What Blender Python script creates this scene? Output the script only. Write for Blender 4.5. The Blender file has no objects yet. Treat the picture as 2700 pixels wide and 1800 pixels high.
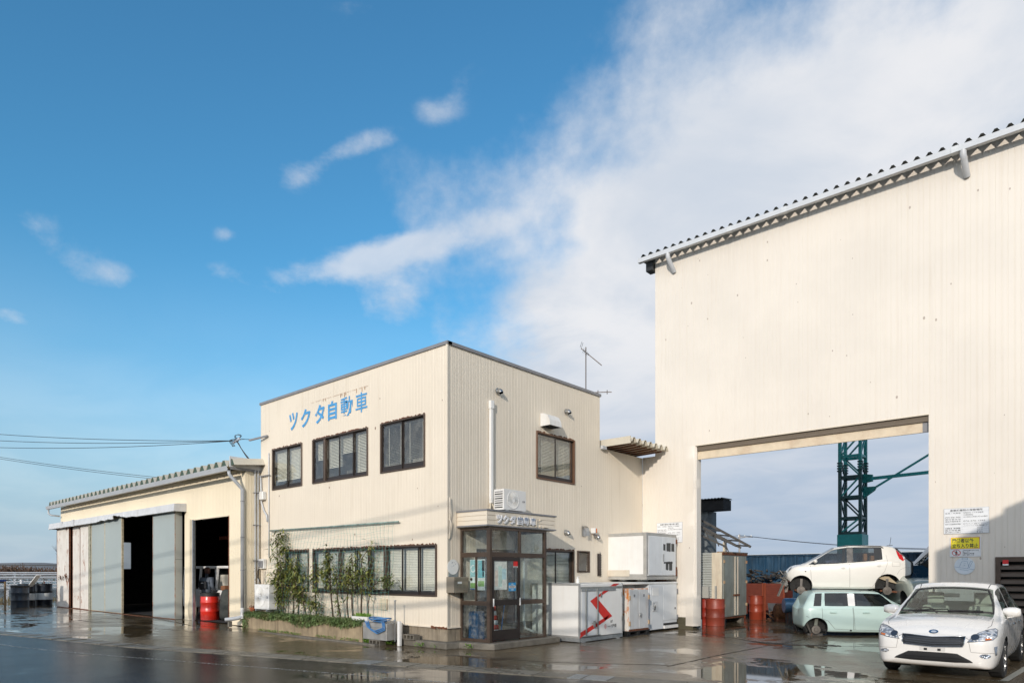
import bpy, bmesh, math, random
from mathutils import Vector, Matrix
from mathutils.bvhtree import BVHTree
random.seed(11)
SC = bpy.context.scene
COL = SC.collection
R = math.radians
# ---------------------------------------------------------------- camera
cam = bpy.data.cameras.new('camera')
cam.sensor_width = 36.0
cam.lens = 36.0 * 1782 / 2700
cam.shift_y = (1512 - 900) / 2700
cam.clip_end = 6000
camo = bpy.data.objects.new('camera', cam)
camo.location = (11.37, -10.59, 1.70)
camo.rotation_euler = (R(90), 0, R(41.56))
COL.objects.link(camo)
SC.camera = camo
# ---------------------------------------------------------------- world: Nishita sky with procedural cloud bank
SUN_EL, SUN_AZ = 17.0, math.atan2(1.06, -2.32)      # azimuth measured from +Y towards +X
W = bpy.data.worlds.new('World')
SC.world = W
W.use_nodes = True
nt = W.node_tree
nt.nodes.clear()


class NT:
    """tiny node helper"""
    def __init__(s, t):
        s.t = t

    def n(s, kind, **kw):
        o = s.t.nodes.new(kind)
        ins = kw.pop('ins', {})
        for k, v in kw.items():
            setattr(o, k, v)
        for k, v in ins.items():
            if isinstance(v, bpy.types.NodeSocket):
                s.t.links.new(v, o.inputs[k])
            else:
                o.inputs[k].default_value = v
        return o

    def math(s, op, a, b=None, c=None, clamp=False):
        o = s.t.nodes.new('ShaderNodeMath')
        o.operation = op
        o.use_clamp = clamp
        for i, v in enumerate((a, b, c)):
            if v is None:
                continue
            if isinstance(v, bpy.types.NodeSocket):
                s.t.links.new(v, o.inputs[i])
            else:
                o.inputs[i].default_value = v
        return o.outputs[0]

    def ramp(s, f, a, b, smooth=True):
        o = s.t.nodes.new('ShaderNodeMapRange')
        o.interpolation_type = 'SMOOTHSTEP' if smooth else 'LINEAR'
        s.t.links.new(f, o.inputs[0])
        o.inputs[1].default_value = a
        o.inputs[2].default_value = b
        return o.outputs[0]

    def noise(s, vec, scale, detail=4, rough=.55, dist=0, col=False):
        o = s.n('ShaderNodeTexNoise')
        if vec is not None:
            s.t.links.new(vec, o.inputs['Vector'])
        o.inputs['Scale'].default_value = scale
        o.inputs['Detail'].default_value = detail
        o.inputs['Roughness'].default_value = rough
        o.inputs['Distortion'].default_value = dist
        return o.outputs['Color' if col else 'Fac']

    def mix(s, f, a, b, blend='MIX'):
        o = s.t.nodes.new('ShaderNodeMix')
        o.data_type = 'RGBA'
        o.blend_type = blend
        for i, v in ((0, f), (6, a), (7, b)):
            if isinstance(v, bpy.types.NodeSocket):
                s.t.links.new(v, o.inputs[i])
            elif i == 0:
                o.inputs[0].default_value = v
            else:
                o.inputs[i].default_value = (*v[:3], 1)
        return o.outputs[2]

    def mapping(s, vec, scale=(1, 1, 1), rot=(0, 0, 0), loc=(0, 0, 0)):
        o = s.n('ShaderNodeMapping')
        s.t.links.new(vec, o.inputs['Vector'])
        o.inputs['Scale'].default_value = scale
        o.inputs['Rotation'].default_value = rot
        o.inputs['Location'].default_value = loc
        return o.outputs[0]


LUMPS = [
    (-1.233, 1.010, 2.42, 2.30, -5.21, 13.50, 2.30),
    (-1.038, 0.748, 8.30, 7.13, -11.87, 30.46, 1.05),
    (-1.199, 0.704, 7.02, 10.54, -12.34, 16.11, 0.79),
    (-0.886, 0.786, 8.61, 25.97, -33.43, 5.29, 0.74),
    (-1.690, 0.402, 1.80, 10.31, -8.27, 4.10, 0.79),
    (-1.809, 0.557, 2.45, 10.71, -12.23, 4.42, 1.00),
    (-2.135, 0.454, 1.60, 11.57, -9.63, 1.28, 0.79),
    (-2.131, 0.609, 3.31, 16.05, -18.33, 2.69, 0.63),
    (-1.466, 0.696, 17.38, 36.62, -23.95, 23.18, 0.84),
    (-1.444, 1.139, 5.44, 5.53, -2.92, 6.96, 0.89),
    (-1.744, 0.983, 12.23, 21.70, -11.98, 11.42, 0.63),
    (-1.606, 0.761, 5.41, 19.18, -19.70, 1.01, 0.52),
    (-0.821, 0.791, 13.94, 31.70, -11.20, 3.43, 0.57),
    (-0.809, 0.590, 9.99, 13.70, -33.09, 35.65, 0.52),
]


def build_world():
    N = NT(nt)
    sky = N.n('ShaderNodeTexSky', sky_type='NISHITA', sun_disc=False, sun_elevation=R(SUN_EL),
              sun_rotation=SUN_AZ, altitude=0, air_density=1.25, dust_density=0.15, ozone_density=3.0)
    geo = N.n('ShaderNodeTexCoord')
    d = geo.outputs['Generated']
    sep = N.n('ShaderNodeSeparateXYZ', ins={0: d})
    dz = N.math('MAXIMUM', sep.outputs['Z'], 0.0)
    k = N.math('ADD', dz, 0.14)
    px = N.math('DIVIDE', sep.outputs['X'], k)
    py = N.math('DIVIDE', sep.outputs['Y'], k)
    pv = N.n('ShaderNodeCombineXYZ', ins={0: px, 1: py, 2: 0.0}).outputs[0]
    # position across / along the cloud bank edge, in the flat cloud layer overhead
    a = R(CLOUD_ANG)
    u = N.math('ADD', N.math('MULTIPLY', px, math.cos(a)), N.math('MULTIPLY', py, math.sin(a)))
    v = N.math('ADD', N.math('MULTIPLY', px, -math.sin(a)), N.math('MULTIPLY', py, math.cos(a)))
    rot = N.n('ShaderNodeCombineXYZ', ins={0: u, 1: N.math('MULTIPLY', v, .55), 2: 0.0}).outputs[0]
    n1 = N.noise(N.mapping(pv, rot=(0, 0, R(30)), scale=(1.7, 2.0, 1)), 1.4, 10, .56, .1)
    n2 = N.noise(N.mapping(rot, loc=(3.7, 1.3, 0)), .45, 5, .5, .2)
    # bank
    e1 = N.math('MULTIPLY', N.math('SUBTRACT', py, .87), 2.8)
    e2 = N.math('MULTIPLY', N.math('ADD', N.math('ADD', N.math('MULTIPLY', px, .72), N.math('MULTIPLY', py, .70)), .10), 2.4)
    edge = N.n('ShaderNodeMath', operation='SMOOTH_MIN', ins={0: e1, 1: e2, 2: .35}).outputs[0]
    edge = N.math('MINIMUM', edge, 1.5)
    t = N.math('ADD', edge, N.math('MULTIPLY', N.math('SUBTRACT', n1, .5), 1.1))
    t = N.math('ADD', t, N.math('MULTIPLY', N.math('SUBTRACT', n2, .5), .7))
    n7 = N.noise(d, 6.5, 12, .58, .0)
    t = N.math('ADD', t, N.math('MULTIPLY', N.math('SUBTRACT', n7, .5), 1.7))
    bank = N.ramp(t, -.22, .72)
    # unseen cloud on the sunward side, added to brighten the shaded faces
    t3 = N.math('ADD', N.math('MULTIPLY', N.math('SUBTRACT', -.25, py), 1.3), N.math('MULTIPLY', N.math('SUBTRACT', n7, .5), 1.8))
    fill_bank = N.math('MULTIPLY', N.ramp(t3, -.2, .8), .9)
    bank = N.math('MAXIMUM', bank, fill_bank)
    # loose wisps: each has its place in the cloud layer, noise tears it up
    acc = None
    for cx_, cy_, a0, a1, b0, b1, S_ in LUMPS:
        dx, dy = N.math('SUBTRACT', px, cx_), N.math('SUBTRACT', py, cy_)
        e1 = N.math('ADD', N.math('MULTIPLY', dx, a0), N.math('MULTIPLY', dy, a1))
        e2 = N.math('ADD', N.math('MULTIPLY', dx, b0), N.math('MULTIPLY', dy, b1))
        r2 = N.math('ADD', N.math('MULTIPLY', e1, e1), N.math('MULTIPLY', e2, e2))
        g_ = N.math('MULTIPLY', N.math('EXPONENT', N.math('MULTIPLY', r2, -1.0)), S_)
        acc = g_ if acc is None else N.math('ADD', acc, g_)
    n3 = N.noise(N.mapping(d, loc=(1.9, 6.2, 0), scale=(1, 1, 1.6)), 9.0, 12, .62, .15)
    wisp = N.math('MULTIPLY', N.ramp(N.math('ADD', acc, N.math('MULTIPLY', N.math('SUBTRACT', n3, .5), 3.4)), .36, 1.85), N.ramp(acc, .04, .6))
    wisp = N.math('MULTIPLY', wisp, .68)
    # thin veil towards the horizon
    veil = N.math('MAXIMUM', N.math('MULTIPLY', N.ramp(dz, .42, .0), .45), N.math('MULTIPLY', N.ramp(dz, .36, .0), .92))
    m = N.math('SUBTRACT', N.math('ADD', bank, wisp), N.math('MULTIPLY', bank, wisp))
    m = N.math('MAXIMUM', m, veil)
    m = N.math('MULTIPLY', m, .985)
    # cloud brightness: soft shading, greyer undersides
    n5 = N.noise(N.mapping(pv, loc=(11, 4, 0), rot=(0, 0, R(30)), scale=(1.5, 1.9, 1)), 1.2, 8, .54, .4)
    c = N.mix(N.ramp(n5, .34, .66), (6.3, 6.9, 7.8), (8.5, 8.55, 8.8))
    low = N.ramp(dz, .36, .02)
    c = N.mix(N.math('MULTIPLY', low, .75), c, (3.55, 4.55, 6.15))
    # forward scattering: cloud brightens towards the sun, added to lift light in the shade
    sv = Vector((1.06, -2.32, .78)).normalized()
    dt = N.n('ShaderNodeVectorMath', operation='DOT_PRODUCT', ins={0: d, 1: sv}).outputs['Value']
    fs_ = N.math('ADD', N.math('MULTIPLY', N.math('POWER', N.math('MAXIMUM', dt, 0.0), 2.0), 1.3), 1.0)
    c = N.mix(1.0, c, N.n('ShaderNodeCombineXYZ', ins={0: fs_, 1: fs_, 2: fs_}).outputs[0], 'MULTIPLY')
    base = N.mix(1.0, sky.outputs[0], (SKY_TINT[0], SKY_TINT[1], SKY_TINT[2]), 'MULTIPLY')
    bg = N.n('ShaderNodeBackground', ins={'Color': N.mix(m, base, c), 'Strength': 0.1})
    out = N.n('ShaderNodeOutputWorld', ins={0: bg.outputs[0]})


CLOUD_ANG, CLOUD_OFF = 47.0, .10
SKY_TINT = (.72, 1.49, 1.74)
build_world()
# ---------------------------------------------------------------- sun, exposure
sl = bpy.data.lights.new('sun', 'SUN')
sl.energy = 2.8
sl.angle = R(0.55)
sl.color = (1.0, .915, .815)
so = bpy.data.objects.new('sun', sl)
COL.objects.link(so)
sd = Vector((1.06, -2.32, .78)).normalized()
so.rotation_euler = sd.to_track_quat('Z', 'Y').to_euler()
so.location = sd * 60
SC.view_settings.view_transform = 'Standard'
SC.view_settings.look = 'None'
SC.view_settings.exposure = 0.0
SC.view_settings.gamma = 1.0
SC.view_settings.use_curve_mapping = False
SC.cycles.use_denoising = True
SC.cycles.max_bounces = 8
SC.cycles.transparent_max_bounces = 24
SC.cycles.caustics_reflective = False
SC.cycles.caustics_refractive = False

# ---------------------------------------------------------------- helpers


def tag(o, label=None, cat=None, group=None, kind=None):
    for k, v in (('label', label), ('category', cat), ('group', group), ('kind', kind)):
        if v:
            o[k] = v
    return o


def thing(name, label, cat, loc=(0, 0, 0), rz=0, group=None):
    o = bpy.data.objects.new(name, None)
    o.empty_display_size = .2
    COL.objects.link(o)
    o.location = loc
    o.rotation_euler = (0, 0, rz)
    return tag(o, label, cat, group)


def copy_tree(o, parent=None):
    c = o.copy()
    COL.objects.link(c)
    c.parent = parent
    for ch in [x for x in bpy.data.objects if x.parent == o]:
        copy_tree(ch, c)
    return c


class MB:
    """collects faces; build() links them as ONE mesh object"""
    def __init__(s):
        s.v, s.f = [], []

    def add(s, vs, fs):
        b = len(s.v)
        s.v += [tuple(p) for p in vs]
        s.f += [tuple(i + b for i in f) for f in fs]
        return s

    def box(s, x0, x1, y0, y1, z0, z1):
        return s.add([(x0, y0, z0), (x1, y0, z0), (x1, y1, z0), (x0, y1, z0), (x0, y0, z1), (x1, y0, z1), (x1, y1, z1), (x0, y1, z1)],
                     [(0, 3, 2, 1), (4, 5, 6, 7), (0, 1, 5, 4), (1, 2, 6, 5), (2, 3, 7, 6), (3, 0, 4, 7)])

    def bar(s, p, q, w, h, up=(0, 0, 1)):
        p, q = Vector(p), Vector(q)
        d = (q - p).normalized()
        upv = Vector(up)
        if abs(d.dot(upv)) > .98:
            upv = Vector((1, 0, 0))
        a = d.cross(upv).normalized() * (w / 2)
        b = a.cross(d).normalized() * (h / 2)
        vs = [p - a - b, p + a - b, p + a + b, p - a + b, q - a - b, q + a - b, q + a + b, q - a + b]
        return s.add(vs, [(0, 1, 2, 3), (7, 6, 5, 4), (0, 4, 5, 1), (1, 5, 6, 2), (2, 6, 7, 3), (3, 7, 4, 0)])

    def cyl(s, p, q, r0, r1=None, n=12, cap=True):
        r1 = r0 if r1 is None else r1
        return s.tube([p, q], [r0, r1], n, cap)

    def tube(s, pts, r, n=8, cap=True):
        pts = [Vector(p) for p in pts]
        rs = r if isinstance(r, (list, tuple)) else [r] * len(pts)
        up = Vector((0, 0, 1))
        d0 = (pts[1] - pts[0]).normalized()
        if abs(d0.dot(up)) > .95:
            up = Vector((1, 0, 0))
        a = d0.cross(up).normalized()
        vs = []
        for i, p in enumerate(pts):
            d = (pts[min(i + 1, len(pts) - 1)] - pts[max(i - 1, 0)]).normalized()
            a = (a - d * a.dot(d)).normalized()
            b = d.cross(a)
            for k in range(n):
                t = 2 * math.pi * k / n
                vs.append(p + (a * math.cos(t) + b * math.sin(t)) * rs[i])
        fs = []
        for i in range(len(pts) - 1):
            for k in range(n):
                k2 = (k + 1) % n
                fs.append((i * n + k, i * n + k2, (i + 1) * n + k2, (i + 1) * n + k))
        if cap:
            fs.append(tuple(range(n - 1, -1, -1)))
            m = (len(pts) - 1) * n
            fs.append(tuple(m + k for k in range(n)))
        return s.add(vs, fs)

    def lathe(s, prof, c=(0, 0, 0), axis='Z', n=24, closed=False):
        vs, fs = [], []
        for r, h in prof:
            for k in range(n):
                t = 2 * math.pi * k / n
                x, y = r * math.cos(t), r * math.sin(t)
                p = {'Z': (x, y, h), 'X': (h, x, y), 'Y': (y, h, x)}[axis]
                vs.append((p[0] + c[0], p[1] + c[1], p[2] + c[2]))
        m = len(prof)
        for i in range(m if closed else m - 1):
            i2 = (i + 1) % m
            for k in range(n):
                k2 = (k + 1) % n
                fs.append((i * n + k, i * n + k2, i2 * n + k2, i2 * n + k))
        if not closed:
            if prof[0][0] > 1e-4:
                fs.append(tuple(range(n - 1, -1, -1)))
            if prof[-1][0] > 1e-4:
                fs.append(tuple((m - 1) * n + k for k in range(n)))
        return s.add(vs, fs)

    def prism(s, poly, f, a, b):
        """poly: 2D points; f(u, v, w) -> 3D; extruded from w=a to w=b"""
        n = len(poly)
        vs = [f(u, v, a) for u, v in poly] + [f(u, v, b) for u, v in poly]
        fs = [tuple(range(n)), tuple(range(2 * n - 1, n - 1, -1))]
        fs += [(i, i + n, (i + 1) % n + n, (i + 1) % n) for i in range(n)]
        return s.add(vs, fs)

    def quad(s, a, b, c, d):
        return s.add([a, b, c, d], [(0, 1, 2, 3)])

    def build(s, name, mat, parent=None, smooth=False, loc=None, rz=0, bevel=0, seg=1, fix=True, sub=0):
        me = bpy.data.meshes.new(name)
        bm = bmesh.new()
        bv = [bm.verts.new(p) for p in s.v]
        for f in s.f:
            if len(set(f)) >= 3:
                try:
                    bm.faces.new([bv[i] for i in f])
                except ValueError:
                    pass
        if smooth or bevel or sub:
            bmesh.ops.remove_doubles(bm, verts=bm.verts, dist=1e-5)
        if fix:
            bmesh.ops.recalc_face_normals(bm, faces=bm.faces)
        if bevel:
            ed = [e for e in bm.edges if len(e.link_faces) == 2 and e.calc_face_angle(0) > .5]
            bmesh.ops.bevel(bm, geom=ed, offset=bevel, segments=seg, profile=.6, affect='EDGES', clamp_overlap=True)
        if smooth:
            for f in bm.faces:
                f.smooth = True
            if smooth != 'all':
                for e in bm.edges:
                    if len(e.link_faces) == 2 and e.calc_face_angle(0) > R(38):
                        e.smooth = False
        bm.to_mesh(me)
        bm.free()
        o = bpy.data.objects.new(name, me)
        if mat is not None:
            for m_ in (mat if isinstance(mat, (list, tuple)) else [mat]):
                me.materials.append(m_)
        COL.objects.link(o)
        if loc is not None:
            o.location = loc
        o.rotation_euler = (0, 0, rz)
        if parent is not None:
            o.parent = parent
        if sub:
            md = o.modifiers.new('s', 'SUBSURF')
            md.levels = md.render_levels = sub
        return o


def box(name, mat, parent, *a, bevel=0, **k):
    return MB().box(*a).build(name, mat, parent, bevel=bevel, **k)


# ---------------------------------------------------------------- materials
MATS = {}


def mat(name, col, rough=.6, metal=0, var=.06, scale=3.0, dirt=None, dirt_amt=.0, streak=0, bump=0, bscale=40, coat=0, spec=.5, rust=0, rustc=(.16, .055, .02), rscale=2.0, obj=False):
    if name in MATS:
        return MATS[name]
    m = bpy.data.materials.new(name)
    m.use_nodes = True
    t = m.node_tree
    N = NT(t)
    b = t.nodes['Principled BSDF']
    g = N.n('ShaderNodeNewGeometry').outputs['Position'] if not obj else N.n('ShaderNodeTexCoord').outputs['Object']
    c = (*col, 1)
    n0 = N.noise(g, scale, 5, .6)
    k = N.n('ShaderNodeMapRange', ins={0: n0, 1: .3, 2: .7, 3: 1 - var, 4: 1 + var}).outputs[0]
    colr = N.mix(1.0, col, N.n('ShaderNodeCombineXYZ', ins={0: k, 1: k, 2: k}).outputs[0], 'MULTIPLY')
    if dirt_amt:
        sc_ = N.mapping(g, scale=(3.2, 3.2, .35)) if streak else g
        n1 = N.noise(sc_, 2.2, 7, .65)
        colr = N.mix(N.math('MULTIPLY', N.ramp(n1, .45, .75), dirt_amt), colr, dirt or (.25, .2, .14))
    rr = rough
    if rust:
        n2 = N.noise(N.mapping(g, scale=(1.6, 1.6, .8)), rscale, 9, .7, .2)
        f = N.ramp(n2, .72 - .3 * rust, .78 - .24 * rust)
        n3 = N.noise(g, 18, 4, .6)
        colr = N.mix(f, colr, N.mix(n3, rustc, tuple(min(1, x * 2.6) for x in rustc)))
    t.links.new(colr, b.inputs['Base Color'])
    rv = N.n('ShaderNodeMapRange', ins={0: N.noise(g, scale * 2.3, 4), 1: .3, 2: .7, 3: rough * .86, 4: min(1, rough * 1.14)}).outputs[0]
    t.links.new(rv, b.inputs['Roughness'])
    b.inputs['Metallic'].default_value = metal
    b.inputs['Specular IOR Level'].default_value = spec
    if coat:
        b.inputs['Coat Weight'].default_value = coat
        b.inputs['Coat Roughness'].default_value = .04
    if bump:
        bn = N.n('ShaderNodeBump', ins={'Strength': bump, 'Distance': .02, 'Height': N.noise(g, bscale, 5, .6)})
        t.links.new(bn.outputs[0], b.inputs['Normal'])
    MATS[name] = m
    return m


def siding(name, col, speck=.0, streak=.25, stain=(.45, .36, .24), rough=.45):
    """painted steel sheet: soft vertical streaks, faint waviness, tiny rust points"""
    if name in MATS:
        return MATS[name]
    m = bpy.data.materials.new(name)
    m.use_nodes = True
    t = m.node_tree
    N = NT(t)
    b = t.nodes['Principled BSDF']
    g = N.n('ShaderNodeNewGeometry').outputs['Position']
    c = N.mix(N.ramp(N.noise(g, .5, 4), .3, .7), tuple(x * .955 for x in col), tuple(min(1, x * 1.03) for x in col))
    s1 = N.noise(N.mapping(g, scale=(6, 6, .22)), 1.6, 6, .6)
    c = N.mix(N.math('MULTIPLY', N.ramp(s1, .52, .8), streak), c, stain)
    s2 = N.noise(g, 7.5, 6, .7)
    c = N.mix(N.math('MULTIPLY', N.ramp(s2, .6, .78), streak * .5), c, tuple(x * .7 for x in col))
    if speck:
        vo = N.n('ShaderNodeTexVoronoi', feature='F1', ins={'Vector': N.mapping(g, scale=(1, 1, .6)), 'Scale': 3.4, 'Randomness': .95})
        cell = N.n('ShaderNodeSeparateColor', ins={0: vo.outputs['Color']}).outputs[0]
        dot = N.math('MULTIPLY', N.math('LESS_THAN', vo.outputs['Distance'], N.math('MULTIPLY', cell, .085)), N.math('GREATER_THAN', cell, .35))
        c = N.mix(N.math('MULTIPLY', dot, speck), c, (.17, .085, .045))
    t.links.new(c, b.inputs['Base Color'])
    b.inputs['Roughness'].default_value = rough
    bn = N.n('ShaderNodeBump', ins={'Strength': .16, 'Distance': .03, 'Height': N.noise(N.mapping(g, scale=(1, 1, .5)), 1.4, 3)})
    t.links.new(bn.outputs[0], b.inputs['Normal'])
    MATS[name] = m
    return m


def glass(name, tint=(.97, .985, .98), refl=1.0, alpha=.86, rough=.015, dirt=.1):
    if name in MATS:
        return MATS[name]
    m = bpy.data.materials.new(name)
    m.use_nodes = True
    t = m.node_tree
    t.nodes.clear()
    N = NT(t)
    g = N.n('ShaderNodeNewGeometry').outputs['Position']
    bn = N.n('ShaderNodeBump', ins={'Strength': .05, 'Distance': .05, 'Height': N.noise(g, 1.1, 2)}).outputs[0]
    tr = N.n('ShaderNodeBsdfTransparent', ins={0: (*tint, 1)})
    gl = N.n('ShaderNodeBsdfGlossy', ins={'Color': (1, 1, 1, 1), 'Roughness': rough, 'Normal': bn})
    df = N.n('ShaderNodeBsdfDiffuse', ins={0: (.5, .48, .42, 1)})
    lw_ = N.n('ShaderNodeLayerWeight', ins={'Blend': .5})
    f = N.math('MULTIPLY', N.math('POWER', lw_.outputs['Facing'], 4.0), .9)
    f = N.math('MULTIPLY', N.math('ADD', f, .06), refl, clamp=True)
    a = N.n('ShaderNodeMixShader', ins={0: N.math('MULTIPLY', N.ramp(N.noise(g, 5, 6, .7), .42, .8), dirt), 1: tr.outputs[0], 2: df.outputs[0]})
    b = N.n('ShaderNodeMixShader', ins={0: f, 1: a.outputs[0], 2: gl.outputs[0]})
    N.n('ShaderNodeOutputMaterial', ins={0: b.outputs[0]})
    MATS[name] = m
    return m


def worn(name, col, keep=.5, scale=9):
    """weathered paint: patches flake to nothing"""
    if name in MATS:
        return MATS[name]
    m = mat(name, col, .6, var=.2, scale=12)
    t = m.node_tree
    N = NT(t)
    b = t.nodes['Principled BSDF']
    g = N.n('ShaderNodeNewGeometry').outputs['Position']
    n = N.noise(N.mapping(g, scale=(1.4, 1.4, .7)), scale, 6, .7)
    t.links.new(N.ramp(n, .62 - .3 * keep, .70 - .3 * keep), b.inputs['Alpha'])
    return m


CREAM = siding('cream siding', (.75, .665, .54), speck=.9, streak=.34)
CREAM2 = siding('pale cream siding', (.735, .675, .59), speck=.55, streak=.24, stain=(.58, .49, .38))
CREAM3 = siding('yellowed cream siding', (.80, .70, .52), speck=.2, streak=.2)
GREY = mat('grey trim paint', (.22, .22, .23), .5, var=.12)
LGREY = mat('light grey pvc', (.52, .53, .54), .45, var=.08)
PALEGREY = mat('pale grey sheet', (.60, .61, .62), .5, var=.1, dirt_amt=.2, streak=1)
BRONZE = mat('bronze aluminium', (.085, .058, .042), .38, metal=.35, var=.15, scale=6)
DARKBR = mat('dark sash aluminium', (.035, .027, .024), .35, metal=.3, var=.15)
WHITE = mat('white paint', (.78, .77, .74), .4, var=.03)
WHITED = mat('weathered white panel', (.74, .73, .70), .42, var=.05, dirt_amt=.22, streak=1, dirt=(.42, .33, .22))
CONC = mat('concrete', (.27, .225, .165), .85, var=.22, scale=4, dirt_amt=.7, dirt=(.10, .075, .045), streak=1, bump=.35, bscale=30)
CONCG = mat('damp grey concrete', (.15, .135, .11), .6, var=.3, scale=6, dirt_amt=.5, dirt=(.06, .05, .035), bump=.4, bscale=60)
BLACK = mat('black rubber', (.012, .012, .012), .6, var=.2)
DARK = mat('dark void grey', (.02, .02, .02), .9)
STEEL = mat('bare steel', (.45, .45, .44), .32, metal=.9, var=.12, scale=8)
GALV = mat('galvanised steel', (.40, .42, .43), .45, metal=.7, var=.18, scale=10)
RUST = mat('rust', (.15, .055, .025), .85, var=.5, scale=14, bump=.4)
RED = mat('red drum paint', (.62, .025, .012), .28, var=.1, coat=.4)
ORED = mat('faded red drum paint', (.27, .046, .025), .45, var=.2, dirt_amt=.3, dirt=(.16, .05, .03))
BLUE = mat('blue paint', (.02, .16, .42), .4, var=.1)
GLASS = glass('window glass')
GLASSC = glass('clear porch glass', tint=(.94, .965, .96), refl=.55, dirt=.18)
BLIND = mat('ivory blind slat', (.80, .75, .62), .55, var=.04)
# ================================================================ GROUND


def gz(x, y=0):
    t = min(1, max(0, (-5 - x) / 6.0))
    return .11 * t * t * (3 - 2 * t)


def wet(name, c0, c1, rough, p0, p1, scale, film, grain=.3, gscale=160, damp=.5):
    """ground under a broken water film: matte patches, damp patches and clear puddles"""
    m = bpy.data.materials.new(name)
    m.use_nodes = True
    t = m.node_tree
    t.nodes.clear()
    N = NT(t)
    g = N.n('ShaderNodeNewGeometry').outputs['Position']
    gs = N.mapping(g, scale=(.62, .95, 1), rot=(0, 0, R(-16)))
    n1 = N.noise(gs, scale, 7, .58, .6)
    n2 = N.noise(N.mapping(g, loc=(5, 9, 0)), scale * 4.3, 6, .62)
    h = N.math('ADD', N.math('MULTIPLY', n1, .70), N.math('MULTIPLY', n2, .30))
    pud = N.ramp(h, p0, p1)
    dmp = N.ramp(h, p0 - .16, p0)
    n3 = N.noise(g, 6, 7, .7)
    n4 = N.noise(g, gscale, 3, .7)
    n6 = N.noise(N.mapping(g, loc=(1, 2, 0)), .8, 6, .65, .4)
    c = N.mix(N.ramp(n3, .3, .7), c0, c1)
    c = N.mix(N.math('MULTIPLY', N.ramp(n6, .42, .66), .45), c, tuple(x * .55 for x in c0))
    c = N.mix(N.ramp(n4, .52, .72), c, tuple(x * .45 for x in c0))
    c = N.mix(N.math('MULTIPLY', dmp, damp), c, tuple(x * .5 for x in c0))
    bn = N.n('ShaderNodeBump', ins={'Strength': N.math('MULTIPLY', N.math('SUBTRACT', 1.0, pud), grain), 'Distance': .006, 'Height': N.math('ADD', n4, N.math('MULTIPLY', n3, 1.2))}).outputs[0]
    df = N.n('ShaderNodeBsdfDiffuse', ins={'Color': c, 'Normal': bn})
    r = N.n('ShaderNodeMapRange', ins={0: dmp, 1: 0, 2: 1, 3: rough, 4: rough * .62}).outputs[0]
    r = N.n('ShaderNodeMapRange', ins={0: pud, 1: 0, 2: 1, 3: r, 4: .035}).outputs[0]
    gl = N.n('ShaderNodeBsdfGlossy', ins={'Color': (1, 1, 1, 1), 'Roughness': r, 'Normal': bn})
    lw_ = N.n('ShaderNodeLayerWeight', ins={'Blend': .5})
    fr = N.math('ADD', N.math('POWER', lw_.outputs['Facing'], 4.5), .03)
    k = N.n('ShaderNodeMapRange', ins={0: dmp, 1: 0, 2: 1, 3: film[0], 4: film[1]}).outputs[0]
    k = N.n('ShaderNodeMapRange', ins={0: pud, 1: 0, 2: 1, 3: k, 4: film[2]}).outputs[0]
    mx = N.n('ShaderNodeMixShader', ins={0: N.math('MULTIPLY', fr, k, clamp=True), 1: df.outputs[0], 2: gl.outputs[0]})
    N.n('ShaderNodeOutputMaterial', ins={0: mx.outputs[0]})
    MATS[name] = m
    return m


YARD = wet('wet worn yard concrete', (.142, .104, .060), (.21, .16, .098), .22, .507, .545, .36, (.40, .72, 1.0), grain=.34)
ROADM = wet('wet asphalt', (.036, .035, .035), (.066, .062, .058), .16, .51, .61, .22, (.30, .44, .70), grain=.25, gscale=220)
GUTM = wet('damp gutter concrete', (.19, .168, .130), (.26, .23, .18), .36, .60, .66, 1.1, (.22, .4, .8), grain=.5)
LINE = worn('worn road paint', (.42, .42, .39), .42, 14)


def grid_sheet(name, xs, ys, f, m, parent=None):
    vs = [f(x, y) for y in ys for x in xs]
    n = len(xs)
    fs = [(j * n + i, j * n + i + 1, (j + 1) * n + i + 1, (j + 1) * n + i) for j in range(len(ys) - 1) for i in range(n - 1)]
    mb = MB()
    mb.add(vs, fs)
    return mb.build(name, m, parent, smooth='all', fix=False)


gx = [-3000, -900, -300, -120] + [-60 + i for i in range(101)] + [90, 250, 900, 3000]
gy = [-3000, -900, -300, -100] + [-40 + i * 2 for i in range(41)] + [90, 250, 900, 3000]
ground = grid_sheet('ground', gx, gy, lambda x, y: (x, y, gz(x)), YARD)
tag(ground, 'wet worn concrete yard with puddles', 'ground', kind='structure')
RA = R(16.3)
RE, RN, RO = Vector((math.cos(RA), math.sin(RA), 0)), Vector((-math.sin(RA), math.cos(RA), 0)), Vector((1.6, -2.75, 0))


def road_pt(u, v, z=0):
    p = RO + RE * u + RN * v
    return (p.x, p.y, gz(p.x) + z)


us = [-60 + i for i in range(110)]
road = grid_sheet('road', us, [-7.2, -5, -3, -1.5, 0], lambda u, v: road_pt(u, v, .004), ROADM)
tag(road, 'wet dark asphalt road', 'road', kind='structure')
grid_sheet('edge_line', us, [-1.18, -1.10], lambda u, v: road_pt(u, v, .008), LINE, road)
for k in range(6):
    grid_sheet('centre_line_dash', [-9.6 - 10 * k + i * .8 for i in range(6)], [-4.12, -4.0], lambda u, v: road_pt(u, v, .008), LINE, road)
gutter = grid_sheet('gutter', us, [0, .58], lambda u, v: road_pt(u, v, .004), GUTM)
tag(gutter, 'concrete drain channel along the road edge', 'gutter', kind='structure')
cov = None
for k in range(54):
    u = -19 + k * .62
    if abs(u + .9) < .32 or abs(u - 3.6) < .6:
        continue
    if cov is None:
        cov = MB().box(-.292, .292, .04, .54, -.05, .016).build('drain_cover', GUTM, gutter, bevel=.008)
        o = cov
    else:
        o = cov.copy()
        COL.objects.link(o)
    o.location = road_pt(u + .3, 0, random.uniform(-.003, .003))
    o.rotation_euler = (0, 0, RA)
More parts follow.
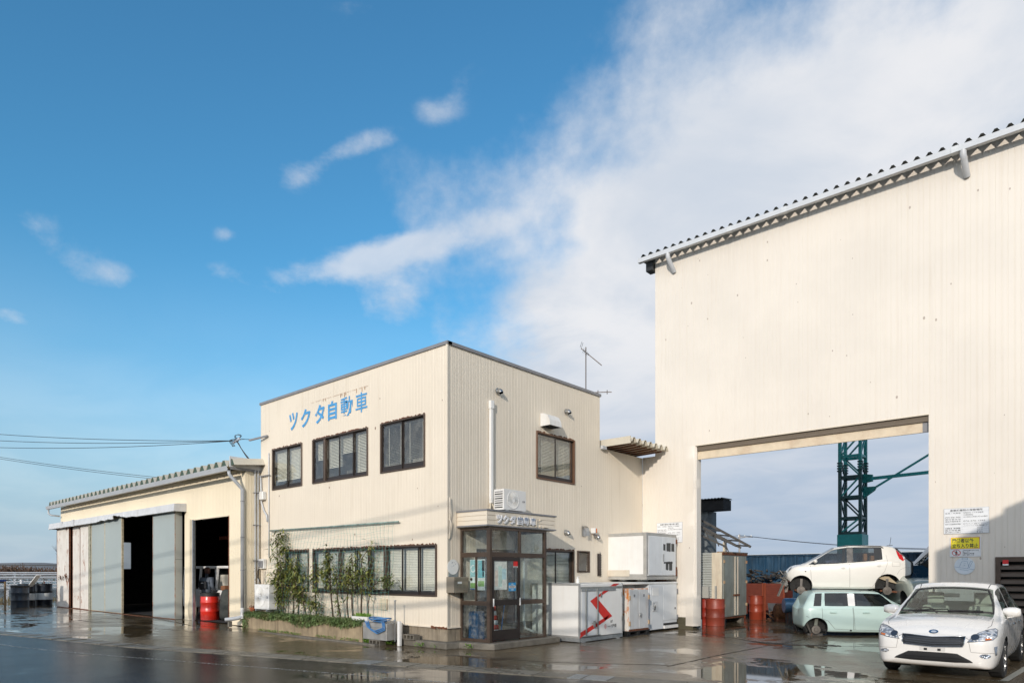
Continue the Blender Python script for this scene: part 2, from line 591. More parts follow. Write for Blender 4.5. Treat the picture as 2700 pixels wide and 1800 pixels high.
for u, w in ((-.9, .55), (3.32, .40), (3.76, .40)):
    mb = MB()
    n = int(w / .05)
    for i in range(n):
        mb.box(-w / 2 + i * w / n, -w / 2 + (i + .38) * w / n, .06, .52, -.03, .014)
    for j in range(7):
        mb.box(-w / 2, w / 2, .06 + j * .073, .075 + j * .073, -.03, .012)
    o = mb.build('drain_grating', GALV, gutter)
    o.location = road_pt(u, 0)
    o.rotation_euler = (0, 0, RA)
    o = MB().box(-w / 2, w / 2, .06, .52, -.001, .001).build('grating_pit', DARK, gutter)
    o.location = road_pt(u, 0, .0065)
    o.rotation_euler = (0, 0, RA)
# manhole in the road
mh = MB().lathe([(.36, 0), (.36, .012), (.30, .014), (.30, .010), (0, .010)], n=28).build('manhole_cover', GUTM, road)
mh.location = road_pt(-11.2, -1.25, .003)
JOINT = mat('gritty slab joint', (.045, .036, .025), .9, var=.5, scale=20, bump=.6, bscale=90)


def joint(pts, w):
    mb = MB()
    out = []
    n = 26
    L_ = []
    for i in range(len(pts) - 1):
        a, b = Vector(pts[i]), Vector(pts[i + 1])
        for k in range(n):
            L_.append(a.lerp(b, k / n))
    L_.append(Vector(pts[-1]))
    vs, fs = [], []
    for i, p in enumerate(L_):
        d = (L_[min(i + 1, len(L_) - 1)] - L_[max(i - 1, 0)]).normalized()
        s_ = Vector((-d.y, d.x))
        ww = w * random.uniform(.35, 1.2) * .5
        j = s_ * random.uniform(-.012, .012)
        a, b = p + j + s_ * ww, p + j - s_ * ww
        vs += [(a.x, a.y, gz(a.x) + .004), (b.x, b.y, gz(b.x) + .004)]
        if i:
            fs.append((2 * i - 2, 2 * i - 1, 2 * i + 1, 2 * i))
    mb.add(vs, fs)
    return mb.build('slab_joint', JOINT, ground)


joint([(5.27, .6), (5.22, 3), (5.31, 5.9), (5.5, 9.6)], .05)
joint([(2.3, 7.5), (3.96, 6.65), (5.21, 5.75)], .06)
joint([(4.6, 6.15), (5.6, 5.98), (6.6, 6.5)], .30)
joint([(6.2, 6.2), (7.4, 6.97), (9.2, 8.0)], .04)
joint([(2.38, 9.75), (4.5, 9.96), (8, 10.2)], .06)
joint([(.9, -.9), (3.2, -.4), (5.2, .75)], .045)
joint([(1.6, 11.6), (4.2, 11.9)], .05)
joint([(-15.2, -3.1), (-13.3, -3.07), (-13.4, -1.95), (-15.4, -1.86), (-15.2, -3.1)], .05)
joint([(-14.6, -.9), (-9.8, -1.55), (-9.0, -1.1)], .05)
joint([(-22, -2.2), (-17, -1.2), (-14.6, -.9)], .05)
joint([(-13, -3.9), (-10, -2.7), (-7.2, -2.1)], .03)


def paint(pts, w, mat_=LINE, z=.006, name='painted_line'):
    mb = MB()
    for a, b in zip(pts[:-1], pts[1:]):
        a, b = Vector((*a, 0)), Vector((*b, 0))
        d = (b - a).normalized()
        s_ = Vector((-d.y, d.x, 0)) * w / 2
        n = max(1, int((b - a).length / .5))
        for i in range(n):
            p, q = a.lerp(b, i / n), a.lerp(b, (i + 1) / n)
            mb.quad(*[(v.x, v.y, gz(v.x) + z) for v in (p - s_, q - s_, q + s_, p + s_)])
    return mb.build(name, mat_, ground)


paint([(1.89, 2.5), (1.67, 5.0)], .06)
paint([(1.75, 2.62), (2.35, 2.5)], .05)
paint([(8.4, 2.5), (10.12, 2.56)], .05)
paint([(10.1, 2.6), (10.35, 7.0)], .11, mat('dull road paint', (.34, .33, .28), .6, var=.3, scale=20), z=.007)

# ================================================================ ribbed sheet walls
WAVE = [(0, 0), (.10, 0), (.17, 1), (.52, 1), (.56, .6), (.64, .6), (.68, 1), (.93, 1)]       # (fraction of pitch, fraction of depth)
GROOVE = [(0, 1), (.44, 1), (.455, .0), (.485, .0), (.50, 1), (.55, 1), (.565, .35), (.585, .35), (.60, 1), (.94, 1), (.955, 0), (.985, 0)]


def ribbed(F, u0, u1, z0, z1, holes=(), pitch=.115, depth=.0042, prof=WAVE, mb=None):
    mb = mb or MB()
    us_ = []
    k0, k1 = int(math.floor(u0 / pitch)) - 1, int(math.ceil(u1 / pitch)) + 1
    for k in range(k0, k1):
        for fr, d in prof:
            us_.append(((k + fr) * pitch, d * depth))

    def dep(u):
        for (a, da), (b, db) in zip(us_[:-1], us_[1:]):
            if a <= u <= b:
                return da + (db - da) * (u - a) / max(1e-9, b - a)
        return 0
    cuts = sorted(set([u0, u1] + [h for H_ in holes for h in H_[:2] if u0 < h < u1]))
    pts = [(u, d) for u, d in us_ if u0 < u < u1 and all(abs(u - c) > 1e-4 for c in cuts)] + [(c, dep(c)) for c in cuts]
    pts.sort()
    for (a, da), (b, db) in zip(pts[:-1], pts[1:]):
        mid = (a + b) / 2
        hs = sorted((h[2], h[3]) for h in holes if h[0] < mid < h[1])
        z = z0
        spans = []
        for ha, hb in hs:
            if ha > z:
                spans.append((z, ha))
            z = max(z, hb)
        if z < z1:
            spans.append((z, z1))
        for za, zb in spans:
            mb.quad(F(a, da, za), F(b, db, za), F(b, db, zb), F(a, da, zb))
    return mb


FL = lambda u, d, z: (u, -d, z)          # wall facing -Y (towards the road)
FR = lambda u, d, z: (d, u, z)           # wall facing +X


def shift(F, s_):
    return lambda u, d, z: F(u, d + s_, z)


def fbox(mb, F, u0, u1, d0, d1, z0, z1):
    c = [F(u, d, z) for u in (u0, u1) for d in (d0, d1) for z in (z0, z1)]
    return mb.add(c, [(0, 1, 3, 2), (4, 6, 7, 5), (0, 4, 5, 1), (2, 3, 7, 6), (0, 2, 6, 4), (1, 5, 7, 3)])


def slats(F, u0, u1, z0, z1, d, pitch=.04, w=.034, tilt=50):
    mb = MB()
    n = int((z1 - z0) / pitch)
    c, s_ = math.cos(R(tilt)) * w / 2, math.sin(R(tilt)) * w / 2
    for i in range(n):
        z = z0 + (i + .5) * pitch
        mb.quad(F(u0, d + c, z - s_), F(u1, d + c, z - s_), F(u1, d - c, z + s_), F(u0, d - c, z + s_))
    fbox(mb, F, u0, u1, d - .02, d + .02, z1 - .03, z1)
    for k in (.2, .8):
        uu = u0 + (u1 - u0) * k
        fbox(mb, F, uu - .004, uu + .004, d + .022, d + .026, z0, z1)
    return mb


def window(parent, F, u0, u1, z0, z1, divs, thick=(), blinds=None, rusty=True, fm=BRONZE, sill=.09, gl=GLASS, bl=BLIND, tilt=50):
    mb = MB()
    w = .045
    fbox(mb, F, u0, u0 + w, -.09, .035, z0, z1)
    fbox(mb, F, u1 - w, u1, -.09, .035, z0, z1)
    fbox(mb, F, u0 + w, u1 - w, -.09, .034, z1 - .04, z1)
    fbox(mb, F, u0 + w, u1 - w, -.09, .033, z0, z0 + .035)
    o = mb.build('window', fm, parent, bevel=.004)
    ed = [u0 + w] + list(divs) + [u1 - w]
    for i in range(len(ed) - 1):
        a, b = ed[i], ed[i + 1]
        dd = -.015 if i % 2 == 0 else -.045
        mb = MB()
        fbox(mb, F, a + .0005, b - .0005, dd - .012, dd + .014, z0 + .036, z0 + .036 + sill)
        fbox(mb, F, a + .0005, b - .0005, dd - .012, dd + .014, z1 - .075, z1 - .041)
        fbox(mb, F, a + .0005, a + .03, dd - .012, dd + .013, z0 + .036 + sill, z1 - .075)
        fbox(mb, F, b - .03, b - .0005, dd - .012, dd + .013, z0 + .036 + sill, z1 - .075)
        mb.build('sash', DARKBR if sill > .05 else fm, o)
        mb = MB()
        fbox(mb, F, a + .03, b - .03, dd - .002, dd + .002, z0 + .036 + sill, z1 - .075)
        mb.build('pane', gl, o)
    for d_ in thick:
        mb = MB()
        fbox(mb, F, d_ - .045, d_ + .045, -.06, .028, z0 + .036, z1 - .041)
        mb.build('mullion', fm, o, bevel=.004)
    for a, b, za in (blinds or []):
        slats(F, a, b, za, z1 - .05, -.13, tilt=tilt).build('blind', bl, o)
    if rusty:
        mb = MB()
        n = int((u1 - u0) / .05)
        for i in range(n):
            if random.random() < .8:
                h = random.uniform(.008, .034)
                fbox(mb, F, u0 + i * .05, u0 + i * .05 + random.uniform(.025, .05), .012, .03, z1 + .001, z1 + h)
        mb.build('rusty_flashing', RUST, o)['kind'] = 'stuff'
    return o


def text_mesh(body, bold=0.0):
    cu = bpy.data.curves.new('t', 'FONT')
    cu.body = body
    cu.size = 1
    cu.offset = bold
    cu.resolution_u = 3
    o = bpy.data.objects.new('t', cu)
    COL.objects.link(o)
    dg = bpy.context.evaluated_depsgraph_get()
    dg.update()
    me = bpy.data.meshes.new_from_object(o.evaluated_get(dg))
    vs = [v.co.copy() for v in me.vertices]
    fs = [tuple(p.vertices) for p in me.polygons]
    bpy.data.objects.remove(o)
    bpy.data.curves.remove(cu)
    bpy.data.meshes.remove(me)
    return vs, fs


def put_text(mb, body, F, u0, u1, z0, z1, d, bold=0.0, ext=0, flip=False):
    """lay text into the rectangle u0..u1, z0..z1 on wall function F; ext = raised thickness"""
    vs, fs = text_mesh(body, bold)
    if not vs:
        return mb
    x0, x1 = min(v.x for v in vs), max(v.x for v in vs)
    y0, y1 = min(v.y for v in vs), max(v.y for v in vs)
    P = [(u0 + (v.x - x0) / max(1e-6, x1 - x0) * (u1 - u0), z0 + (v.y - y0) / max(1e-6, y1 - y0) * (z1 - z0)) for v in vs]
    if ext:
        n = len(P)
        ec = {}
        for f in fs:
            for i in range(len(f)):
                e = (f[i], f[(i + 1) % len(f)])
                ec[tuple(sorted(e))] = ec.get(tuple(sorted(e)), []) + [e]
        side = [(e[0][0], e[0][1], e[0][1] + n, e[0][0] + n) for e in ec.values() if len(e) == 1]
        mb.add([F(u, d, z) for u, z in P] + [F(u, d + ext, z) for u, z in P], [tuple(i + n for i in f) for f in fs] + side)
    else:
        mb.add([F(u, d, z) for u, z in P], fs)
    return mb


# ================================================================ OFFICE BUILDING
off = thing('office_building', 'two-storey cream ribbed steel office with blue painted lettering', 'building')
XL, YR, HT, FZ = -8.50, 6.16, 6.95, .47
wins_L = [(-7.78, -6.10, 4.24, 5.48), (-5.56, -2.97, 4.24, 5.48), (-2.45, -.75, 4.23, 5.48), (-7.0, -5.75, 1.19, 2.39), (-5.54, -.34, 1.17, 2.39)]
wins_R = [(3.19, 4.89, 4.22, 5.47), (3.55, 4.86, 1.30, 2.36), (5.02, 5.62, 1.74, 2.36), (.95, 2.35, .45, 2.3)]
ribbed(FL, XL, 0, FZ, HT, wins_L).build('wall', CREAM, off)
ribbed(FR, 0, YR, FZ, HT, wins_R).build('wall', CREAM, off)
mb = MB()
mb.quad((XL, 0, 5.2), (XL, YR, 5.2), (XL, YR, HT), (XL, 0, HT))
mb.quad((XL, YR, 0), (0, YR, 0), (0, YR, HT), (XL, YR, HT))
mb.build('wall', CREAM, off)
mb = MB().box(-.016, .03, -.03, .016, FZ - .01, HT)
mb.build('corner_flashing', CREAM, off, bevel=.004)
mb = MB()
fbox(mb, FL, XL - .03, .04, -.12, .035, HT, HT + .075)
mb.build('coping', GREY, off)
mb = MB()
fbox(mb, FR, .0, YR + .03, -.12, .04, HT + .001, HT + .076)
mb.build('coping', GREY, off)
MB().quad((XL, 0, HT - .3), (0, 0, HT - .3), (0, YR, HT - .3), (XL, YR, HT - .3)).build('roof', GREY, off)
MB().quad((XL, .02, 3.3), (-.02, .02, 3.3), (-.02, YR, 3.3), (XL, YR, 3.3)).build('upper_floor', CONC, off)
MB().quad((XL, 1.6, 3.31), (-1.2, 1.6, 3.31), (-1.2, 1.6, HT - .31), (XL, 1.6, HT - .31)).build('room_wall', mat('office wall paint', (.5, .47, .4), .8), off)
MB().quad((XL, 1.6, .2), (-1.2, 1.6, .2), (-1.2, 1.6, 3.29), (XL, 1.6, 3.29)).build('room_wall', MATS['office wall paint'], off)
# plinth, wall base trim
mb = MB()
fbox(mb, FL, XL, .0, -.25, -.012, .0, FZ - .004)
mb.build('plinth', CONC, off)
mb = MB()
fbox(mb, FR, -.0, YR, -.25, -.012, .0, FZ - .004)
mb.build('plinth', CONC, off)
mb = MB()
fbox(mb, FL, -2.4, .02, -.01, .03, FZ - .02, FZ + .012)
mb.build('base_trim', CREAM, off)
mb = MB()
fbox(mb, FR, -.03, .40, -.01, .035, FZ - .022, FZ + .010)
mb.build('base_trim', CREAM, off)
mb = MB()
for i in range(12):
    fbox(mb, FL, -.52 + i * .045, -.47 + i * .045 + random.uniform(0, .02), .031, .036, FZ - random.uniform(.01, .05), FZ + random.uniform(.0, .03))
mb.build('rust_patch', RUST, off)
mb = MB()
for i in range(46):
    u = -5.64 + i * .06
    if random.random() < .8:
        fbox(mb, FL, u, u + random.uniform(.02, .05), .0135, .0145, 6.54, 6.548)
    if random.random() < .18:
        fbox(mb, FL, u, u + .018, .0135, .0145, 6.54 - random.uniform(.04, .12), 6.56)
mb.build('rust_streak', mat('rust stain', (.36, .18, .08), .8, var=.4, scale=20), off)['kind'] = 'stuff'
# windows, wall towards the road
window(off, FL, *wins_L[0], [-6.93], blinds=[(-7.73, -6.15, 4.5)], tilt=62)
window(off, FL, *wins_L[1], [-4.96, -4.29, -3.63], thick=[-4.96], blinds=[(-5.5, -4.98, 4.9), (-4.93, -4.3, 4.62), (-4.28, -3.66, 4.95), (-3.62, -3.02, 4.30)])
window(off, FL, *wins_L[2], [-1.62], blinds=[(-2.40, -1.63, 4.36), (-1.60, -.80, 4.36)], tilt=20, sill=.12)
window(off, FL, *wins_L[3], [-6.38], blinds=[(-6.95, -5.8, 1.3)], tilt=66)
window(off, FL, *wins_L[4], [-4.91, -4.24, -3.53, -2.92, -2.27, -1.63, -1.0], thick=[-4.24, -2.92, -2.27], blinds=[(a, b, 1.3) for a, b in ((-5.49, -4.93), (-4.89, -4.26), (-4.22, -3.55), (-3.5, -2.96), (-2.88, -2.31), (-2.23, -1.66), (-1.61, -1.02), (-.98, -.39))], tilt=66, sill=.07)
# windows, wall towards the yard
window(off, FR, *wins_R[0], [4.05], blinds=[(3.24, 4.84, 4.34)], tilt=45, fm=mat('warm bronze sash', (.16, .085, .05), .4, metal=.3), bl=BLIND)
window(off, FR, *wins_R[1], [4.06], blinds=[(3.6, 4.8, 1.45)], tilt=60)
o = MB()
fbox(o, FR, 5.02, 5.06, -.05, .03, 1.74, 2.36)
fbox(o, FR, 5.58, 5.62, -.05, .03, 1.74, 2.36)
fbox(o, FR, 5.06, 5.58, -.05, .03, 2.33, 2.36)
fbox(o, FR, 5.06, 5.58, -.05, .03, 1.74, 1.77)
lw = o.build('louvre_window', BRONZE, off)
for i in range(8):
    z = 1.79 + i * .068
    MB().quad((.018, 5.06, z), (.018, 5.58, z), (-.02, 5.58, z + .072), (-.02, 5.06, z + .072)).build('louvre_pane', GLASS, lw)
mb = MB()
fbox(mb, FR, 6.02, 6.16, .015, .05, 1.64, 2.30)
for i in range(9):
    fbox(mb, FR, 6.03, 6.15, .05, .07, 1.68 + i * .07, 1.70 + i * .07)
mb.build('vent_grille', DARKBR, off)
# painted lettering
SIGNBLUE = worn('weathered blue lettering paint', (.075, .32, .62), 1.0, 7)
mb = MB()
for ch, a, b in (('ツ', -6.81, -6.34), ('ク', -6.18, -5.67), ('タ', -5.44, -4.95), ('自', -4.79, -4.37), ('動', -4.19, -3.64), ('車', -3.51, -3.00)):
    put_text(mb, ch, FL, a, b, 5.91, 6.43, .0145, bold=.028 if ch in 'ツクタ自' else .008)
tag(mb.build('lettering', SIGNBLUE, off), 'weathered blue painted lettering ツクタ自動車')
# round vent hoods, box hood, pipe duct
for y, z in ((1.69, 6.21), (4.50, 6.21), (4.47, 2.85), (5.93, 2.80)):
    mb = MB().lathe([(.08, 0), (.083, .016), (.068, .02), (.066, .04)], (0.012, y, z), 'X', 18)
    mb.tube([(.04, y, z), (.08, y, z - .004), (.112, y, z - .024), (.124, y, z - .056)], [.064, .064, .062, .06], 14, cap=False)
    v = mb.build('vent_hood', STEEL, off, smooth=True)
    MB().lathe([(.0, 0), (.057, 0.0)], (.124, y, z - .054), 'Z', 14).build('vent_mouth', DARK, v)
mb = MB().prism([(0, 0), (.0, .30), (.06, .29), (.12, .23), (.145, .12), (.145, 0), (.13, 0), (.13, .11), (.11, .2), (.05, .27), (.015, .28), (.015, 0)], lambda u, v, w: (.012 + u, w, 2.78 + v), 5.24, 5.42)
mb.build('vent_hood', STEEL, off)
mb = MB().prism([(0, .34), (.12, .33), (.24, .27), (.31, .14), (.33, 0), (0, 0)], lambda u, v, w: (.012 + u, w, 5.62 + v), 3.36, 3.86)
hd = mb.build('fan_hood', WHITED, off)
MB().box(.03, .32, 3.38, 3.84, 5.612, 5.618).build('hood_mouth', DARK, hd)
mb = MB().box(.012, .085, 1.37, 1.46, 3.5, 5.72)
mb.box(.012, .10, 1.355, 1.475, 5.72, 5.92)
mb.box(.012, .09, 1.375, 1.455, 3.42, 3.5)
mb.build('pipe_duct', WHITE, off, bevel=.012, seg=2)
mb = MB().tube([(.04, 1.40, 3.44), (.05, 1.38, 3.3), (.1, 1.30, 3.17)], .018, 8)
mb.tube([(.05, 1.43, 3.44), (.08, 1.48, 3.32), (.2, 1.6, 3.2), (.45, 1.62, 3.2)], .02, 8)
mb.build('pipe_run', mat('ivory pipe wrap', (.66, .60, .48), .7), off, smooth=True)
# bent flashing strip at the corner
MB().tube([(.05, .03, 3.45), (.07, .02, 3.1), (.045, .03, 2.95), (.075, .03, 2.9), (.055, .02, 2.6), (.03, .03, 2.5)], .012, 6).build('loose_flashing', CREAM, off)
# ---------------------------------------------------------------- raised apron round the corner
mb = MB().prism([(-2.0, -.26), (.24, -.26), (.30, .10), (1.02, .30), (1.14, .36), (1.14, 2.75), (.0, 2.9), (-.1, 0.1), (-2.0, .1)], lambda u, v, w: (u, v, w), 0, .15)
ap = mb.build('apron', CONCG, None, bevel=.015)
tag(ap, 'low damp concrete step round the office corner and under the porch', 'step', kind='structure')
mb = MB().box(-8.6, -1.65, -.80, -.70, .0, .035)
tag(mb.build('kerb', CONCG, None), 'narrow concrete kerb strip before the planter', 'kerb', kind='structure')

# ================================================================ ANNEX with folded roof
ann = thing('annex_building', 'low cream annex between office and tall gate wall under folded roof', 'building', (0, 6.16, 0))
ribbed(FR, .0, 2.44, FZ, 5.44, [(-.01, .04, 1.6, 2.34)]).build('wall', CREAM, ann)
MB().quad((-.3, 0, 0), (-.3, 2.44, 0), (-.3, 2.44, FZ), (-.3, 0, FZ)).build('plinth', CONC, ann)


def teeth(mb, F, u0, u1, pitch, h, w0, w1, zf0, zf1, top=.30, bot=.22, t=0.004):
    """folded-plate roof sheet: ribs run along w; F(u, w, z)"""
    prof = []
    n = int(round((u1 - u0) / pitch))
    for k in range(n):
        u = u0 + k * pitch
        b_ = (1 - top - bot) / 2
        prof += [(u, 0), (u + bot * pitch, 0), (u + (bot + b_) * pitch, h), (u + (bot + b_ + top) * pitch, h)]
    prof.append((u0 + n * pitch, 0))
    vs = []
    for u, z in prof:
        vs += [F(u, w0, zf0 + z), F(u, w1, zf1 + z), F(u, w0, zf0 + z - t), F(u, w1, zf1 + z - t)]
    fs = []
    for i in range(len(prof) - 1):
        a, b = i * 4, i * 4 + 4
        fs += [(a, b, b + 1, a + 1), (a + 2, a + 3, b + 3, b + 2), (a, a + 2, b + 2, b), (a + 1, b + 1, b + 3, a + 3)]
    return mb.add(vs, fs)


ROOFC = siding('pale roof sheet', (.60, .55, .45), streak=.4)
teeth(MB(), lambda u, w, z: (w, u, z), .2, 2.42, .317, .13, .95, -5.0, 5.56, 5.40).build('roof', ROOFC, ann)
mb = MB()
fbox(mb, lambda u, d, z: (u, d, z), -5.0, .95, .17, .20, 5.49, 5.70)
mb.build('roof_edge_trim', ROOFC, ann)
for i in range(7):
    MB().bar((-1.0, .4 + i * .3, 5.46), (.82, .4 + i * .3, 5.525), .05, .04).build('roof_purlin', RUST, ann)
MB().box(.03, .11, .0, .22, 5.40, 5.50).build('gutter_end', LGREY, ann)
# ================================================================ ENTRANCE PORCH
por = thing('entrance_porch', 'glazed entrance porch with dark brown frame and cream fascia', 'porch', (0, 0, 0))
PX, PY0, PY1, PZ = .95, .40, 2.45, .15
FRM = BRONZE


def post(x0, x1, y0, y1, z0=PZ, z1=2.76, m=FRM, name='post'):
    return MB().box(x0, x1, y0, y1, z0, z1).build(name, m, por, bevel=.004)


post(PX - .09, PX, PY0, PY0 + .09)
post(PX - .08, PX, PY1 - .08, PY1)
post(.016, .07, PY0, PY0 + .06)
post(.016, .07, PY1 - .06, PY1)
post(PX - .07, PX - .005, 1.43, 1.50, 2.19, 2.76)
# side facing the road
for z0, z1 in ((2.08, 2.19), (.98, 1.08), (.155, .22), (2.70, 2.758)):
    MB().box(.07, PX - .09, PY0 + .005, PY0 + .06, z0, z1).build('rail', FRM, por)
MB().box(.49, .525, PY0 + .008, PY0 + .05, 1.08, 2.08).build('rail', FRM, por)
for a, b, z0, z1 in ((.07, .86, 2.19, 2.70), (.07, .49, 1.08, 2.08), (.525, .86, 1.08, 2.08), (.07, .86, .22, .98)):
    MB().box(a, b, PY0 + .03, PY0 + .034, z0, z1).build('pane', GLASSC if z1 != .98 else glass('dusty porch glass', tint=(.70, .74, .76), refl=.7, dirt=.28), por)
# front facing the yard
for a, b, z0, z1 in ((PY0 + .09, PY1 - .08, 2.09, 2.19), (PY0 + .09, PY1 - .08, 2.70, 2.757)):
    MB().box(PX - .065, PX - .003, a, b, z0, z1).build('rail', FRM, por)
for a, b in ((.49, 1.43), (1.50, 2.37)):
    MB().box(PX - .035, PX - .031, a, b, 2.19, 2.70).build('pane', GLASSC, por)
# hinged door, and the fixed leaf beside it
dr = MB().box(PX - .045, PX - .004, .50, .56, .19, 2.085).box(PX - .045, PX - .004, 1.40, 1.46, .19, 2.085).box(PX - .044, PX - .005, .56, 1.40, 2.0, 2.085).box(PX - .044, PX - .005, .56, 1.40, .19, .42).box(PX - .044, PX - .005, .56, 1.40, .98, 1.11).build('door', DARKBR, por)
MB().box(PX - .027, PX - .023, .56, 1.40, 1.11, 2.0).build('pane', GLASSC, dr)
MB().box(PX - .027, PX - .023, .56, 1.40, .42, .98).build('pane', GLASSC, dr)
for y in (.515, 1.425):
    MB().box(PX - .003, PX + .02, y, y + .03, .96, 1.14).build('handle', WHITE, dr, bevel=.005)
MB().box(PX - .05, PX - .008, 1.47, 2.37, .98, 1.08).build('rail', FRM, por)
MB().box(PX - .05, PX - .008, 1.47, 2.37, .155, .19).build('rail', FRM, por)
MB().box(PX - .031, PX - .027, 1.47, 2.37, 1.08, 2.09).build('pane', GLASSC, por)
MB().box(PX - .031, PX - .027, 1.47, 2.37, .19, .98).build('pane', GLASSC, por)
# far side
for z0, z1 in ((2.09, 2.19), (.98, 1.08), (.155, .22), (2.70, 2.756)):
    MB().box(.07, PX - .08, PY1 - .06, PY1 - .005, z0, z1).build('rail', FRM, por)
for z0, z1 in ((2.19, 2.70), (1.08, 2.09), (.22, .98)):
    MB().box(.07, PX - .08, PY1 - .034, PY1 - .03, z0, z1).build('pane', GLASSC, por)
# canopy: fascia boards, grey caps, soffit
CX0, CX1, CY0, CY1 = .0, .97, .30, 2.78
MB().box(.014, CX1 - .02, CY0 + .02, CY1 - .02, 2.762, 2.80).build('soffit', mat('soffit board', (.5, .45, .36), .7), por)
for i in range(3):
    z0 = 2.80 + i * .105
    MB().box(CX1 - .014, CX1, CY0 + .02, CY1 - .001, z0 + .006, z0 + .103).build('fascia_board', CREAM, por, bevel=.003)
    MB().box(.014, CX1 - .015, CY0, CY0 + .014, z0 + .006, z0 + .103).build('fascia_board', CREAM, por, bevel=.003)
    MB().box(.014, CX1 - .015, CY1 - .014, CY1, z0 + .006, z0 + .103).build('fascia_board', CREAM, por, bevel=.003)
MB().box(.012, CX1 - .0145, CY0 + .0145, CY1 - .0145, 2.80, 3.10).build('canopy_core', CREAM, por)
MB().box(CX1 - .016, CX1 + .004, CY0 - .004, CY0 + .017, 2.803, 3.112).build('corner_trim', CREAM, por)
MB().box(.012, CX1 + .022, CY0 - .02, CY1 + .02, 3.115, 3.15).build('canopy_cap', GREY, por)
MB().box(.012, CX1 + .016, CY0 - .014, CY1 + .014, 2.775, 2.805).build('canopy_drip', GREY, por)
LETW = mat('white edged raised letter', (.74, .74, .75), .4)
LETB = mat('letter blue face', (.045, .13, .27), .4, var=.3, scale=30)
chars = (('ツ', .58, .78), ('ク', .80, 1.00), ('ダ', 1.04, 1.25), ('自', 1.30, 1.49), ('動', 1.53, 1.73), ('車', 1.77, 1.97))
mb, mf = MB(), MB()
for i, (ch, a, b) in enumerate(chars):
    put_text(mb, ch, FR, a, b, 2.845, 3.04, CX1 + .004, bold=.03, ext=.035)
    if i >= 3:
        put_text(mf, ch, FR, a + .012, b - .012, 2.955, 3.032, CX1 + .0405, bold=-.004)
lt = mb.build('lettering', LETW, por)
tag(lt, 'raised white lettering ツクダ自動車')
mf.build('letter_face', LETB, lt)
mb = MB()
mb.box(CX1 + .002, CX1 + .03, 2.0, 2.03, 2.83, 3.0).box(CX1 + .002, CX1 + .028, 2.03, 2.09, 2.97, 3.0).box(CX1 + .002, CX1 + .03, 2.14, 2.17, 2.99, 3.02).box(CX1 + .002, CX1 + .03, 2.27, 2.46, 2.83, 2.845)
mb.lathe([(.028, 0), (.028, .025), (0, .025)], (CX1 + .002, 2.17, 2.85), 'X', 12)
mb.build('painted_over_lettering', CREAM, por)
# lamp inside, interior door of the office
MB().lathe([(0, .0), (.09, .01), (.1, .03), (.07, .07), (0, .085)], (.45, 1.2, 2.66), 'Z', 16).build('ceiling_lamp', WHITE, por, smooth=True)
dd = MB().box(-.05, .0, .98, 1.62, .46, 2.28).box(-.05, .0, 1.68, 2.32, .46, 2.28).build('office_door', BRONZE, off)
MB().box(.001, .004, 1.06, 1.54, 1.0, 2.2).build('pane', GLASS, dd)
MB().box(.001, .004, 1.76, 2.24, 1.0, 2.2).build('pane', GLASS, dd)
# posters on the glass


def poster(name, label, F, u0, u1, z0, z1, d, cols, cat='poster', marks=()):
    mb = MB()
    fbox(mb, F, u0, u1, d - .0008, d, z0, z1)
    o = mb.build(name, cols[0], None)
    tag(o, label, cat)
    for (a, b, c, e, m_) in marks:
        q = MB()
        fbox(q, F, u0 + a * (u1 - u0), u0 + b * (u1 - u0), d + .0004, d + .0012, z0 + c * (z1 - z0), z0 + e * (z1 - z0))
        q.build('print', m_, o)
    return o


def pmat(n, c):
    return mat('print ' + n, c, .5, var=.25, scale=9)


PTEAL, PSEA, PNAVY, PGRN, PLT, PORN, PREDM = pmat('teal', (.13, .38, .42)), pmat('sea', (.25, .48, .5)), pmat('navy', (.03, .14, .36)), pmat('green', (.2, .36, .12)), pmat('pale', (.62, .68, .66)), pmat('orange', (.62, .16, .05)), pmat('red', (.62, .02, .02))
FP = lambda u, d, z: (u, PY0 + .03 - d, z)
p = poster('poster', 'blue poster with white ring on porch side glass beside mailbox', FP, .30, .49, 1.34, 2.03, -.006, [PLT], marks=((.03, .97, .42, .98, PSEA), (.05, .95, .05, .22, PGRN), (.08, .92, .0, .04, PNAVY)))
mb = MB()
for k in range(22):
    a0, a1 = R(60 + k * 13), R(60 + (k + 1) * 13)
    ring = [(.40 + r_ * math.cos(t), -.0005, 1.82 + r_ * 1.05 * math.sin(t)) for r_, t in ((.060, a0), (.082, a0), (.082, a1), (.060, a1))]
    mb.quad(*[FP(x, .0035 - .006, z) for x, _, z in ring])
mb.build('print', PLT, p)
mb = MB().lathe([(0, 0), (.035, 0)], (.345, PY0 + .0305, 1.575), 'Y', 16)
mb.build('print', PORN, p)
poster('poster', 'teal poster with vertical white writing on porch side glass', FP, .54, .78, 1.33, 2.03, -.006, [PLT], marks=((.05, .95, .40, .97, PTEAL), (.6, .95, .62, .97, PNAVY), (.70, .84, .66, .94, PLT), (.66, .86, .44, .6, PLT), (.08, .9, .12, .3, PGRN)))
FPD = lambda u, d, z: (PX - .022 + d, u, z)
poster('notice', 'pale faded notice sheet behind the porch door glass', FPD, .57, 1.01, 1.34, 2.01, .0, [pmat('faded sheet', (.60, .64, .58))], 'notice', marks=((.35, .62, .1, .8, pmat('mint', (.42, .56, .5))), (.62, .94, .35, .72, pmat('pale aqua', (.40, .58, .6))), (.08, .3, .12, .66, pmat('faded buff', (.6, .54, .46))), (.05, .95, .955, .975, pmat('grey print', (.25, .27, .28)))))
o = poster('sticker', 'small red square sticker at top of porch door', FPD, 1.24, 1.39, 1.88, 2.0, .001, [PREDM], 'sticker', marks=((0, 1, -.28, 0, WHITE), (.12, .88, -.22, -.06, PNAVY)))
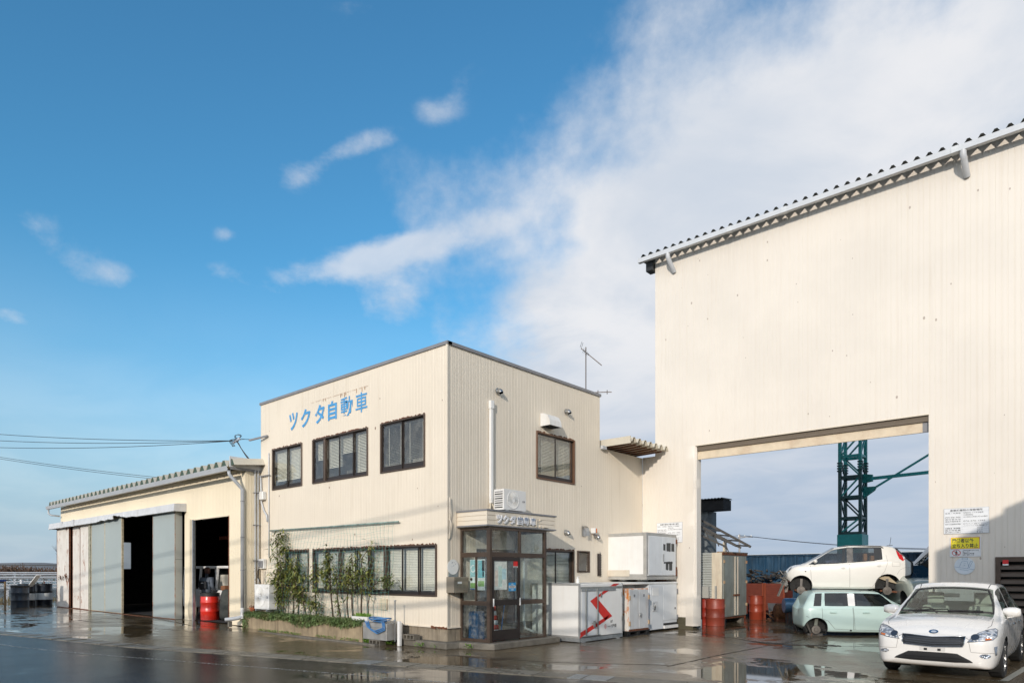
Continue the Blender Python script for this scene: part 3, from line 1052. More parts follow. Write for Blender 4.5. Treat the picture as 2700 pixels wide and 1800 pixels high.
o = poster('sticker', 'blue and white sticker on porch door below the notice', FPD, 1.07, 1.32, 1.30, 1.50, .001, [pmat('cyan blue', (.02, .25, .5))], 'sticker', marks=((.04, .96, .36, .64, WHITE), (.12, .88, .44, .56, PNAVY), (.35, .65, .78, .86, PLT), (.3, .7, .12, .2, PLT)))
# traffic cones stacked inside the porch, and a stick
cs = thing('traffic_cone', 'tall red and white traffic cone standing behind porch door glass', 'cone', (.52, 1.0, .15))
CR = mat('cone red', (.55, .05, .03), .5)
prev = 0
for i in range(8):
    r0, r1 = .16 - i * .017, .16 - (i + 1) * .017
    MB().lathe([(r0, i * .11 + .03), (r1, (i + 1) * .11 + .029)], n=18).build('cone_band', CR if i % 2 == 0 else WHITE, cs, smooth='all')
MB().box(-.2, .2, -.2, .2, 0, .03).build('cone_base', CR, cs, bevel=.01)
tag(MB().tube([(.70, 1.02, .16), (.62, 1.28, 1.05)], .012, 6).build('blue_rod', BLUE, None), 'thin blue rod leaning inside the porch', 'rod')
tag(MB().box(.12, .42, .56, .8, .151, .80).box(.14, .40, .57, .79, .80, .83).build('crate', mat('blue plastic crate', (.03, .16, .35), .5), None, bevel=.01), 'blue plastic bin seen through dusty porch side glass', 'bin')
MB().tube([(.06, 2.62, 2.2), (.06, 2.62, .5), (.08, 2.66, .3), (.3, 2.75, .22)], .035, 10).build('drain_pipe', WHITE, off, smooth=True)
# ---------------------------------------------------------------- mailbox and round map plate by the corner
mbx = thing('mailbox', 'brown-grey steel mailbox with white name card on office corner', 'mailbox', (.02, -.05, 1.27))
TAUPE = mat('taupe steel', (.24, .205, .155), .45, var=.06)
MB().box(.0, .25, 0, .46, 0, .36).build('body', TAUPE, mbx, bevel=.006)
MB().box(.2505, .262, .02, .44, .27, .345).build('flap', mat('taupe flap', (.19, .16, .12), .45), mbx, bevel=.003)
MB().box(.2505, .254, .12, .25, .205, .255).build('name_card', WHITE, mbx)
mb = MB()
for i in range(3):
    for j in range(3):
        mb.lathe([(.0, 0), (.008, 0)], (.2512, .12 + i * .1, .06 + j * .055), 'X', 8)
mb.build('rivet_row', DARK, mbx)
rp = thing('round_map_sign', 'round white plate with faint ink marks above the mailbox', 'sign', (.03, .15, 1.86))
MB().lathe([(0, .0), (.175, .0), (.175, .006), (0, .006)], (0, 0, 0), 'X', 32).build('plate', WHITE, rp)
mb = MB()
for k in range(9):
    y, z = random.uniform(-.09, .1), random.uniform(.0, .12)
    mb.box(.0062, .0068, y, y + random.uniform(.01, .03), z, z + random.uniform(.008, .03))
mb.build('ink_mark', mat('faint ink', (.35, .36, .4), .6), rp)
MB().box(-.008, -.002, -.15, .16, -.28, -.02).build('backing', GALV, rp)
# ---------------------------------------------------------------- air conditioners


def aircon(name, label, loc, rz, w=.78, d=.30, h=.55, grille=True):
    """front faces local -Y, left side louvres"""
    t = thing(name, label, 'air conditioner', loc, rz, 'outdoor air conditioners')
    body = MB().box(0, w, 0, d, .05, h)
    body.build('casing', WHITED, t, bevel=.012, seg=2)
    cx, cz, r = w * .40, h * .54, h * .39
    MB().lathe([(r, -.004), (r * .99, -.012), (r * .95, -.012), (r * .94, -.002)], (cx, 0, cz), 'Y', 32).build('fan_ring', WHITE, t, smooth=True)
    MB().lathe([(0, -.002), (r * .94, -.002)], (cx, 0, cz), 'Y', 28).build('fan_opening', mat('fan shade grey', (.11, .10, .085), .7), t)
    mb = MB()
    for k in range(32):
        a = 2 * math.pi * k / 32
        mb.bar((cx + .05 * math.cos(a), -.010, cz + .05 * math.sin(a)), (cx + r * .95 * math.cos(a), -.010, cz + r * .95 * math.sin(a)), .011, .004)
    mb.lathe([(0, -.012), (.055, -.012), (.055, -.008)], (cx, 0, cz), 'Y', 20)
    mb.build('fan_guard', WHITE, t)
    for k in range(8):
        MB().box(-.004, .002, .04, d - .03, .10 + k * .052, .126 + k * .052).build('side_louvre', DARK if k % 2 == 0 else GREY, t)
    MB().box(w * .83, w * .93, -.003, .0, h * .48, h * .56).build('badge', GREY, t)
    MB().box(w * .86, w * .88, -.0045, -.003, h * .50, h * .55).build('badge_mark', WHITE, t)
    for x in (.08, w - .14):
        MB().box(x, x + .06, -.02, d + .02, 0, .05).build('foot', GALV, t)
    return t


aircon('air_conditioner', 'white outdoor air conditioner standing on the porch canopy', (.77, 1.08, 3.15), R(90), .80, .32, .54)
aircon('air_conditioner', 'white outdoor air conditioner behind the planter by the downpipe', (-7.95, -.50, .60), 0, .86, .42, .79)
# ---------------------------------------------------------------- TV antenna on the roof
an = thing('tv_antenna', 'thin television antenna mast on the office roof', 'antenna', (-.40, 6.02, 6.50))
AN = mat('antenna steel', (.10, .08, .07), .5, metal=.5)
MB().cyl((0, 0, 0), (0, 0, 1.98), .016, n=8).build('mast', AN, an)
MB().bar((-.22, -.16, .62), (.62, .45, .62), .025, .02).build('boom', AN, an)
MB().bar((-.12, -.08, 1.95), (.38, .28, 1.42), .03, .02).build('boom', AN, an)
for k in range(7):
    f = k / 6
    c = Vector((-.12, -.08, 1.95)).lerp(Vector((.38, .28, 1.42)), f * .35)
    l_ = .22 - .02 * k
    z_ = .12 if k < 2 else 0
    MB().cyl((c.x - l_ * .8, c.y + l_ * .9, c.z + z_), (c.x + l_ * .8, c.y - l_ * .9, c.z + z_), .006, n=5).build('element', GALV, an)
for k in range(4):
    x = -.15 + k * .22
    MB().cyl((x, x * .73, .56), (x, x * .73, .68), .012, n=5).build('element', AN, an)
# ================================================================ PLANTER, SHRUBS AND THINGS BEFORE THE OFFICE
PW = thing('concrete_planter', 'long stained concrete planter under the office windows', 'planter', (-8.55, -.55, 0))
mb = MB().box(0, 6.07, 0, .07, .0, .50)
mb.box(0, .07, .07, .53, .0, .50).box(6.0, 6.07, .07, .53, 0, .50)
mb.build('planter_wall', mat('stained board concrete', (.30, .235, .15), .85, var=.25, scale=3, dirt_amt=.85, dirt=(.10, .07, .04), streak=1, bump=.4, bscale=18), PW, bevel=.006)
MB().box(.07, 6.0, .07, .53, .02, .44).build('soil', mat('dark soil', (.04, .03, .02), .95, bump=.5), PW)
LEAFA = mat('shrub leaf', (.14, .175, .05), .45, var=.55, scale=14)
LEAFB = mat('yellowish shrub leaf', (.27, .27, .07), .5, var=.5, scale=14)
BARK = mat('shrub bark', (.075, .052, .035), .9, var=.3, scale=20)
COVER = mat('trailing ground cover leaf', (.125, .185, .06), .6, var=.6, scale=9, dirt_amt=.45, dirt=(.24, .17, .075))
WEED = mat('bright weed leaf', (.13, .25, .025), .6, var=.4, scale=20)


def leaf(mb, p, d, L_, w, droop=.5):
    """a long leaf folded along its rib: four triangles"""
    d = Vector(d).normalized()
    s_ = d.cross(Vector((0, 0, 1)))
    s_ = s_.normalized() if s_.length > .01 else Vector((1, 0, 0))
    p = Vector(p)
    m_ = p + d * L_ * .5 + Vector((0, 0, -.10 * L_ * droop))
    e = p + d * L_ + Vector((0, 0, -.45 * L_ * droop))
    mb.add([p, m_ + s_ * w / 2, e, m_ - s_ * w / 2, m_ + Vector((0, 0, -w * .15))], [(0, 1, 4), (1, 2, 4), (2, 3, 4), (3, 0, 4)])


def rdir(zmin=-.4, zmax=.8):
    a = random.uniform(0, 2 * math.pi)
    z = random.uniform(zmin, zmax)
    c = math.sqrt(max(.05, 1 - z * z))
    return Vector((math.cos(a) * c, math.sin(a) * c * .75, z))


def shrub(x, h, crown0, rad, n, label, lean=0, fork=True):
    t = thing('climbing_shrub', label, 'shrub', (x, -.25, .44), 0, 'slender shrubs in the planter')
    mb, lf, lf2 = MB(), MB(), MB()
    tips = []
    pts = [Vector((lean * f + .03 * math.sin(f * 5 + x * 3), -.03 * f + .02 * math.sin(f * 7 + x), h * f)) for f in [i / 8 for i in range(9)]]
    mb.tube(pts, [.026 - .017 * i / 8 for i in range(9)], 7)
    for k in range(6 if fork else 3):
        f = random.uniform(crown0 / h * .9, .95)
        b = pts[min(7, int(f * 8))]
        d = rdir(.25, .8)
        e = b + d * random.uniform(.15, rad * 1.3)
        e.y = min(max(e.y, -.22), .12)
        mb.tube([b, b.lerp(e, .5) + Vector((0, 0, .03)), e], [.011, .008, .004], 5)
        tips.append((b, e))
    for i in range(int(n * 1.05)):
        if random.random() < .7 and tips:
            b, e = random.choice(tips)
            p = b.lerp(e, random.uniform(.3, 1.1)) + Vector((random.gauss(0, rad * .3), random.gauss(0, .06), random.gauss(0, .09)))
        else:
            f = random.uniform(crown0 / h, 1.03)
            p = pts[min(8, int(f * 8))] + Vector((random.gauss(0, rad * .4), random.gauss(0, .06), random.gauss(0, .10)))
        p.y = min(max(p.y, -.32), .17)
        leaf(lf if random.random() < .6 else lf2, p, rdir(-.5, .5), random.uniform(.12, .22), random.uniform(.035, .06), random.uniform(.3, 1.2))
    for i in range(n // 12):
        leaf(lf, (random.gauss(0, .1), random.gauss(0, .06), random.uniform(.02, .25)), rdir(-.1, .9), .1, .03)
    mb.build('trunk', BARK, t, smooth='all')
    c = lf.build('crown', LEAFA, t, fix=False)
    c['kind'] = 'stuff'
    c = lf2.build('crown', LEAFB, t, fix=False)
    c['kind'] = 'stuff'


SH = [(-7.0, 2.4, .25, .36, 900, 'tallest densest leafy shrub in the planter beside the air conditioner'),
      (-6.72, 1.75, .5, .25, 330, 'leafy shrub just right of the densest one in the planter'),
      (-6.2, 1.65, .6, .26, 260, 'shrub in the planter before the small lower window'),
      (-5.95, 1.7, .55, .26, 300, 'bushy shrub between the small and the long lower window'),
      (-5.55, 1.2, .5, .2, 150, 'short leafy shrub at the edge of the long window band'),
      (-4.98, 1.55, .2, .2, 260, 'shrub leafy down to its foot below the long window'),
      (-4.2, 1.95, 1.0, .36, 300, 'shrub with a spreading top over the thick window mullion'),
      (-3.85, 1.25, .45, .16, 110, 'thin bare-stemmed shrub with a few low leaves'),
      (-3.5, 1.35, .8, .2, 90, 'thin shrub leaning across the long window, sparse leaves'),
      (-3.25, 1.75, 1.0, .3, 190, 'slender shrub with loose leaves high on the window'),
      (-2.85, 1.85, .95, .45, 340, 'shrub at the planter end with wide spreading crown')]
for x, h, c0, rad, n, lab in SH:
    shrub(x, h, c0, rad, n, lab, lean=random.uniform(-.18, .05))
# one arching branch with a tuft, over the sixth pane
t = thing('climbing_shrub', 'arching branch ending in a leafy tuft over a pale window pane', 'shrub', (-2.62, -.25, .44), 0, 'slender shrubs in the planter')
mb = MB().tube([(0, 0, 0), (-.03, 0, .5), (.1, 0, .9), (.45, -.02, 1.08), (.75, -.03, 1.12)], [.02, .017, .013, .009, .005], 6)
mb.build('trunk', BARK, t, smooth='all')
lf = MB()
for i in range(150):
    a = Vector((.78 + random.gauss(0, .13), random.gauss(0, .05), 1.10 + random.gauss(0, .09)))
    leaf(lf, a, rdir(-.5, .5), random.uniform(.10, .17), .032, random.uniform(.4, 1.2))
c = lf.build('crown', LEAFA, t, fix=False)
c['kind'] = 'stuff'
# dried climber behind the air conditioner
t = thing('dry_climber', 'thin dry vine climbing between downpipe and air conditioner', 'vine', (-8.2, -.3, .46))
mb, lf = MB(), MB()
for k in range(6):
    x = random.uniform(-.1, .1)
    mb.tube([(x, 0, 0), (x + random.uniform(-.08, .08), 0, .5), (x + random.uniform(-.1, .12), 0, 1.0), (x + random.uniform(-.2, .2), 0, 1.45)], .006, 4)
mb.build('stem', BARK, t)
for i in range(130):
    z = random.random() ** 1.6 * 1.45
    leaf(lf, (random.gauss(0, .10), random.gauss(0, .03), z), rdir(), .07, .025)
c = lf.build('leaves', mat('dry vine leaf', (.17, .13, .05), .7, var=.5, scale=15), t, fix=False)
c['kind'] = 'stuff'
# trailing cover
mb = MB()
for i in range(15000):
    x = random.uniform(-8.62, -2.5)
    k = .5 + .5 * math.sin(x * 2.3 + .8) * math.sin(x * .9) + random.uniform(-.2, .2)
    dens = .9 if x < -7.9 else .55 + .45 * math.sin(x * 3.1)
    if random.random() > max(.35, dens):
        pass
    hang = .05 + .22 * max(0, k) * (1.6 if x < -7.9 else 1)
    if x < -8.2:
        hang = .5
    r_ = random.random()
    if r_ < .55:
        p = (x, random.uniform(-.57, -.50) - random.random() * .06, .50 - hang * random.random() ** 1.3 + .04)
    else:
        p = (x, random.uniform(-.55, -.2), .46 + random.random() * .12)
    leaf(mb, p, Vector((random.uniform(-1, 1), random.uniform(-1, .2), random.uniform(-.8, .5))), random.uniform(.035, .08), random.uniform(.018, .034), .6)
tag(mb.build('ground_cover', COVER, None, fix=False), 'trailing green and dry ground cover spilling over the planter rim', 'ground cover', kind='stuff')
mb = MB()
for i in range(900):
    x = random.uniform(-7.9, -2.6)
    if math.sin(x * 4.2) + .7 * math.sin(x * 1.7) < -.3 + random.uniform(-.4, .2):
        continue
    leaf(mb, (x, -.60 + random.uniform(-.06, .04), .01 + random.random() * .07), Vector((random.uniform(-1, 1), random.uniform(-1, 1), random.uniform(.1, 1))), .05, .022, .5)
for cx_, cy_, n_ in ((-2.2, -.62, 150), (-1.45, -.5, 60), (-.55, -.34, 60), (.58, .12, 60), (-.1, -.3, 20)):
    for i in range(n_):
        leaf(mb, (cx_ + random.gauss(0, .07), cy_ + random.gauss(0, .03), .02 + random.random() * .09), Vector((random.uniform(-1, 1), random.uniform(-1, 1), random.uniform(.1, 1))), .055, .024, .5)
tag(mb.build('weed', WEED, None, fix=False), 'bright green weeds along the foot of the planter', 'weed', kind='stuff')
# red-leaved pot plant
t = thing('potted_plant', 'terracotta pot with reddish leaves at the planter end', 'plant', (-8.35, -.33, .47))
MB().lathe([(.06, 0), (.10, .17), (.115, .17), (.115, .2), (.09, .2), (.085, .15), (0, .15)], n=18).build('pot', mat('terracotta', (.45, .14, .06), .8), t, smooth=True)
mb = MB()
for i in range(260):
    leaf(mb, (random.gauss(.08, .16), random.gauss(0, .08), .1 + random.random() * .16), rdir(-.3, .9), .05, .028)
c = mb.build('leaves', mat('reddish leaf', (.17, .035, .02), .6, var=.5, scale=20), t, fix=False)
c['kind'] = 'stuff'
# white trough with grass
t = thing('flower_trough', 'white plastic trough with short grass on the planter rim', 'trough', (-3.05, -.45, .50))
MB().add([(0, .02, 0), (.62, .02, 0), (.62, .2, 0), (0, .2, 0), (-.03, 0, .13), (.65, 0, .13), (.65, .22, .13), (-.03, .22, .13)], [(0, 3, 2, 1), (0, 1, 5, 4), (1, 2, 6, 5), (2, 3, 7, 6), (3, 0, 4, 7), (4, 5, 6, 7)]).build('trough_body', WHITE, t)
mb = MB()
for i in range(260):
    leaf(mb, (random.uniform(.02, .6), random.uniform(.03, .19), .12), Vector((random.uniform(-.4, .4), random.uniform(-.4, .4), 1)), random.uniform(.06, .14), .012, .2)
c = mb.build('grass', WEED, t, fix=False)
c['kind'] = 'stuff'
# plant net with its bar
t = thing('plant_net', 'thin green plant net hung from a bar above the lower windows', 'net', (-7.79, -.09, 0))
mb = MB().tube([(0, 0, 3.01), (3.1, 0, 2.985), (6.15, 0, 2.975)], .022, 8)
mb.build('net_bar', mat('weathered green bamboo pole', (.22, .30, .27), .5, var=.4, scale=6), t, smooth='all')
mb = MB()


def npt(u, z):
    f = (3.0 - z) / 2.5
    return (u + .08 * math.sin(z * 4 + u), -.015 - .20 * f + .02 * math.sin(u * 5 + z * 3), z)


for i in range(40):
    u = .05 + i * .153
    zb = .55 if u < 5.2 else 1.0 + .5 * math.sin(u * 3)
    pp = [npt(u, 2.98 - (2.98 - zb) * k / 8) for k in range(9)]
    for a, b in zip(pp[:-1], pp[1:]):
        mb.bar(a, b, .0035, .0035)
for j in range(16):
    z = 2.9 - j * .15
    pp = [npt(.05 + 5.95 * k / 16, z + .03 * math.sin(k * 1.3 + j)) for k in range(17)]
    for a, b in zip(pp[:-1], pp[1:]):
        mb.bar(a, b, .0035, .0035)
c = mb.build('netting', mat('green net cord', (.12, .34, .30), .6), t)
c['kind'] = 'stuff'
# stainless box with blue hose, blocks, tap
HX, HY = -2.36, -.66


def cinder(loc, rz, label):
    mb = MB()
    mb.box(0, .39, 0, .022, 0, .19).box(0, .39, .10, .122, 0, .19)
    for x in (0, .115, .245, .36):
        mb.box(x, x + .03, .022, .10, .0, .19)
    o = mb.build('concrete_block', CONCG, None)
    o.location = loc
    o.rotation_euler = (R(90), 0, rz)
    return tag(o, label, 'block', 'loose concrete blocks')


cinder((-2.03, -.50, .0), R(4), 'hollow concrete block under the steel hose box')
cinder((-1.2, -.12, .152), R(0), 'hollow concrete block lying on the step against the office plinth')
o = cinder((-2.40, -.40, .0), R(2), 'dark concrete block propping the back of the hose box')
t = thing('steel_box', 'brushed steel box on concrete blocks with blue hose on it', 'steel box', (-2.30, -.66, .123))
MB().box(0, .92, 0, .50, 0, .40).build('casing', mat('brushed stainless', (.34, .33, .31), .45, metal=.35, var=.2, scale=4), t, bevel=.008)
MB().box(.0, .92, -.012, .0, .30, .315).build('seam_lip', GALV, t)
mb = MB()
for k in range(9):
    pts = []
    r_ = random.uniform(.14, .27)
    oz = random.uniform(0, .10)
    ph = random.uniform(0, .5)
    for i in range(25):
        a = 2 * math.pi * i / 24
        pts.append((.42 + r_ * 1.35 * math.cos(a + ph), .2 + r_ * .72 * math.sin(a + ph) + random.uniform(-.012, .012), .415 + oz + .015 * math.sin(a * 2 + k)))
    mb.tube(pts, .009, 6)
for k in range(3):
    x0, x1 = .12 + .06 * k, .78 + .04 * k
    mb.tube([(x0, -.02, .44), (x0 + .12, -.045, .30 - .03 * k), ((x0 + x1) / 2 + .08, -.05, .22 - .03 * k), (x1 + .06, -.045, .30 - .02 * k), (x1, -.02, .44)], .013, 6)
o = mb.build('garden_hose', mat('blue hose', (.06, .19, .42), .35, var=.15), None, smooth='all')
o.location = (-2.30, -.66, .123)
tag(o, 'coil of blue garden hose heaped on the steel box', 'hose')
t = thing('standpipe', 'white standpipe with a metal tap beside the steel box', 'tap', (-1.22, -.40, .0))
MB().box(-.04, .04, -.04, .04, 0, .58).build('post', WHITE, t, bevel=.008)
mb = MB().cyl((-.10, -.05, .1), (-.10, -.05, 1.05), .016, n=8)
mb.cyl((-.10, -.05, .55), (-.10, -.16, .53), .016, n=8).lathe([(0, 0), (.03, .0), (.03, .03), (0, .03)], (-.10, -.05, 1.05), 'Z', 10)
mb.cyl((-.14, -.06, .60), (-.06, -.06, .60), .012, n=6)
mb.build('tap_pipe', STEEL, t)
o = MB().box(-2.44, -2.17, -.055, -.012, .80, 1.08).build('power_outlet_box', mat('ivory plastic', (.66, .58, .42), .5), off, bevel=.01)
# meters, conduits, downpipes at the far end of the office
MB().box(-8.42, -8.12, -.12, -.012, 1.86, 2.16).build('meter_panel', WHITED, off, bevel=.01)
for x in (-8.38, -8.24):
    MB().box(x, x + .09, -.17, -.121, 1.9, 2.10).build('meter_window', GREY, off, bevel=.01)
MB().tube([(-7.95, -.03, 5.4), (-7.95, -.03, 2.2)], .018, 8).build('conduit', LGREY, off, smooth='all')
mb = MB().tube([(-8.42, -.05, 4.75), (-8.40, -.05, 4.4), (-8.36, -.05, 3.9), (-8.22, -.05, 3.65), (-8.05, -.05, 3.5), (-8.0, -.05, 3.3)], .03, 8)
mb.build('conduit', LGREY, off, smooth='all')
MB().box(-8.36, -8.14, -.14, -.012, 3.98, 4.24).build('junction_box', WHITED, off, bevel=.02)
MB().bar((-8.6, -.06, 4.72), (-7.85, -.06, 4.72), .03, .03).build('cable_bracket', GREY, off)
MB().bar((-8.75, -.25, 5.86), (-8.0, -.05, 5.93), .05, .05).build('cable_bracket', GREY, off)
MB().tube([(-8.1, -.28, 1.86), (-8.1, -.3, 1.6), (-7.9, -.32, 1.42)], .02, 6).build('conduit', DARK, off)
# ================================================================ WORKSHOP SHED
SY, SX0, SX1, SH_ = -.49, -27.1, -8.53, 4.82
she = thing('workshop_shed', 'long low cream workshop shed with folded roof and sliding doors', 'building', (0, 0, 0))
FS = lambda u, d, z: (u, SY - d, z)
OP1, OP2 = (-26.6, -12.9, .0, 3.98), (-12.12, -9.58, .0, 3.56)
ribbed(FS, SX0, SX1, .10, SH_ + .13, [OP1, OP2], pitch=.10, depth=.008).build('wall', CREAM3, she)
FE = lambda u, d, z: (SX1 + d, u, z)
ribbed(FE, SY, .02, .10, SH_ + .2, [], pitch=.10, depth=.012).build('wall', CREAM3, she)
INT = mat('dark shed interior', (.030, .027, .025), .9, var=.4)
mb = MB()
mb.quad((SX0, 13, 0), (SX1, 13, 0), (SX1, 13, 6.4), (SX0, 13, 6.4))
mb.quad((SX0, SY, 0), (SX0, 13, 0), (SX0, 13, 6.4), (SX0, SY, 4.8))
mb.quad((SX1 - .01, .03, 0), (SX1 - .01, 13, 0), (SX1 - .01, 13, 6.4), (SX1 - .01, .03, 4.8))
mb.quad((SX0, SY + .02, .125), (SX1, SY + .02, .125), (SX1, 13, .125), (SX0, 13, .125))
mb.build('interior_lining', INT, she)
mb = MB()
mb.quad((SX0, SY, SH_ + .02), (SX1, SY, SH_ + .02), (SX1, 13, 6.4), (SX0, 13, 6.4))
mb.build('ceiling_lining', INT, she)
# roof of folded plates, gutter, gable cap
GRN = mat('green roof underside', (.05, .085, .06), .6)
ro = teeth(MB(), lambda u, w, z: (u, w, z), SX0 - .12, SX1 + .06, .50, .20, SY - .50, 13.0, SH_ + .14, 6.55, top=.26, bot=.20, t=.006).build('roof', ROOFC, she)
for k in range(38):
    u = SX0 - .12 + k * .5
    MB().add([(u + .12, SY - .485, SH_ + .145), (u + .24, SY - .485, SH_ + .33), (u + .36, SY - .485, SH_ + .33), (u + .49, SY - .485, SH_ + .145)], [(0, 1, 2, 3)]).build('rib_stop', GRN, she)
MB().box(SX1 + .03, SX1 + .075, SY - .52, 3.5, SH_ + .10, SH_ + .42).build('gable_cap', PALEGREY, she)
MB().box(SX1 + .02, SX1 + .06, SY - .48, 3.4, SH_ + .03, SH_ + .10).build('gable_trim', GREY, she)
SGUT = mat('grey gutter pvc', (.44, .46, .48), .4, var=.08)
g = MB().prism([(0, 0), (.10, 0), (.135, .14), (.125, .14), (.09, .012), (.0, .012)], lambda u, v, w: (w, SY - .47 - u, SH_ - .01 + v), SX0 - .15, SX1 + .02)
g.build('roof_gutter', SGUT, she)
mb = MB().tube([(SX0 - .05, SY - .5, SH_ - .02), (SX0 - .05, SY - .5, SH_ - .2), (SX0 + .03, SY - .42, SH_ - .28), (SX0 + .2, SY - .1, SH_ - .32)], .04, 8)
mb.build('downpipe', SGUT, she, smooth='all')
mb = MB().tube([(SX1 - .04, SY - .50, SH_ - .02), (SX1 - .03, SY - .49, SH_ - .12), (SX1 + .02, SY - .22, SH_ - .42), (SX1 + .03, SY - .11, SH_ - .55), (SX1 + .03, SY - .11, .62)], .052, 12)
mb.build('downpipe', SGUT, she, smooth='all')
for z in (1.8, 2.8, 3.9):
    MB().lathe([(.055, 0), (.06, .0), (.06, .03), (.055, .03)], (SX1 + .03, SY - .11, z), 'Z', 12).build('pipe_clip', GREY, she)
MB().cyl((SX1 + .03, SY - .11, .34), (SX1 + .03, SY - .11, .66), .058, n=12).build('downpipe', WHITE, she, smooth=True)
mb = MB().tube([(SX1 + .03, SY - .11, .40), (SX1 - .02, SY - .20, .36), (SX1 - .12, SY - .36, .33), (SX1 - .24, SY - .52, .31)], .06, 14, cap=False)
mb.tube([(SX1 - .24, SY - .52, .31), (SX1 - .12, SY - .36, .33)], .052, 14, cap=False)
mb.build('outlet_pipe', SGUT, she, smooth=True)
MB().box(SX1 - .20, SX1 - .12, SY - .46, SY - .36, .09, .26).build('pipe_block', CONCG, she)
for x in (SX1 + .05, SX1 + .05):
    pass
for y in (-.20, -.10):
    MB().cyl((SX1 + .05, y, 1.2), (SX1 + .05, y, SH_ + .25), .022, n=8).build('conduit', LGREY, she)
    MB().cyl((SX1 + .05, y, SH_ + .2), (SX1 + .05, y, SH_ + .36), .034, n=8).build('conduit_head', WHITE, she)
for z in (2.1, 3.2, 4.2):
    MB().box(SX1 + .02, SX1 + .08, -.26, -.04, z, z + .02).build('pipe_clip', GREY, she)
# door track cover: long pale box, its lower lip bent over the opening
TC0, TC1 = -27.35, -12.72
mb = MB()
n = 150
vs, fs = [], []
for i in range(n + 1):
    u = TC0 + (TC1 - TC0) * i / n
    dent = 0
    if -20.5 < u < -16.2:
        dent = .10 * max(0, math.sin((u + 20.5) / 4.3 * math.pi)) * (.5 + .5 * math.sin(u * 5.1) * math.sin(u * 2.3)) + random.uniform(0, .02)
    if -18.4 < u < -17.6:
        dent += .06
    o_ = dent * .8
    vs += [(u, SY - .42, 4.12), (u, SY - .44 - .02 * random.random() - o_ * .6, 3.86 + dent), (u, SY - .40 - o_ * .9, 3.845 + dent), (u, SY - .01, 4.15)]
    if i:
        a, b = (i - 1) * 4, i * 4
        fs += [(a, b, b + 1, a + 1), (a + 1, b + 1, b + 2, a + 2), (a + 3, b + 3, b, a)]
e = n * 4
mb.add(vs, fs)
mb.quad((TC1, SY - .42, 4.12), (TC1, SY - .44, 3.86), (TC1, SY - .01, 3.86), (TC1, SY - .01, 4.15))
mb.quad((TC0, SY - .42, 4.12), (TC0, SY - .44, 3.86), (TC0, SY - .01, 3.86), (TC0, SY - .01, 4.15))
mb.build('track_cover', PALEGREY, she)
for u in (-25.3, -23.6):
    MB().box(u - .12, u + .12, SY - .47, SY - .43, 3.84, 4.14).build('track_bracket', PALEGREY, she)
# sliding doors
RUSTW = siding('chalky white door', (.66, .60, .56), streak=.15)
RW = mat('chalky rusted door', (.68, .645, .59), .7, var=.08, scale=2, dirt_amt=.4, streak=1, dirt=(.42, .30, .22), rust=.50, rscale=2.2)
BLD = siding('grey-blue door sheet', (.33, .38, .375), streak=.5, stain=(.42, .40, .32))


def sdoor(u0, u1, d, m, label=None, pitch=.1, trim=RUST, th=.06, lip=True, depth=.010, low_rust=False):
    F = lambda u, dd, z: (u, SY - d - dd, z)
    o = ribbed(F, u0 + .04, u1 - .04, .14, 3.93, [], pitch=pitch, depth=depth).build('sliding_door', m, she)
    if label:
        o['label'] = label
    mb = MB()
    fbox(mb, F, u0, u0 + .04, -th, .014, .13, 3.94)
    mb.build('door_edge', trim, o)
    mb = MB()
    fbox(mb, F, u1 - .04, u1, -th, .014, .13, 3.94)
    mb.build('door_edge', trim, o)
    mb = MB()
    fbox(mb, F, u0 + .04, u1 - .04, -.03, .004, .11, .14)
    mb.build('door_rail', trim, o)
    if low_rust:
        mb = MB()
        for k in range(26):
            u = random.uniform(u0 + .06, u1 - .12)
            z = 1.55 + random.gauss(0, .06)
            fbox(mb, F, u, u + random.uniform(.03, .1), .012, .0135, z - random.uniform(.02, .18), z + random.uniform(.01, .05))
        mb.build('rust_patch', RUST, o)
    return o


sdoor(-26.85, -24.95, .22, RW, 'chalky white door panel with a rust band', pitch=.25, trim=RUST, depth=.004, low_rust=True)
sdoor(-24.75, -23.5, .14, RW, 'chalky white door panel streaked with rust at its foot', pitch=.25, depth=.004)
sdoor(-23.4, -22.1, .22, RW, 'chalky white door panel with one rusty seam', pitch=.25, depth=.004)
BEIGE = mat('flaking beige trim', (.50, .42, .28), .7, var=.3, scale=10, rust=.35, rscale=6)
MB().box(-22.06, -21.82, SY - .29, SY - .12, .1, 3.9).build('door_stile', mat('mossy door stile', (.30, .29, .22), .8, var=.4, scale=8, rust=.4, rscale=5), she)
sdoor(-21.8, -20.1, .24, BLD, 'grey-blue ribbed door panel', trim=BEIGE)
sdoor(-20.1, -18.16, .245, BLD, 'grey-blue ribbed door panel at the edge of the opening', trim=BEIGE)
dq = sdoor(-15.03, -13.05, .25, BLD, 'grey-blue ribbed door panel right of the opening', trim=mat('rusty door edge', (.30, .25, .2), .8, var=.3, rust=.7, rscale=5))
FD = lambda u, dd, z: (-13.05 + dd, u, z)
mb = MB()
fbox(mb, FD, SY - .25, SY - .02, -.05, .002, .12, 3.9)
mb.build('door_return', siding('pale door return', (.36, .37, .34), streak=.35), she)
MB().box(-13.052, -13.046, SY - .25, SY - .02, 2.2, 2.21).build('door_seam', DARK, she)
MB().box(-18.10, -18.08, SY - .20, SY + .05, 1.9, 2.95).build('door_notice', mat('pale blue paper', (.45, .52, .58), .7), she)
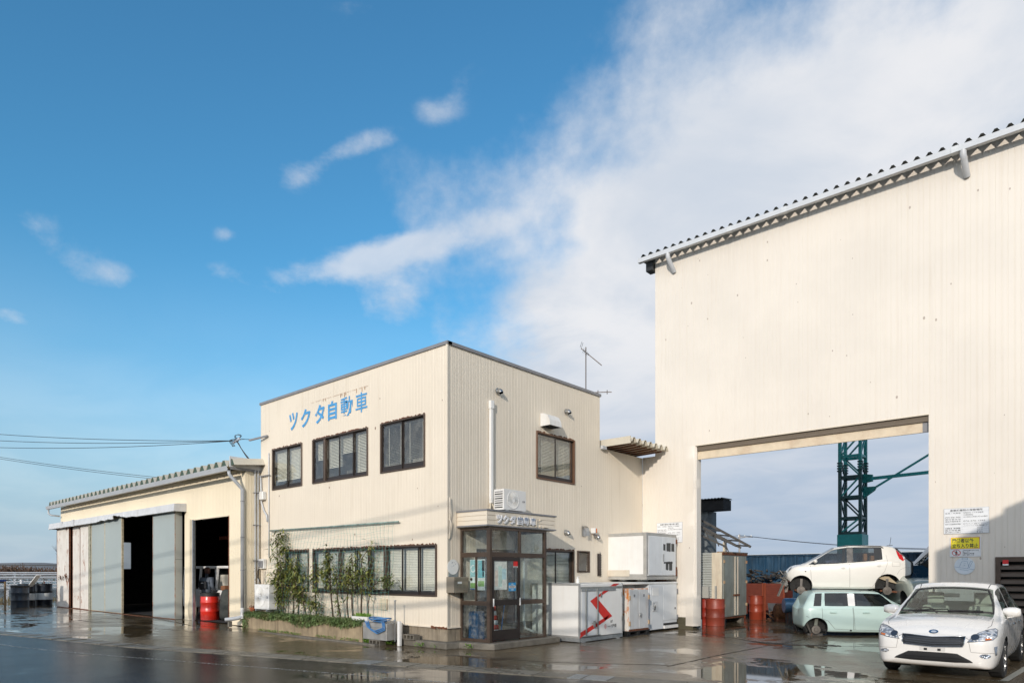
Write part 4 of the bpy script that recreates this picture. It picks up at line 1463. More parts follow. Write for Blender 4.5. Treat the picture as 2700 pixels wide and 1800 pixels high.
# jamb of the small opening, bent sheet
mb = MB()
mb.box(-12.5, -12.42, SY - .03, SY + .02, .1, 3.62)
mb.build('jamb_edge', CREAM3, she)
mb = MB()
vs, fs = [], []
for i in range(31):
    z = .12 + 3.45 * i / 30
    b_ = .10 * math.exp(-((z - .55) / .4) ** 2) + .03 * math.sin(z * 5) * math.exp(-z)
    vs += [(-12.44, SY - .02, z), (-12.30 + b_ * .5, SY - .06 - b_, z), (-12.12 + b_ * .2, SY + .05, z)]
    if i:
        a, b = 3 * i - 3, 3 * i
        fs += [(a, a + 1, b + 1, b), (a + 1, a + 2, b + 2, b + 1)]
mb.add(vs, fs)
mb.build('jamb_sheet', mat('bent cream jamb sheet', (.50, .44, .33), .55, var=.15), she, smooth='all')
MB().box(-12.16, -12.09, SY - .06, SY + .01, .1, 3.55).build('door_guide', GALV, she)
MB().box(-12.5, -9.55, SY - .035, SY + .02, 3.53, 3.58).build('lintel_trim', CREAM3, she)
MB().box(-9.6, -9.56, SY - .02, SY + .12, .1, 3.55).build('jamb_edge', RUST, she)
MB().box(-26.5, -13.0, SY - .34, SY - .26, .112, .122).build('floor_rail', RUST, she)
MB().box(-18.2, -9.0, 3.2, 3.3, 3.2, 3.35).build('crane_beam', mat('dull orange beam', (.22, .05, .02), .7), she)
MB().box(-17.2, -16.2, 2.0, 2.1, 3.95, 3.99).build('tube_light', WHITE, she)
# ---------------------------------------------------------------- things inside the shed


def drum(name, label, loc, m, lid, r=.285, h=.88, group=None, lidm=None, tilt=None):
    t = thing(name, label, 'drum', loc, random.uniform(0, 6), group)
    pr = [(r * .97, 0), (r, .01)]
    for zc in (.33, .66):
        pr += [(r, h * zc - .03), (r + .012, h * zc - .012), (r + .012, h * zc + .012), (r, h * zc + .03)]
    pr += [(r, h - .02), (r + .008, h - .01), (r + .008, h), (r - .012, h), (r - .015, h - .02), (0, h - .02)]
    MB().lathe([(0, 0)] + pr, n=32).build('shell', m, t, smooth=True)
    if lid:
        MB().lathe([(r + .012, h - .11), (r + .016, h), (r * .9, h + .012), (0, h + .012)], n=32).build('lid', lidm or BLACK, t, smooth=True)
    MB().lathe([(.035, 0), (.035, .015), (0, .015)], (r * .6, 0, h - .02), n=10).build('bung', GREY, t)
    return t


drum('oil_drum', 'bright red oil drum with black lid in the small shed opening', (-11.80, -.10, .125), RED, True, r=.30, h=.92)
t = thing('sack', 'tall dark bulging sack in the shed opening', 'sack', (-11.05, .25, .125))
mb = MB().lathe([(.24, 0), (.33, .1), (.34, .5), (.30, .85), (.26, 1.0), (.18, 1.05), (0, 1.03)], n=20)
mb.build('sack_body', mat('dark grey sack', (.04, .045, .04), .8, var=.3, scale=6, bump=.5, bscale=8), t, smooth='all')
t = thing('scrap_heap', 'dark heap of bags and scrap parts beside the sack', 'heap', (-11.25, .62, .125))
mb = MB()
for i in range(9):
    c = (random.gauss(0, .35), random.gauss(.2, .3), .3 + random.random() * .9)
    r_ = random.uniform(.2, .4)
    mb.lathe([(0, -r_ * .8), (r_ * .8, -r_ * .5), (r_, 0), (r_ * .7, r_ * .55), (0, r_ * .75)], c, 'Z', 10)
o = mb.build('bags', mat('black bag plastic', (.012, .013, .016), .35, var=.4, bump=.6, bscale=7), t, smooth='all')
o['kind'] = 'stuff'
MB().box(-.42, -.12, -.42, -.2, 1.0, 1.17).build('rag', mat('brown rag', (.22, .09, .04), .9), t, bevel=.04, seg=2)
# white van parked inside
t = thing('van', 'white van parked inside the dark shed with tailgate glass open', 'van', (-13.1, 1.08, .125), R(3))
mb = MB().prism([(-1.8, .35), (1.8, .35), (1.85, .9), (1.7, 1.0), (-1.9, 1.0)], lambda u, v, w: (u, w, v), -.72, .72)
mb.build('body', WHITE, t, bevel=.05, seg=2)
mb = MB()
for x0, x1 in ((-1.85, -1.75), (-.65, -.55), (.55, .62), (1.5, 1.6)):
    for s_ in (-1, 1):
        MB().bar((x0, s_ * .66, 1.0), (x0 + .12 * (x0 > 1), s_ * .60, 1.78), .07, .06).build('pillar', WHITE, t)
MB().box(-1.9, 1.55, -.64, .64, 1.77, 1.86).build('roof', WHITE, t, bevel=.035, seg=2)
MB().box(.35, .75, -.5, -.1, .95, 1.55).build('seat', mat('van seat cream', (.5, .47, .4), .8), t, bevel=.06, seg=2)
MB().box(-1.7, 1.5, .60, .62, 1.0, 1.76).build('rear_lining', DARK, t)
for x in (-1.2, 1.15):
    MB().lathe([(.0, 0), (.30, 0), (.31, .05), (.31, .15), (0, .15)], (x, -.74, .31), 'Y', 20).build('wheel', BLACK, t, smooth=True)
# ---------------------------------------------------------------- worker, seen from behind


def skinned(name, verts, edges, radii, m, parent, sub=2, root=0):
    me = bpy.data.meshes.new(name)
    me.from_pydata(verts, edges, [])
    o = bpy.data.objects.new(name, me)
    COL.objects.link(o)
    md = o.modifiers.new('skin', 'SKIN')
    md.use_smooth_shade = True
    for v, r_ in zip(me.skin_vertices[0].data, radii):
        v.radius = r_ if isinstance(r_, tuple) else (r_, r_)
        v.use_root = False
    me.skin_vertices[0].data[root].use_root = True
    s2 = o.modifiers.new('sub', 'SUBSURF')
    s2.levels = s2.render_levels = sub
    dg = bpy.context.evaluated_depsgraph_get()
    dg.update()
    m2 = bpy.data.meshes.new_from_object(o.evaluated_get(dg))
    bpy.data.objects.remove(o)
    o = bpy.data.objects.new(name, m2)
    m2.materials.clear()
    m2.materials.append(m)
    COL.objects.link(o)
    o.parent = parent
    return o


pe = thing('person', 'person in grey and dark work jacket with dark cap, back turned, standing in shed', 'person', (-12.42, .05, .125), R(120))
# local +X is the way the person faces
V = [(0, 0, .95), (0, 0, 1.12), (.02, 0, 1.32), (.02, 0, 1.45), (.04, 0, 1.54), (.07, 0, 1.64), (.07, 0, 1.74),
     (0, .10, .90), (.02, .11, .50), (-.02, .11, .09), (.10, .12, .04),
     (0, -.10, .90), (.03, -.11, .50), (-.01, -.11, .09), (.11, -.12, .04),
     (.01, .19, 1.40), (-.02, .25, 1.14), (.16, .22, .99), (.24, .20, .97), (.33, .19, .96),
     (.01, -.19, 1.40), (-.02, -.25, 1.14), (.16, -.22, .99), (.24, -.20, .97), (.33, -.19, .96)]
E_ = [(0, 1), (1, 2), (2, 3), (3, 4), (4, 5), (5, 6), (0, 7), (7, 8), (8, 9), (9, 10), (0, 11), (11, 12), (12, 13), (13, 14), (2, 15), (15, 16), (16, 17), (17, 18), (18, 19), (2, 20), (20, 21), (21, 22), (22, 23), (23, 24)]
RR = [(.12, .15), (.11, .14), (.12, .17), (.07, .08), .055, (.095, .08), (.07, .065), .085, .062, .045, .04, .085, .062, .045, .04, .062, .05, .04, .035, .03, .062, .05, .04, .035, .03]
skinned('body', V, E_, RR, mat('dark work trousers', (.03, .035, .045), .85), pe)
ji_ = [0, 1, 2, 3, 15, 16, 17, 20, 21, 22]
JV = [V[i] for i in ji_]
JV[0] = (0, 0, .80)
mp = {i: k for k, i in enumerate(ji_)}
JE = [(mp[a], mp[b]) for a, b in E_ if a in mp and b in mp]
JR = [(.16, .19), (.145, .18), (.145, .195), (.08, .085), .078, .066, .055, .078, .066, .055]
skinned('jacket', JV, JE, JR, mat('grey-blue work jacket', (.10, .12, .15), .85, var=.3, scale=6), pe)
MB().box(-.20, -.155, -.14, .14, 1.06, 1.32).build('back_panel', mat('black back panel', (.012, .014, .018), .8), pe, bevel=.03, seg=2)
MB().box(-.21, -.2005, -.03, .06, 1.24, 1.27).build('back_print', WHITE, pe)
mb = MB().lathe([(0, .11), (.07, .10), (.10, .05), (.105, -.02), (.09, -.10), (.05, -.13), (0, -.13)], (.06, 0, 1.70), 'Z', 18)
mb.build('hair', mat('dark brown hair', (.06, .022, .012), .8, bump=.5, bscale=60), pe, smooth='all')
skinned('head', [(.07, 0, 1.56), (.075, 0, 1.63), (.08, 0, 1.70), (.17, 0, 1.655), (.07, .095, 1.66), (.07, -.095, 1.66)], [(0, 1), (1, 2), (2, 3), (2, 4), (2, 5)], [.05, .075, .08, .018, .018, .018], mat('skin', (.45, .25, .17), .6), pe)
for s_ in (-1, 1):
    for f in range(5):
        sp = (f - 2) * .018
        if f == 4:
            v = [(.34, s_ * .19 - s_ * .03, .965), (.37, s_ * .15, .985), (.40, s_ * .135, .99)]
        else:
            v = [(.35, s_ * .19 + sp, .96), (.395 - abs(sp) * .5, s_ * .19 + sp * 1.2, .95), (.42 - abs(sp) * .6, s_ * .19 + sp * 1.2, .925)]
        skinned('finger', v, [(0, 1), (1, 2)], [.010, .009, .007], MATS['skin'], pe, sub=1)
t = thing('motorbike', 'dark motor scooter half hidden in the wide shed opening', 'scooter', (-17.6, 2.6, .125), R(20))
MB().lathe([(.18, -.05), (.27, -.05), (.28, 0), (.27, .05), (.18, .05)], (-.55, 0, .28), 'Y', 20, closed=True).build('wheel', BLACK, t, smooth=True)
MB().lathe([(.18, -.05), (.27, -.05), (.28, 0), (.27, .05), (.18, .05)], (.55, 0, .28), 'Y', 20, closed=True).build('wheel', BLACK, t, smooth=True)
MB().prism([(-.8, .5), (-.5, .35), (0, .3), (.35, .35), (.45, .9), (.35, .95), (.2, .45), (-.1, .45), (-.2, .75), (-.8, .78)], lambda u, v, w: (u, w, v), -.14, .14).build('body', mat('dark blue scooter paint', (.02, .03, .06), .25, coat=.5), t, bevel=.03, seg=2)
MB().cyl((.38, -.3, 1.02), (.38, .3, 1.02), .015, n=8).build('handlebar', STEEL, t)
MB().lathe([(0, 0), (.07, 0), (.06, .05), (0, .06)], (.45, 0, .92), 'X', 14).build('headlight', STEEL, t, smooth=True)
# ================================================================ TALL GATE BUILDING
GY, GX0, GX1, GH = 8.60, .47, 16.0, 11.72
OPX0, OPX1, OPZ = 1.86, 8.02, 5.62
gat = thing('gate_building', 'very tall pale cream ribbed gate wall with large drive-through opening', 'building', (0, 0, 0))
FG = lambda u, d, z: (u, GY - d, z)
ribbed(FG, GX0, GX1, .36, GH, [(OPX0, OPX1, .36, OPZ), (9.36, 11.4, .36, 2.09)], pitch=.24, depth=.0055, prof=GROOVE).build('wall', CREAM2, gat)
# lower strip running back behind the annex roof to the annex wall
ribbed(FG, .012, GX0, .36, 5.45, [], pitch=.24, depth=.0055, prof=GROOVE).build('wall', CREAM2, gat)
mb = MB()
TH = .30
mb.quad((GX0, GY + TH, .36), (OPX0, GY + TH, .36), (OPX0, GY + TH, GH), (GX0, GY + TH, GH))
mb.quad((OPX0, GY + TH, OPZ), (OPX1, GY + TH, OPZ), (OPX1, GY + TH, GH), (OPX0, GY + TH, GH))
mb.quad((OPX1, GY + TH, 0), (GX1, GY + TH, 0), (GX1, GY + TH, GH), (OPX1, GY + TH, GH))
mb.quad((GX0, GY, .36), (GX0, GY + TH, .36), (GX0, GY + TH, GH), (GX0, GY, GH))
mb.quad((GX0, GY, GH), (GX1, GY, GH), (GX1, GY + TH, GH), (GX0, GY + TH, GH))
mb.build('wall', CREAM2, gat)
# jambs and lintel lining
JB = siding('jamb sheet', (.72, .64, .52), streak=.35)
MB().quad((OPX1, GY, 0.0), (OPX1, GY + TH, 0), (OPX1, GY + TH, OPZ), (OPX1, GY, OPZ)).build('jamb', JB, gat)
mb = MB()
vs, fs = [], []
for i in range(41):
    z = .10 + (OPZ - .10) * i / 40
    b_ = .05 * math.exp(-((z - .5) / .35) ** 2) + .012 * math.sin(z * 3.1) + .006 * math.sin(z * 9)
    vs += [(OPX0 - .32, GY - .02, z), (OPX0 - .06 + b_ * .4, GY - .035 - b_, z), (OPX0 + .02, GY + .04, z), (OPX0 + .03, GY + TH, z)]
    if i:
        a, b = 4 * i - 4, 4 * i
        fs += [(a, a + 1, b + 1, b), (a + 1, a + 2, b + 2, b + 1), (a + 2, a + 3, b + 3, b + 2)]
mb.add(vs, fs)
mb.build('bent_corner_sheet', CREAM2, gat, smooth=True)
MB().box(OPX0 - 1.4, OPX0 - .1, GY + .004, GY + TH, 0, .37).build('plinth', mat('mossy plinth concrete', (.085, .075, .045), .85, var=.3, scale=6, bump=.4), gat)
MB().box(OPX1 + .004, GX1, GY + .006, GY + TH, 0, .36).build('plinth', MATS['mossy plinth concrete'], gat)
MB().box(OPX0, OPX1 + .001, GY - .012, GY + .05, OPZ - .02, OPZ + .012).build('lintel_drip', JB, gat)
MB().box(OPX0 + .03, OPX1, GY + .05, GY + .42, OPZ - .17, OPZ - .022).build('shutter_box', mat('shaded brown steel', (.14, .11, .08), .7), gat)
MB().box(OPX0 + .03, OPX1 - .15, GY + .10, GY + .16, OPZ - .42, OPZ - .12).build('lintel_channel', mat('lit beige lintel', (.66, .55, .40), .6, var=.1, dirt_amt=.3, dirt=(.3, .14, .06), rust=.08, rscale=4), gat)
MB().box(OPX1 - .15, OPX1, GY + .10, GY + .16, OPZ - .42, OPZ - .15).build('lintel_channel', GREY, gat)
# roof sheet, gutter, stub pipes
teeth(MB(), lambda u, w, z: (u, w, z), GX0 - .38, GX1, .262, .14, GY - .36, GY + 6.0, GH - .02, GH + .36, top=.20, bot=.10, t=.005).build('roof', mat('dark roof sheet', (.10, .11, .11), .6), gat)
MB().quad((GX0, GY - .006, GH - .02), (GX1, GY - .006, GH - .02), (GX1, GY - .006, GH + .17), (GX0, GY - .006, GH + .17)).build('rib_closure', CREAM2, gat)
MB().prism([(0, 0), (.12, 0), (.12, .135), (.108, .135), (.108, .012), (0, .012)], lambda u, v, w: (w, GY - .31 - u, GH - .135 + v), GX0 - .38, GX1).build('roof_gutter', mat('pale gutter', (.56, .58, .60), .4, var=.05), gat)
for u in (3.05, 4.6, 8.55):
    MB().box(u, u + .14, GY - .445, GY - .30, GH - .142, GH + .006).build('gutter_joint', mat('pale gutter joint', (.60, .62, .63), .4), gat)
for u in (1.12, 8.78):
    mb = MB().tube([(u, GY - .37, GH - .12), (u, GY - .37, GH - .22), (u + .01, GY - .34, GH - .30), (u + .03, GY - .02, GH - .60)], .07, 14)
    mb.build('overflow_pipe', LGREY, gat, smooth=True)
MB().box(GX0 - .26, GX0 - .01, GY - .14, GY + .15, GH - .36, GH - .10).build('eave_box', mat('black eave box', (.02, .022, .024), .5), gat, bevel=.01)
# louvred gate at the foot of the wall
lg = thing('louvred_door', 'dark brown louvred steel door in the gate wall behind the white car', 'door', (9.36, GY, 0))
MB().box(0, .10, -.05, .10, 0, 2.09).build('frame', BRONZE, lg)
MB().box(.10, 2.0, -.05, .10, 1.98, 2.088).build('frame', BRONZE, lg)
for k in range(12):
    z = 1.80 - k * .165
    MB().add([(.10, -.03, z), (2.0, -.03, z), (2.0, -.03, z + .075), (.10, -.03, z + .075), (.10, .04, z + .04), (2.0, .04, z + .04), (2.0, .04, z + .11), (.10, .04, z + .11)], [(0, 1, 2, 3), (7, 6, 5, 4), (3, 2, 6, 7), (4, 5, 1, 0), (0, 3, 7, 4), (1, 5, 6, 2)]).build('slat', mat('brown louvre', (.10, .075, .058), .5), lg)
MB().quad((.1, .12, 0), (2.0, .12, 0), (2.0, .12, 2.0), (.1, .12, 2.0)).build('dark_backing', DARK, lg)
o = MB().box(.14, .25, -.062, -.05, 1.93, 2.02).build('red_label', PREDM, lg)
MB().box(.14, .25, -.0635, -.0525, 1.895, 1.928).build('label_foot', WHITE, lg)
# ---------------------------------------------------------------- boards on the wall
INK = mat('sign ink', (.03, .035, .04), .6)
SGNW = mat('enamel white board', (.76, .77, .78), .3, var=.02)
LN = mat('sign rule line', (.35, .38, .42), .5)


def legal_board(label, u0, z0, w, h, title, move):
    t = thing('notice_board', label, 'sign', (u0, GY - .02, z0))
    F = lambda u, d, z: (u, -d, z)
    mb = MB()
    fbox(mb, F, 0, w, -.006, 0, 0, h)
    mb.build('board', SGNW, t)
    mb = MB()
    put_text(mb, title, F, w * .14, w * .86, h * .87, h * .955, .002, bold=.01)
    rows = [('名称・代表者', .78, '有限会社 ツクダ自動車'), (None, .70, '代表取締役'), ('所在地', .62, '石川県白山市相川町1624番地'), ('責任者氏名', .54, None), ('連絡先電話番号', .46, '076-276-1593')]
    if move:
        rows += [('積替える産業廃棄物', .35, '廃プラスチック、金属くず'), (None, .28, 'ガラスくず'), ('面積', .19, '32㎡'), ('最大保管量', .11, '3㎥')]
    else:
        rows += [('保管する産業廃棄物の種類', .35, '廃プラスチック、金属くず、ガラスくず'), (None, .28, 'コンクリートくず及び陶磁器くず'), ('面積', .19, '32㎡'), ('最大保管量', .11, '53㎥'), ('最大積み上げ高さ', .03, '1m')]
    for a, z, b in rows:
        hh = h * .052
        if a:
            put_text(mb, a, F, w * .03, w * .38, h * z, h * z + hh, .002)
        if b:
            if len(b) < 4:
                put_text(mb, b, F, w * .74, w * .86, h * z, h * z + hh, .002)
            else:
                put_text(mb, b, F, w * .44, w * (.44 + min(.53, .037 * len(b) + .03)), h * z, h * z + hh, .002)
    mb.build('writing', INK, t)['kind'] = 'stuff'
    mb = MB()
    for z in (.845, .42, .255, .175, .095):
        fbox(mb, F, .005, w - .005, .0012, .0018, h * z - .0012, h * z + .0012)
    fbox(mb, F, w * .41, w * .41 + .0024, .001, .0016, .005, h * .845)
    for a, b, c, d_ in ((0, w, 0, .006), (0, w, h - .006, h), (0, .006, 0, h), (w - .006, w, 0, h)):
        fbox(mb, F, a, b, .0014, .002, c, d_)
    mb.build('ruled_lines', LN, t)


legal_board('white enamel waste storage notice board above the yellow sign', 8.34, 2.66, .90, .61, '産業廃棄物の保管場所', False)
legal_board('white notice board of small black print above the stacked cargo boxes', .54, 2.68, .89, .63, '産業廃棄物の積み替え場所', True)
t = thing('no_entry_sign', 'yellow and white no entry sign with red pictogram', 'sign', (8.48, GY - .02, 2.11))
F = lambda u, d, z: (u, -d, z)
mb = MB()
fbox(mb, F, -.02, .60, -.006, 0, 0, .46)
mb.build('board', SGNW, t)
mb = MB()
fbox(mb, F, 0, .58, .0, .0008, .185, .46)
mb.build('red_border', mat('sign red', (.55, .05, .03), .4), t)
mb = MB()
fbox(mb, F, .01, .57, .0008, .0016, .195, .45)
mb.build('yellow_field', mat('sign yellow', (.93, .78, .03), .4, var=.02), t)
put_text(MB(), '関係者以外', F, .03, .46, .33, .435, .0022, bold=.02).build('writing_line', INK, t)
put_text(MB(), '立ち入り禁止', F, .03, .55, .208, .312, .0022, bold=.02).build('writing_line', INK, t)
put_text(MB(), '敷地内の無断立ち入りを', F, .24, .56, .135, .162, .001, bold=.02).build('writing_line', INK, t)
put_text(MB(), '禁止します', F, .24, .38, .10, .127, .001, bold=.02).build('writing_line', INK, t)
put_text(MB(), '不審者は発見次第', F, .24, .47, .065, .092, .001, bold=.02).build('writing_line', INK, t)
put_text(MB(), '警察に通報します', F, .24, .47, .03, .057, .001, bold=.02).build('writing_line', INK, t)
mb = MB()
for k in range(32):
    a0, a1 = 2 * math.pi * k / 32, 2 * math.pi * (k + 1) / 32
    mb.quad(*[F(.115 + r_ * 1.15 * math.cos(a), .0022, .093 + r_ * math.sin(a)) for r_, a in ((.065, a0), (.077, a0), (.077, a1), (.065, a1))])
mb.quad(F(.055, .0026, .133), F(.065, .0026, .143), F(.172, .0026, .052), F(.162, .0026, .042))
mb.build('red_ring', MATS['sign red'], t)
mb = MB()
fbox(mb, F, .095, .135, .0016, .002, .078, .125)
fbox(mb, F, .098, .112, .0016, .002, .038, .078)
fbox(mb, F, .118, .132, .0016, .002, .038, .078)
fbox(mb, F, .106, .124, .0016, .002, .13, .148)
mb.build('figure_pictogram', INK, t)
t = thing('round_sign', 'round pale blue-white plate with line drawing below the yellow sign', 'sign', (8.76, GY - .02, 1.89))
MB().lathe([(0, 0), (.205, 0), (.205, -.006), (0, -.006)], (0, .006, 0), 'Y', 40).build('plate', mat('pale bluish plate', (.66, .72, .77), .4), t)
mb = MB()


def ln(p, q, w=.006):
    d = Vector((q[0] - p[0], q[1] - p[1]))
    n_ = Vector((-d.y, d.x)).normalized() * w / 2
    mb.quad(*[F(a, .0018, b) for a, b in ((p[0] - n_.x, p[1] - n_.y), (q[0] - n_.x, q[1] - n_.y), (q[0] + n_.x, q[1] + n_.y), (p[0] + n_.x, p[1] + n_.y))])


for p_, q_ in (((-.2, -.02), (.2, -.09)), ((-.1, -.02), (-.06, .1)), ((-.06, .1), (.05, .11)), ((.05, .11), (.09, -.04)), ((.09, -.05), (.16, .1)), ((.16, .1), (.12, .11)), ((.12, .11), (.06, -.06)), ((-.1, -.08), (.08, -.11)), ((-.05, .15), (.06, .15)), ((-.05, .19), (.06, .19)), ((-.05, .15), (-.05, .19)), ((.06, .15), (.06, .19)), ((-.02, .05), (.02, .06)), ((-.02, 0), (.01, .02))):
    ln(p_, q_)
mb.build('line_drawing', mat('blue drawing line', (.12, .25, .38), .5), t)

# ================================================================ CARGO BOXES STACKED BY THE WALL
WB = mat('white box panel', (.80, .79, .76), .38, var=.03, dirt_amt=.12, streak=1, dirt=(.5, .4, .28))
WBG = mat('cool white box panel', (.70, .72, .73), .42, var=.04, dirt_amt=.15, streak=1, dirt=(.4, .36, .3))
ALU = mat('aluminium edge', (.50, .50, .49), .4, metal=.5, var=.12)
REDS = mat('red stripe paint', (.62, .028, .02), .4, var=.06)
# 1: box with the red zigzag
b1 = thing('cargo_box', 'white cargo box with red zigzag stripe beside the porch', 'cargo box', (.06, 2.95, 0))
L1, W1 = 1.95, 1.52
MB().box(0, W1, 0, L1, .12, 1.45).build('shell', WB, b1, bevel=.012)
for y, (a, b) in ((0, (0, W1)),):
    MB().box(-.005, W1 + .008, -.008, .03, 1.41, 1.462).build('edge_rail', ALU, b1)
    MB().box(-.005, W1 + .006, -.006, .02, .11, .16).build('edge_rail', ALU, b1)
    MB().box(W1 - .03, W1 + .01, -.0065, .03, .16, 1.41).build('edge_rail', ALU, b1)
MB().box(-.005, W1 + .009, L1 - .03, L1 + .008, .11, 1.46).build('edge_rail', ALU, b1)
MB().box(0, W1 + .01, -.0, L1, .02, .11).build('base_frame', GALV, b1)
for y in (.08, L1 - .3):
    MB().box(W1 - .12, W1 + .015, y, y + .16, 0, .03).build('skid', GALV, b1)
Fx = lambda u, d, z: (W1 + d, u, z)
MB().box(W1 + .001, W1 + .02, .05, L1 - .05, 1.33, 1.38).build('track_rail', STEEL, b1, bevel=.004)
MB().box(W1 + .020, W1 + .026, .06, L1 - .35, 1.27, 1.33).build('track_rail', GALV, b1, bevel=.004)
mb = MB()
fbox(mb, Fx, .10, .88, .003, .008, .14, 1.26)
dd_ = mb.build('side_door', WBG, b1, bevel=.004)
mb = MB()
for u in (.22, .72):
    fbox(mb, Fx, u, u + .03, .032, .055, .16, 1.32)
fbox(mb, Fx, .10, .90, .0085, .018, .135, .16)
mb.build('lock_rod', STEEL, dd_)
mb = MB()
fbox(mb, Fx, .52, .58, .056, .085, .36, .52)
fbox(mb, Fx, .46, .64, .056, .075, .45, .48)
mb.build('latch_handle', STEEL, dd_)
# zigzag in two levels: one mesh of three slanted bands
mb = MB()
zz = [((.012, .125), (.012, .22), (1.30, .60), (1.28, .48)), ((1.30, .60), (1.56, .60), (.68, 1.10), (.38, 1.03)), ((.38, 1.03), (.68, 1.10), (1.92, 1.44), (1.76, 1.44))]
for q in (((.012, .12), (.012, .25), (1.33, .64), (1.13, .49)), ((1.13, .50), (1.45, .60), (.76, 1.08), (.45, 1.02)), ((.45, 1.02), (.76, 1.08), (1.80, 1.445), (1.52, 1.445))):
    mb.add([Fx(u, .0095, z) for u, z in q], [(0, 1, 2, 3)])
tag(mb.build('zigzag_stripe', REDS, b1), 'broad red zigzag stripe')
mb = MB()
put_text(mb, '世界畳', Fx, 1.42, 1.66, .30, .39, .004, bold=.01)
put_text(mb, 'ば', Fx, 1.38, 1.48, .43, .50, .004, bold=.02)
put_text(mb, '株式会社', Fx, 1.24, 1.39, .32, .355, .004)
mb.build('lettering', INK, b1)
mb = MB()
for k in range(20):
    a0, a1 = 2 * math.pi * k / 20, 2 * math.pi * (k + 1) / 20
    mb.quad(*[Fx(1.14 + r_ * .8 * math.cos(a), .004, .345 + r_ * math.sin(a)) for r_, a in ((.042, a0), (.056, a0), (.056, a1), (.042, a1))])
fbox(mb, Fx, 1.12, 1.16, .003, .0045, .325, .335)
fbox(mb, Fx, 1.12, 1.16, .003, .0045, .35, .36)
mb.build('round_emblem', REDS, b1)
for y, z in ((.95, 1.10), (1.93, .45), (1.93, 1.1)):
    MB().box(W1 + .008, W1 + .03, y - .03, y + .0, z, z + .12).build('hinge', STEEL, b1)
t = MB().cyl((1.2, 3.4, 1.462), (1.2, 3.4, 1.58), .045, n=12).cyl((1.2, 3.4, 1.58), (1.2, 3.4, 1.62), .02, n=8).cyl((1.2, 3.36, 1.62), (1.2, 3.46, 1.63), .012, n=6)
tag(t.build('pump_bottle', WHITE, None), 'small white pump bottle standing on the zigzag cargo box', 'bottle')
# 2: rusty double-door locker on a black pallet
RLK = mat('rust-eaten white locker', (.70, .67, .62), .5, var=.05, dirt_amt=.4, streak=1, dirt=(.42, .2, .08), rust=.80, rscale=3.2, rustc=(.34, .12, .03))
LKD = mat('grey-white locker door', (.60, .61, .61), .45, var=.05, dirt_amt=.35, streak=1, dirt=(.38, .25, .14), rust=.34, rscale=5)
pl = thing('pallet', 'black plastic pallet under the rusty locker', 'pallet', (.62, 5.16, 0))
for k in range(3):
    MB().box(0, .95, .03 + k * .5, .17 + k * .5, .03, .11).build('runner', BLACK, pl, bevel=.008)
MB().box(0, .95, .0, 1.2, .11, .135).build('deck', BLACK, pl)
MB().box(0, .95, .0, 1.2, 0, .03).build('bottom_deck', BLACK, pl)
b2 = thing('steel_locker', 'white steel double-door locker with heavy orange rust on a pallet', 'locker', (.70, 5.27, .135))
MB().box(0, .84, 0, 1.06, 0, 1.16).build('shell', RLK, b2, bevel=.01)
for a, b in ((.03, .525), (.535, 1.03)):
    dx = MB().box(.842, .862, a, b, .05, 1.13).build('door', LKD, b2, bevel=.004)
    MB().box(.863, .867, (a + b) / 2 - .04, (a + b) / 2 + .03, .93, 1.0).build('vent_plate', GREY, dx)
    MB().tube([(.865, .5 + (.08 if a > .3 else 0), .50), (.90, .5 + (.09 if a > .3 else 0), .47), (.89, .5 + (.10 if a > .3 else 0), .36)], .012, 6).build('handle', STEEL, dx)
MB().box(.842, .866, .02, 1.04, .0, .045).build('rusty_sill', RUST, b2)
for y in (.02, 1.03):
    for z in (.15, .85):
        MB().box(.845, .885, y - .02, y + .03, z, z + .12).build('hinge', mat('rusty hinge', (.5, .34, .2), .7, rust=.5), b2)
# 3: white refrigerated box
b3 = thing('reefer_box', 'white insulated cargo box with tall door beside the gate wall', 'cargo box', (.05, 6.72, 0))
MB().box(0, 1.25, .06, 1.75, .05, 1.42).build('shell', WBG, b3, bevel=.02, seg=2)
MB().box(-.03, 1.27, -1.55, 1.77, 1.40, 1.46).build('roof', WB, b3, bevel=.02, seg=2)
MB().box(-.03, .80, -1.5, .055, .05, 1.395).build('shell', WBG, b3)
dx = MB().box(1.252, 1.27, .13, .86, .06, 1.36).build('door', WBG, b3, bevel=.006)
MB().box(1.271, 1.285, .2, .5, .60, .90).build('handle_plate', mat('handle recess', (.62, .63, .63), .4), dx, bevel=.004)
MB().tube([(1.29, .28, .86), (1.32, .3, .75), (1.29, .32, .64)], .018, 8).build('handle', STEEL, dx, smooth='all')
MB().box(1.271, 1.278, .22, .58, 1.06, 1.30).build('sticker_frame', WB, dx)
MB().box(1.252, 1.262, .90, 1.72, .30, 1.33).build('panel', WBG, b3, bevel=.004)
MB().box(1.252, 1.275, .9, 1.74, .16, .22).build('kick_recess', DARK, b3)
MB().box(1.254, 1.30, .9, 1.74, .06, .15).build('step_bar', WB, b3)
MB().box(1.263, 1.267, 1.58, 1.64, .62, .68).build('badge', INK, b3)
for z in (.3, 1.1):
    MB().box(1.24, 1.27, 1.755, 1.79, z, z + .14).build('hinge', GREY, b3)
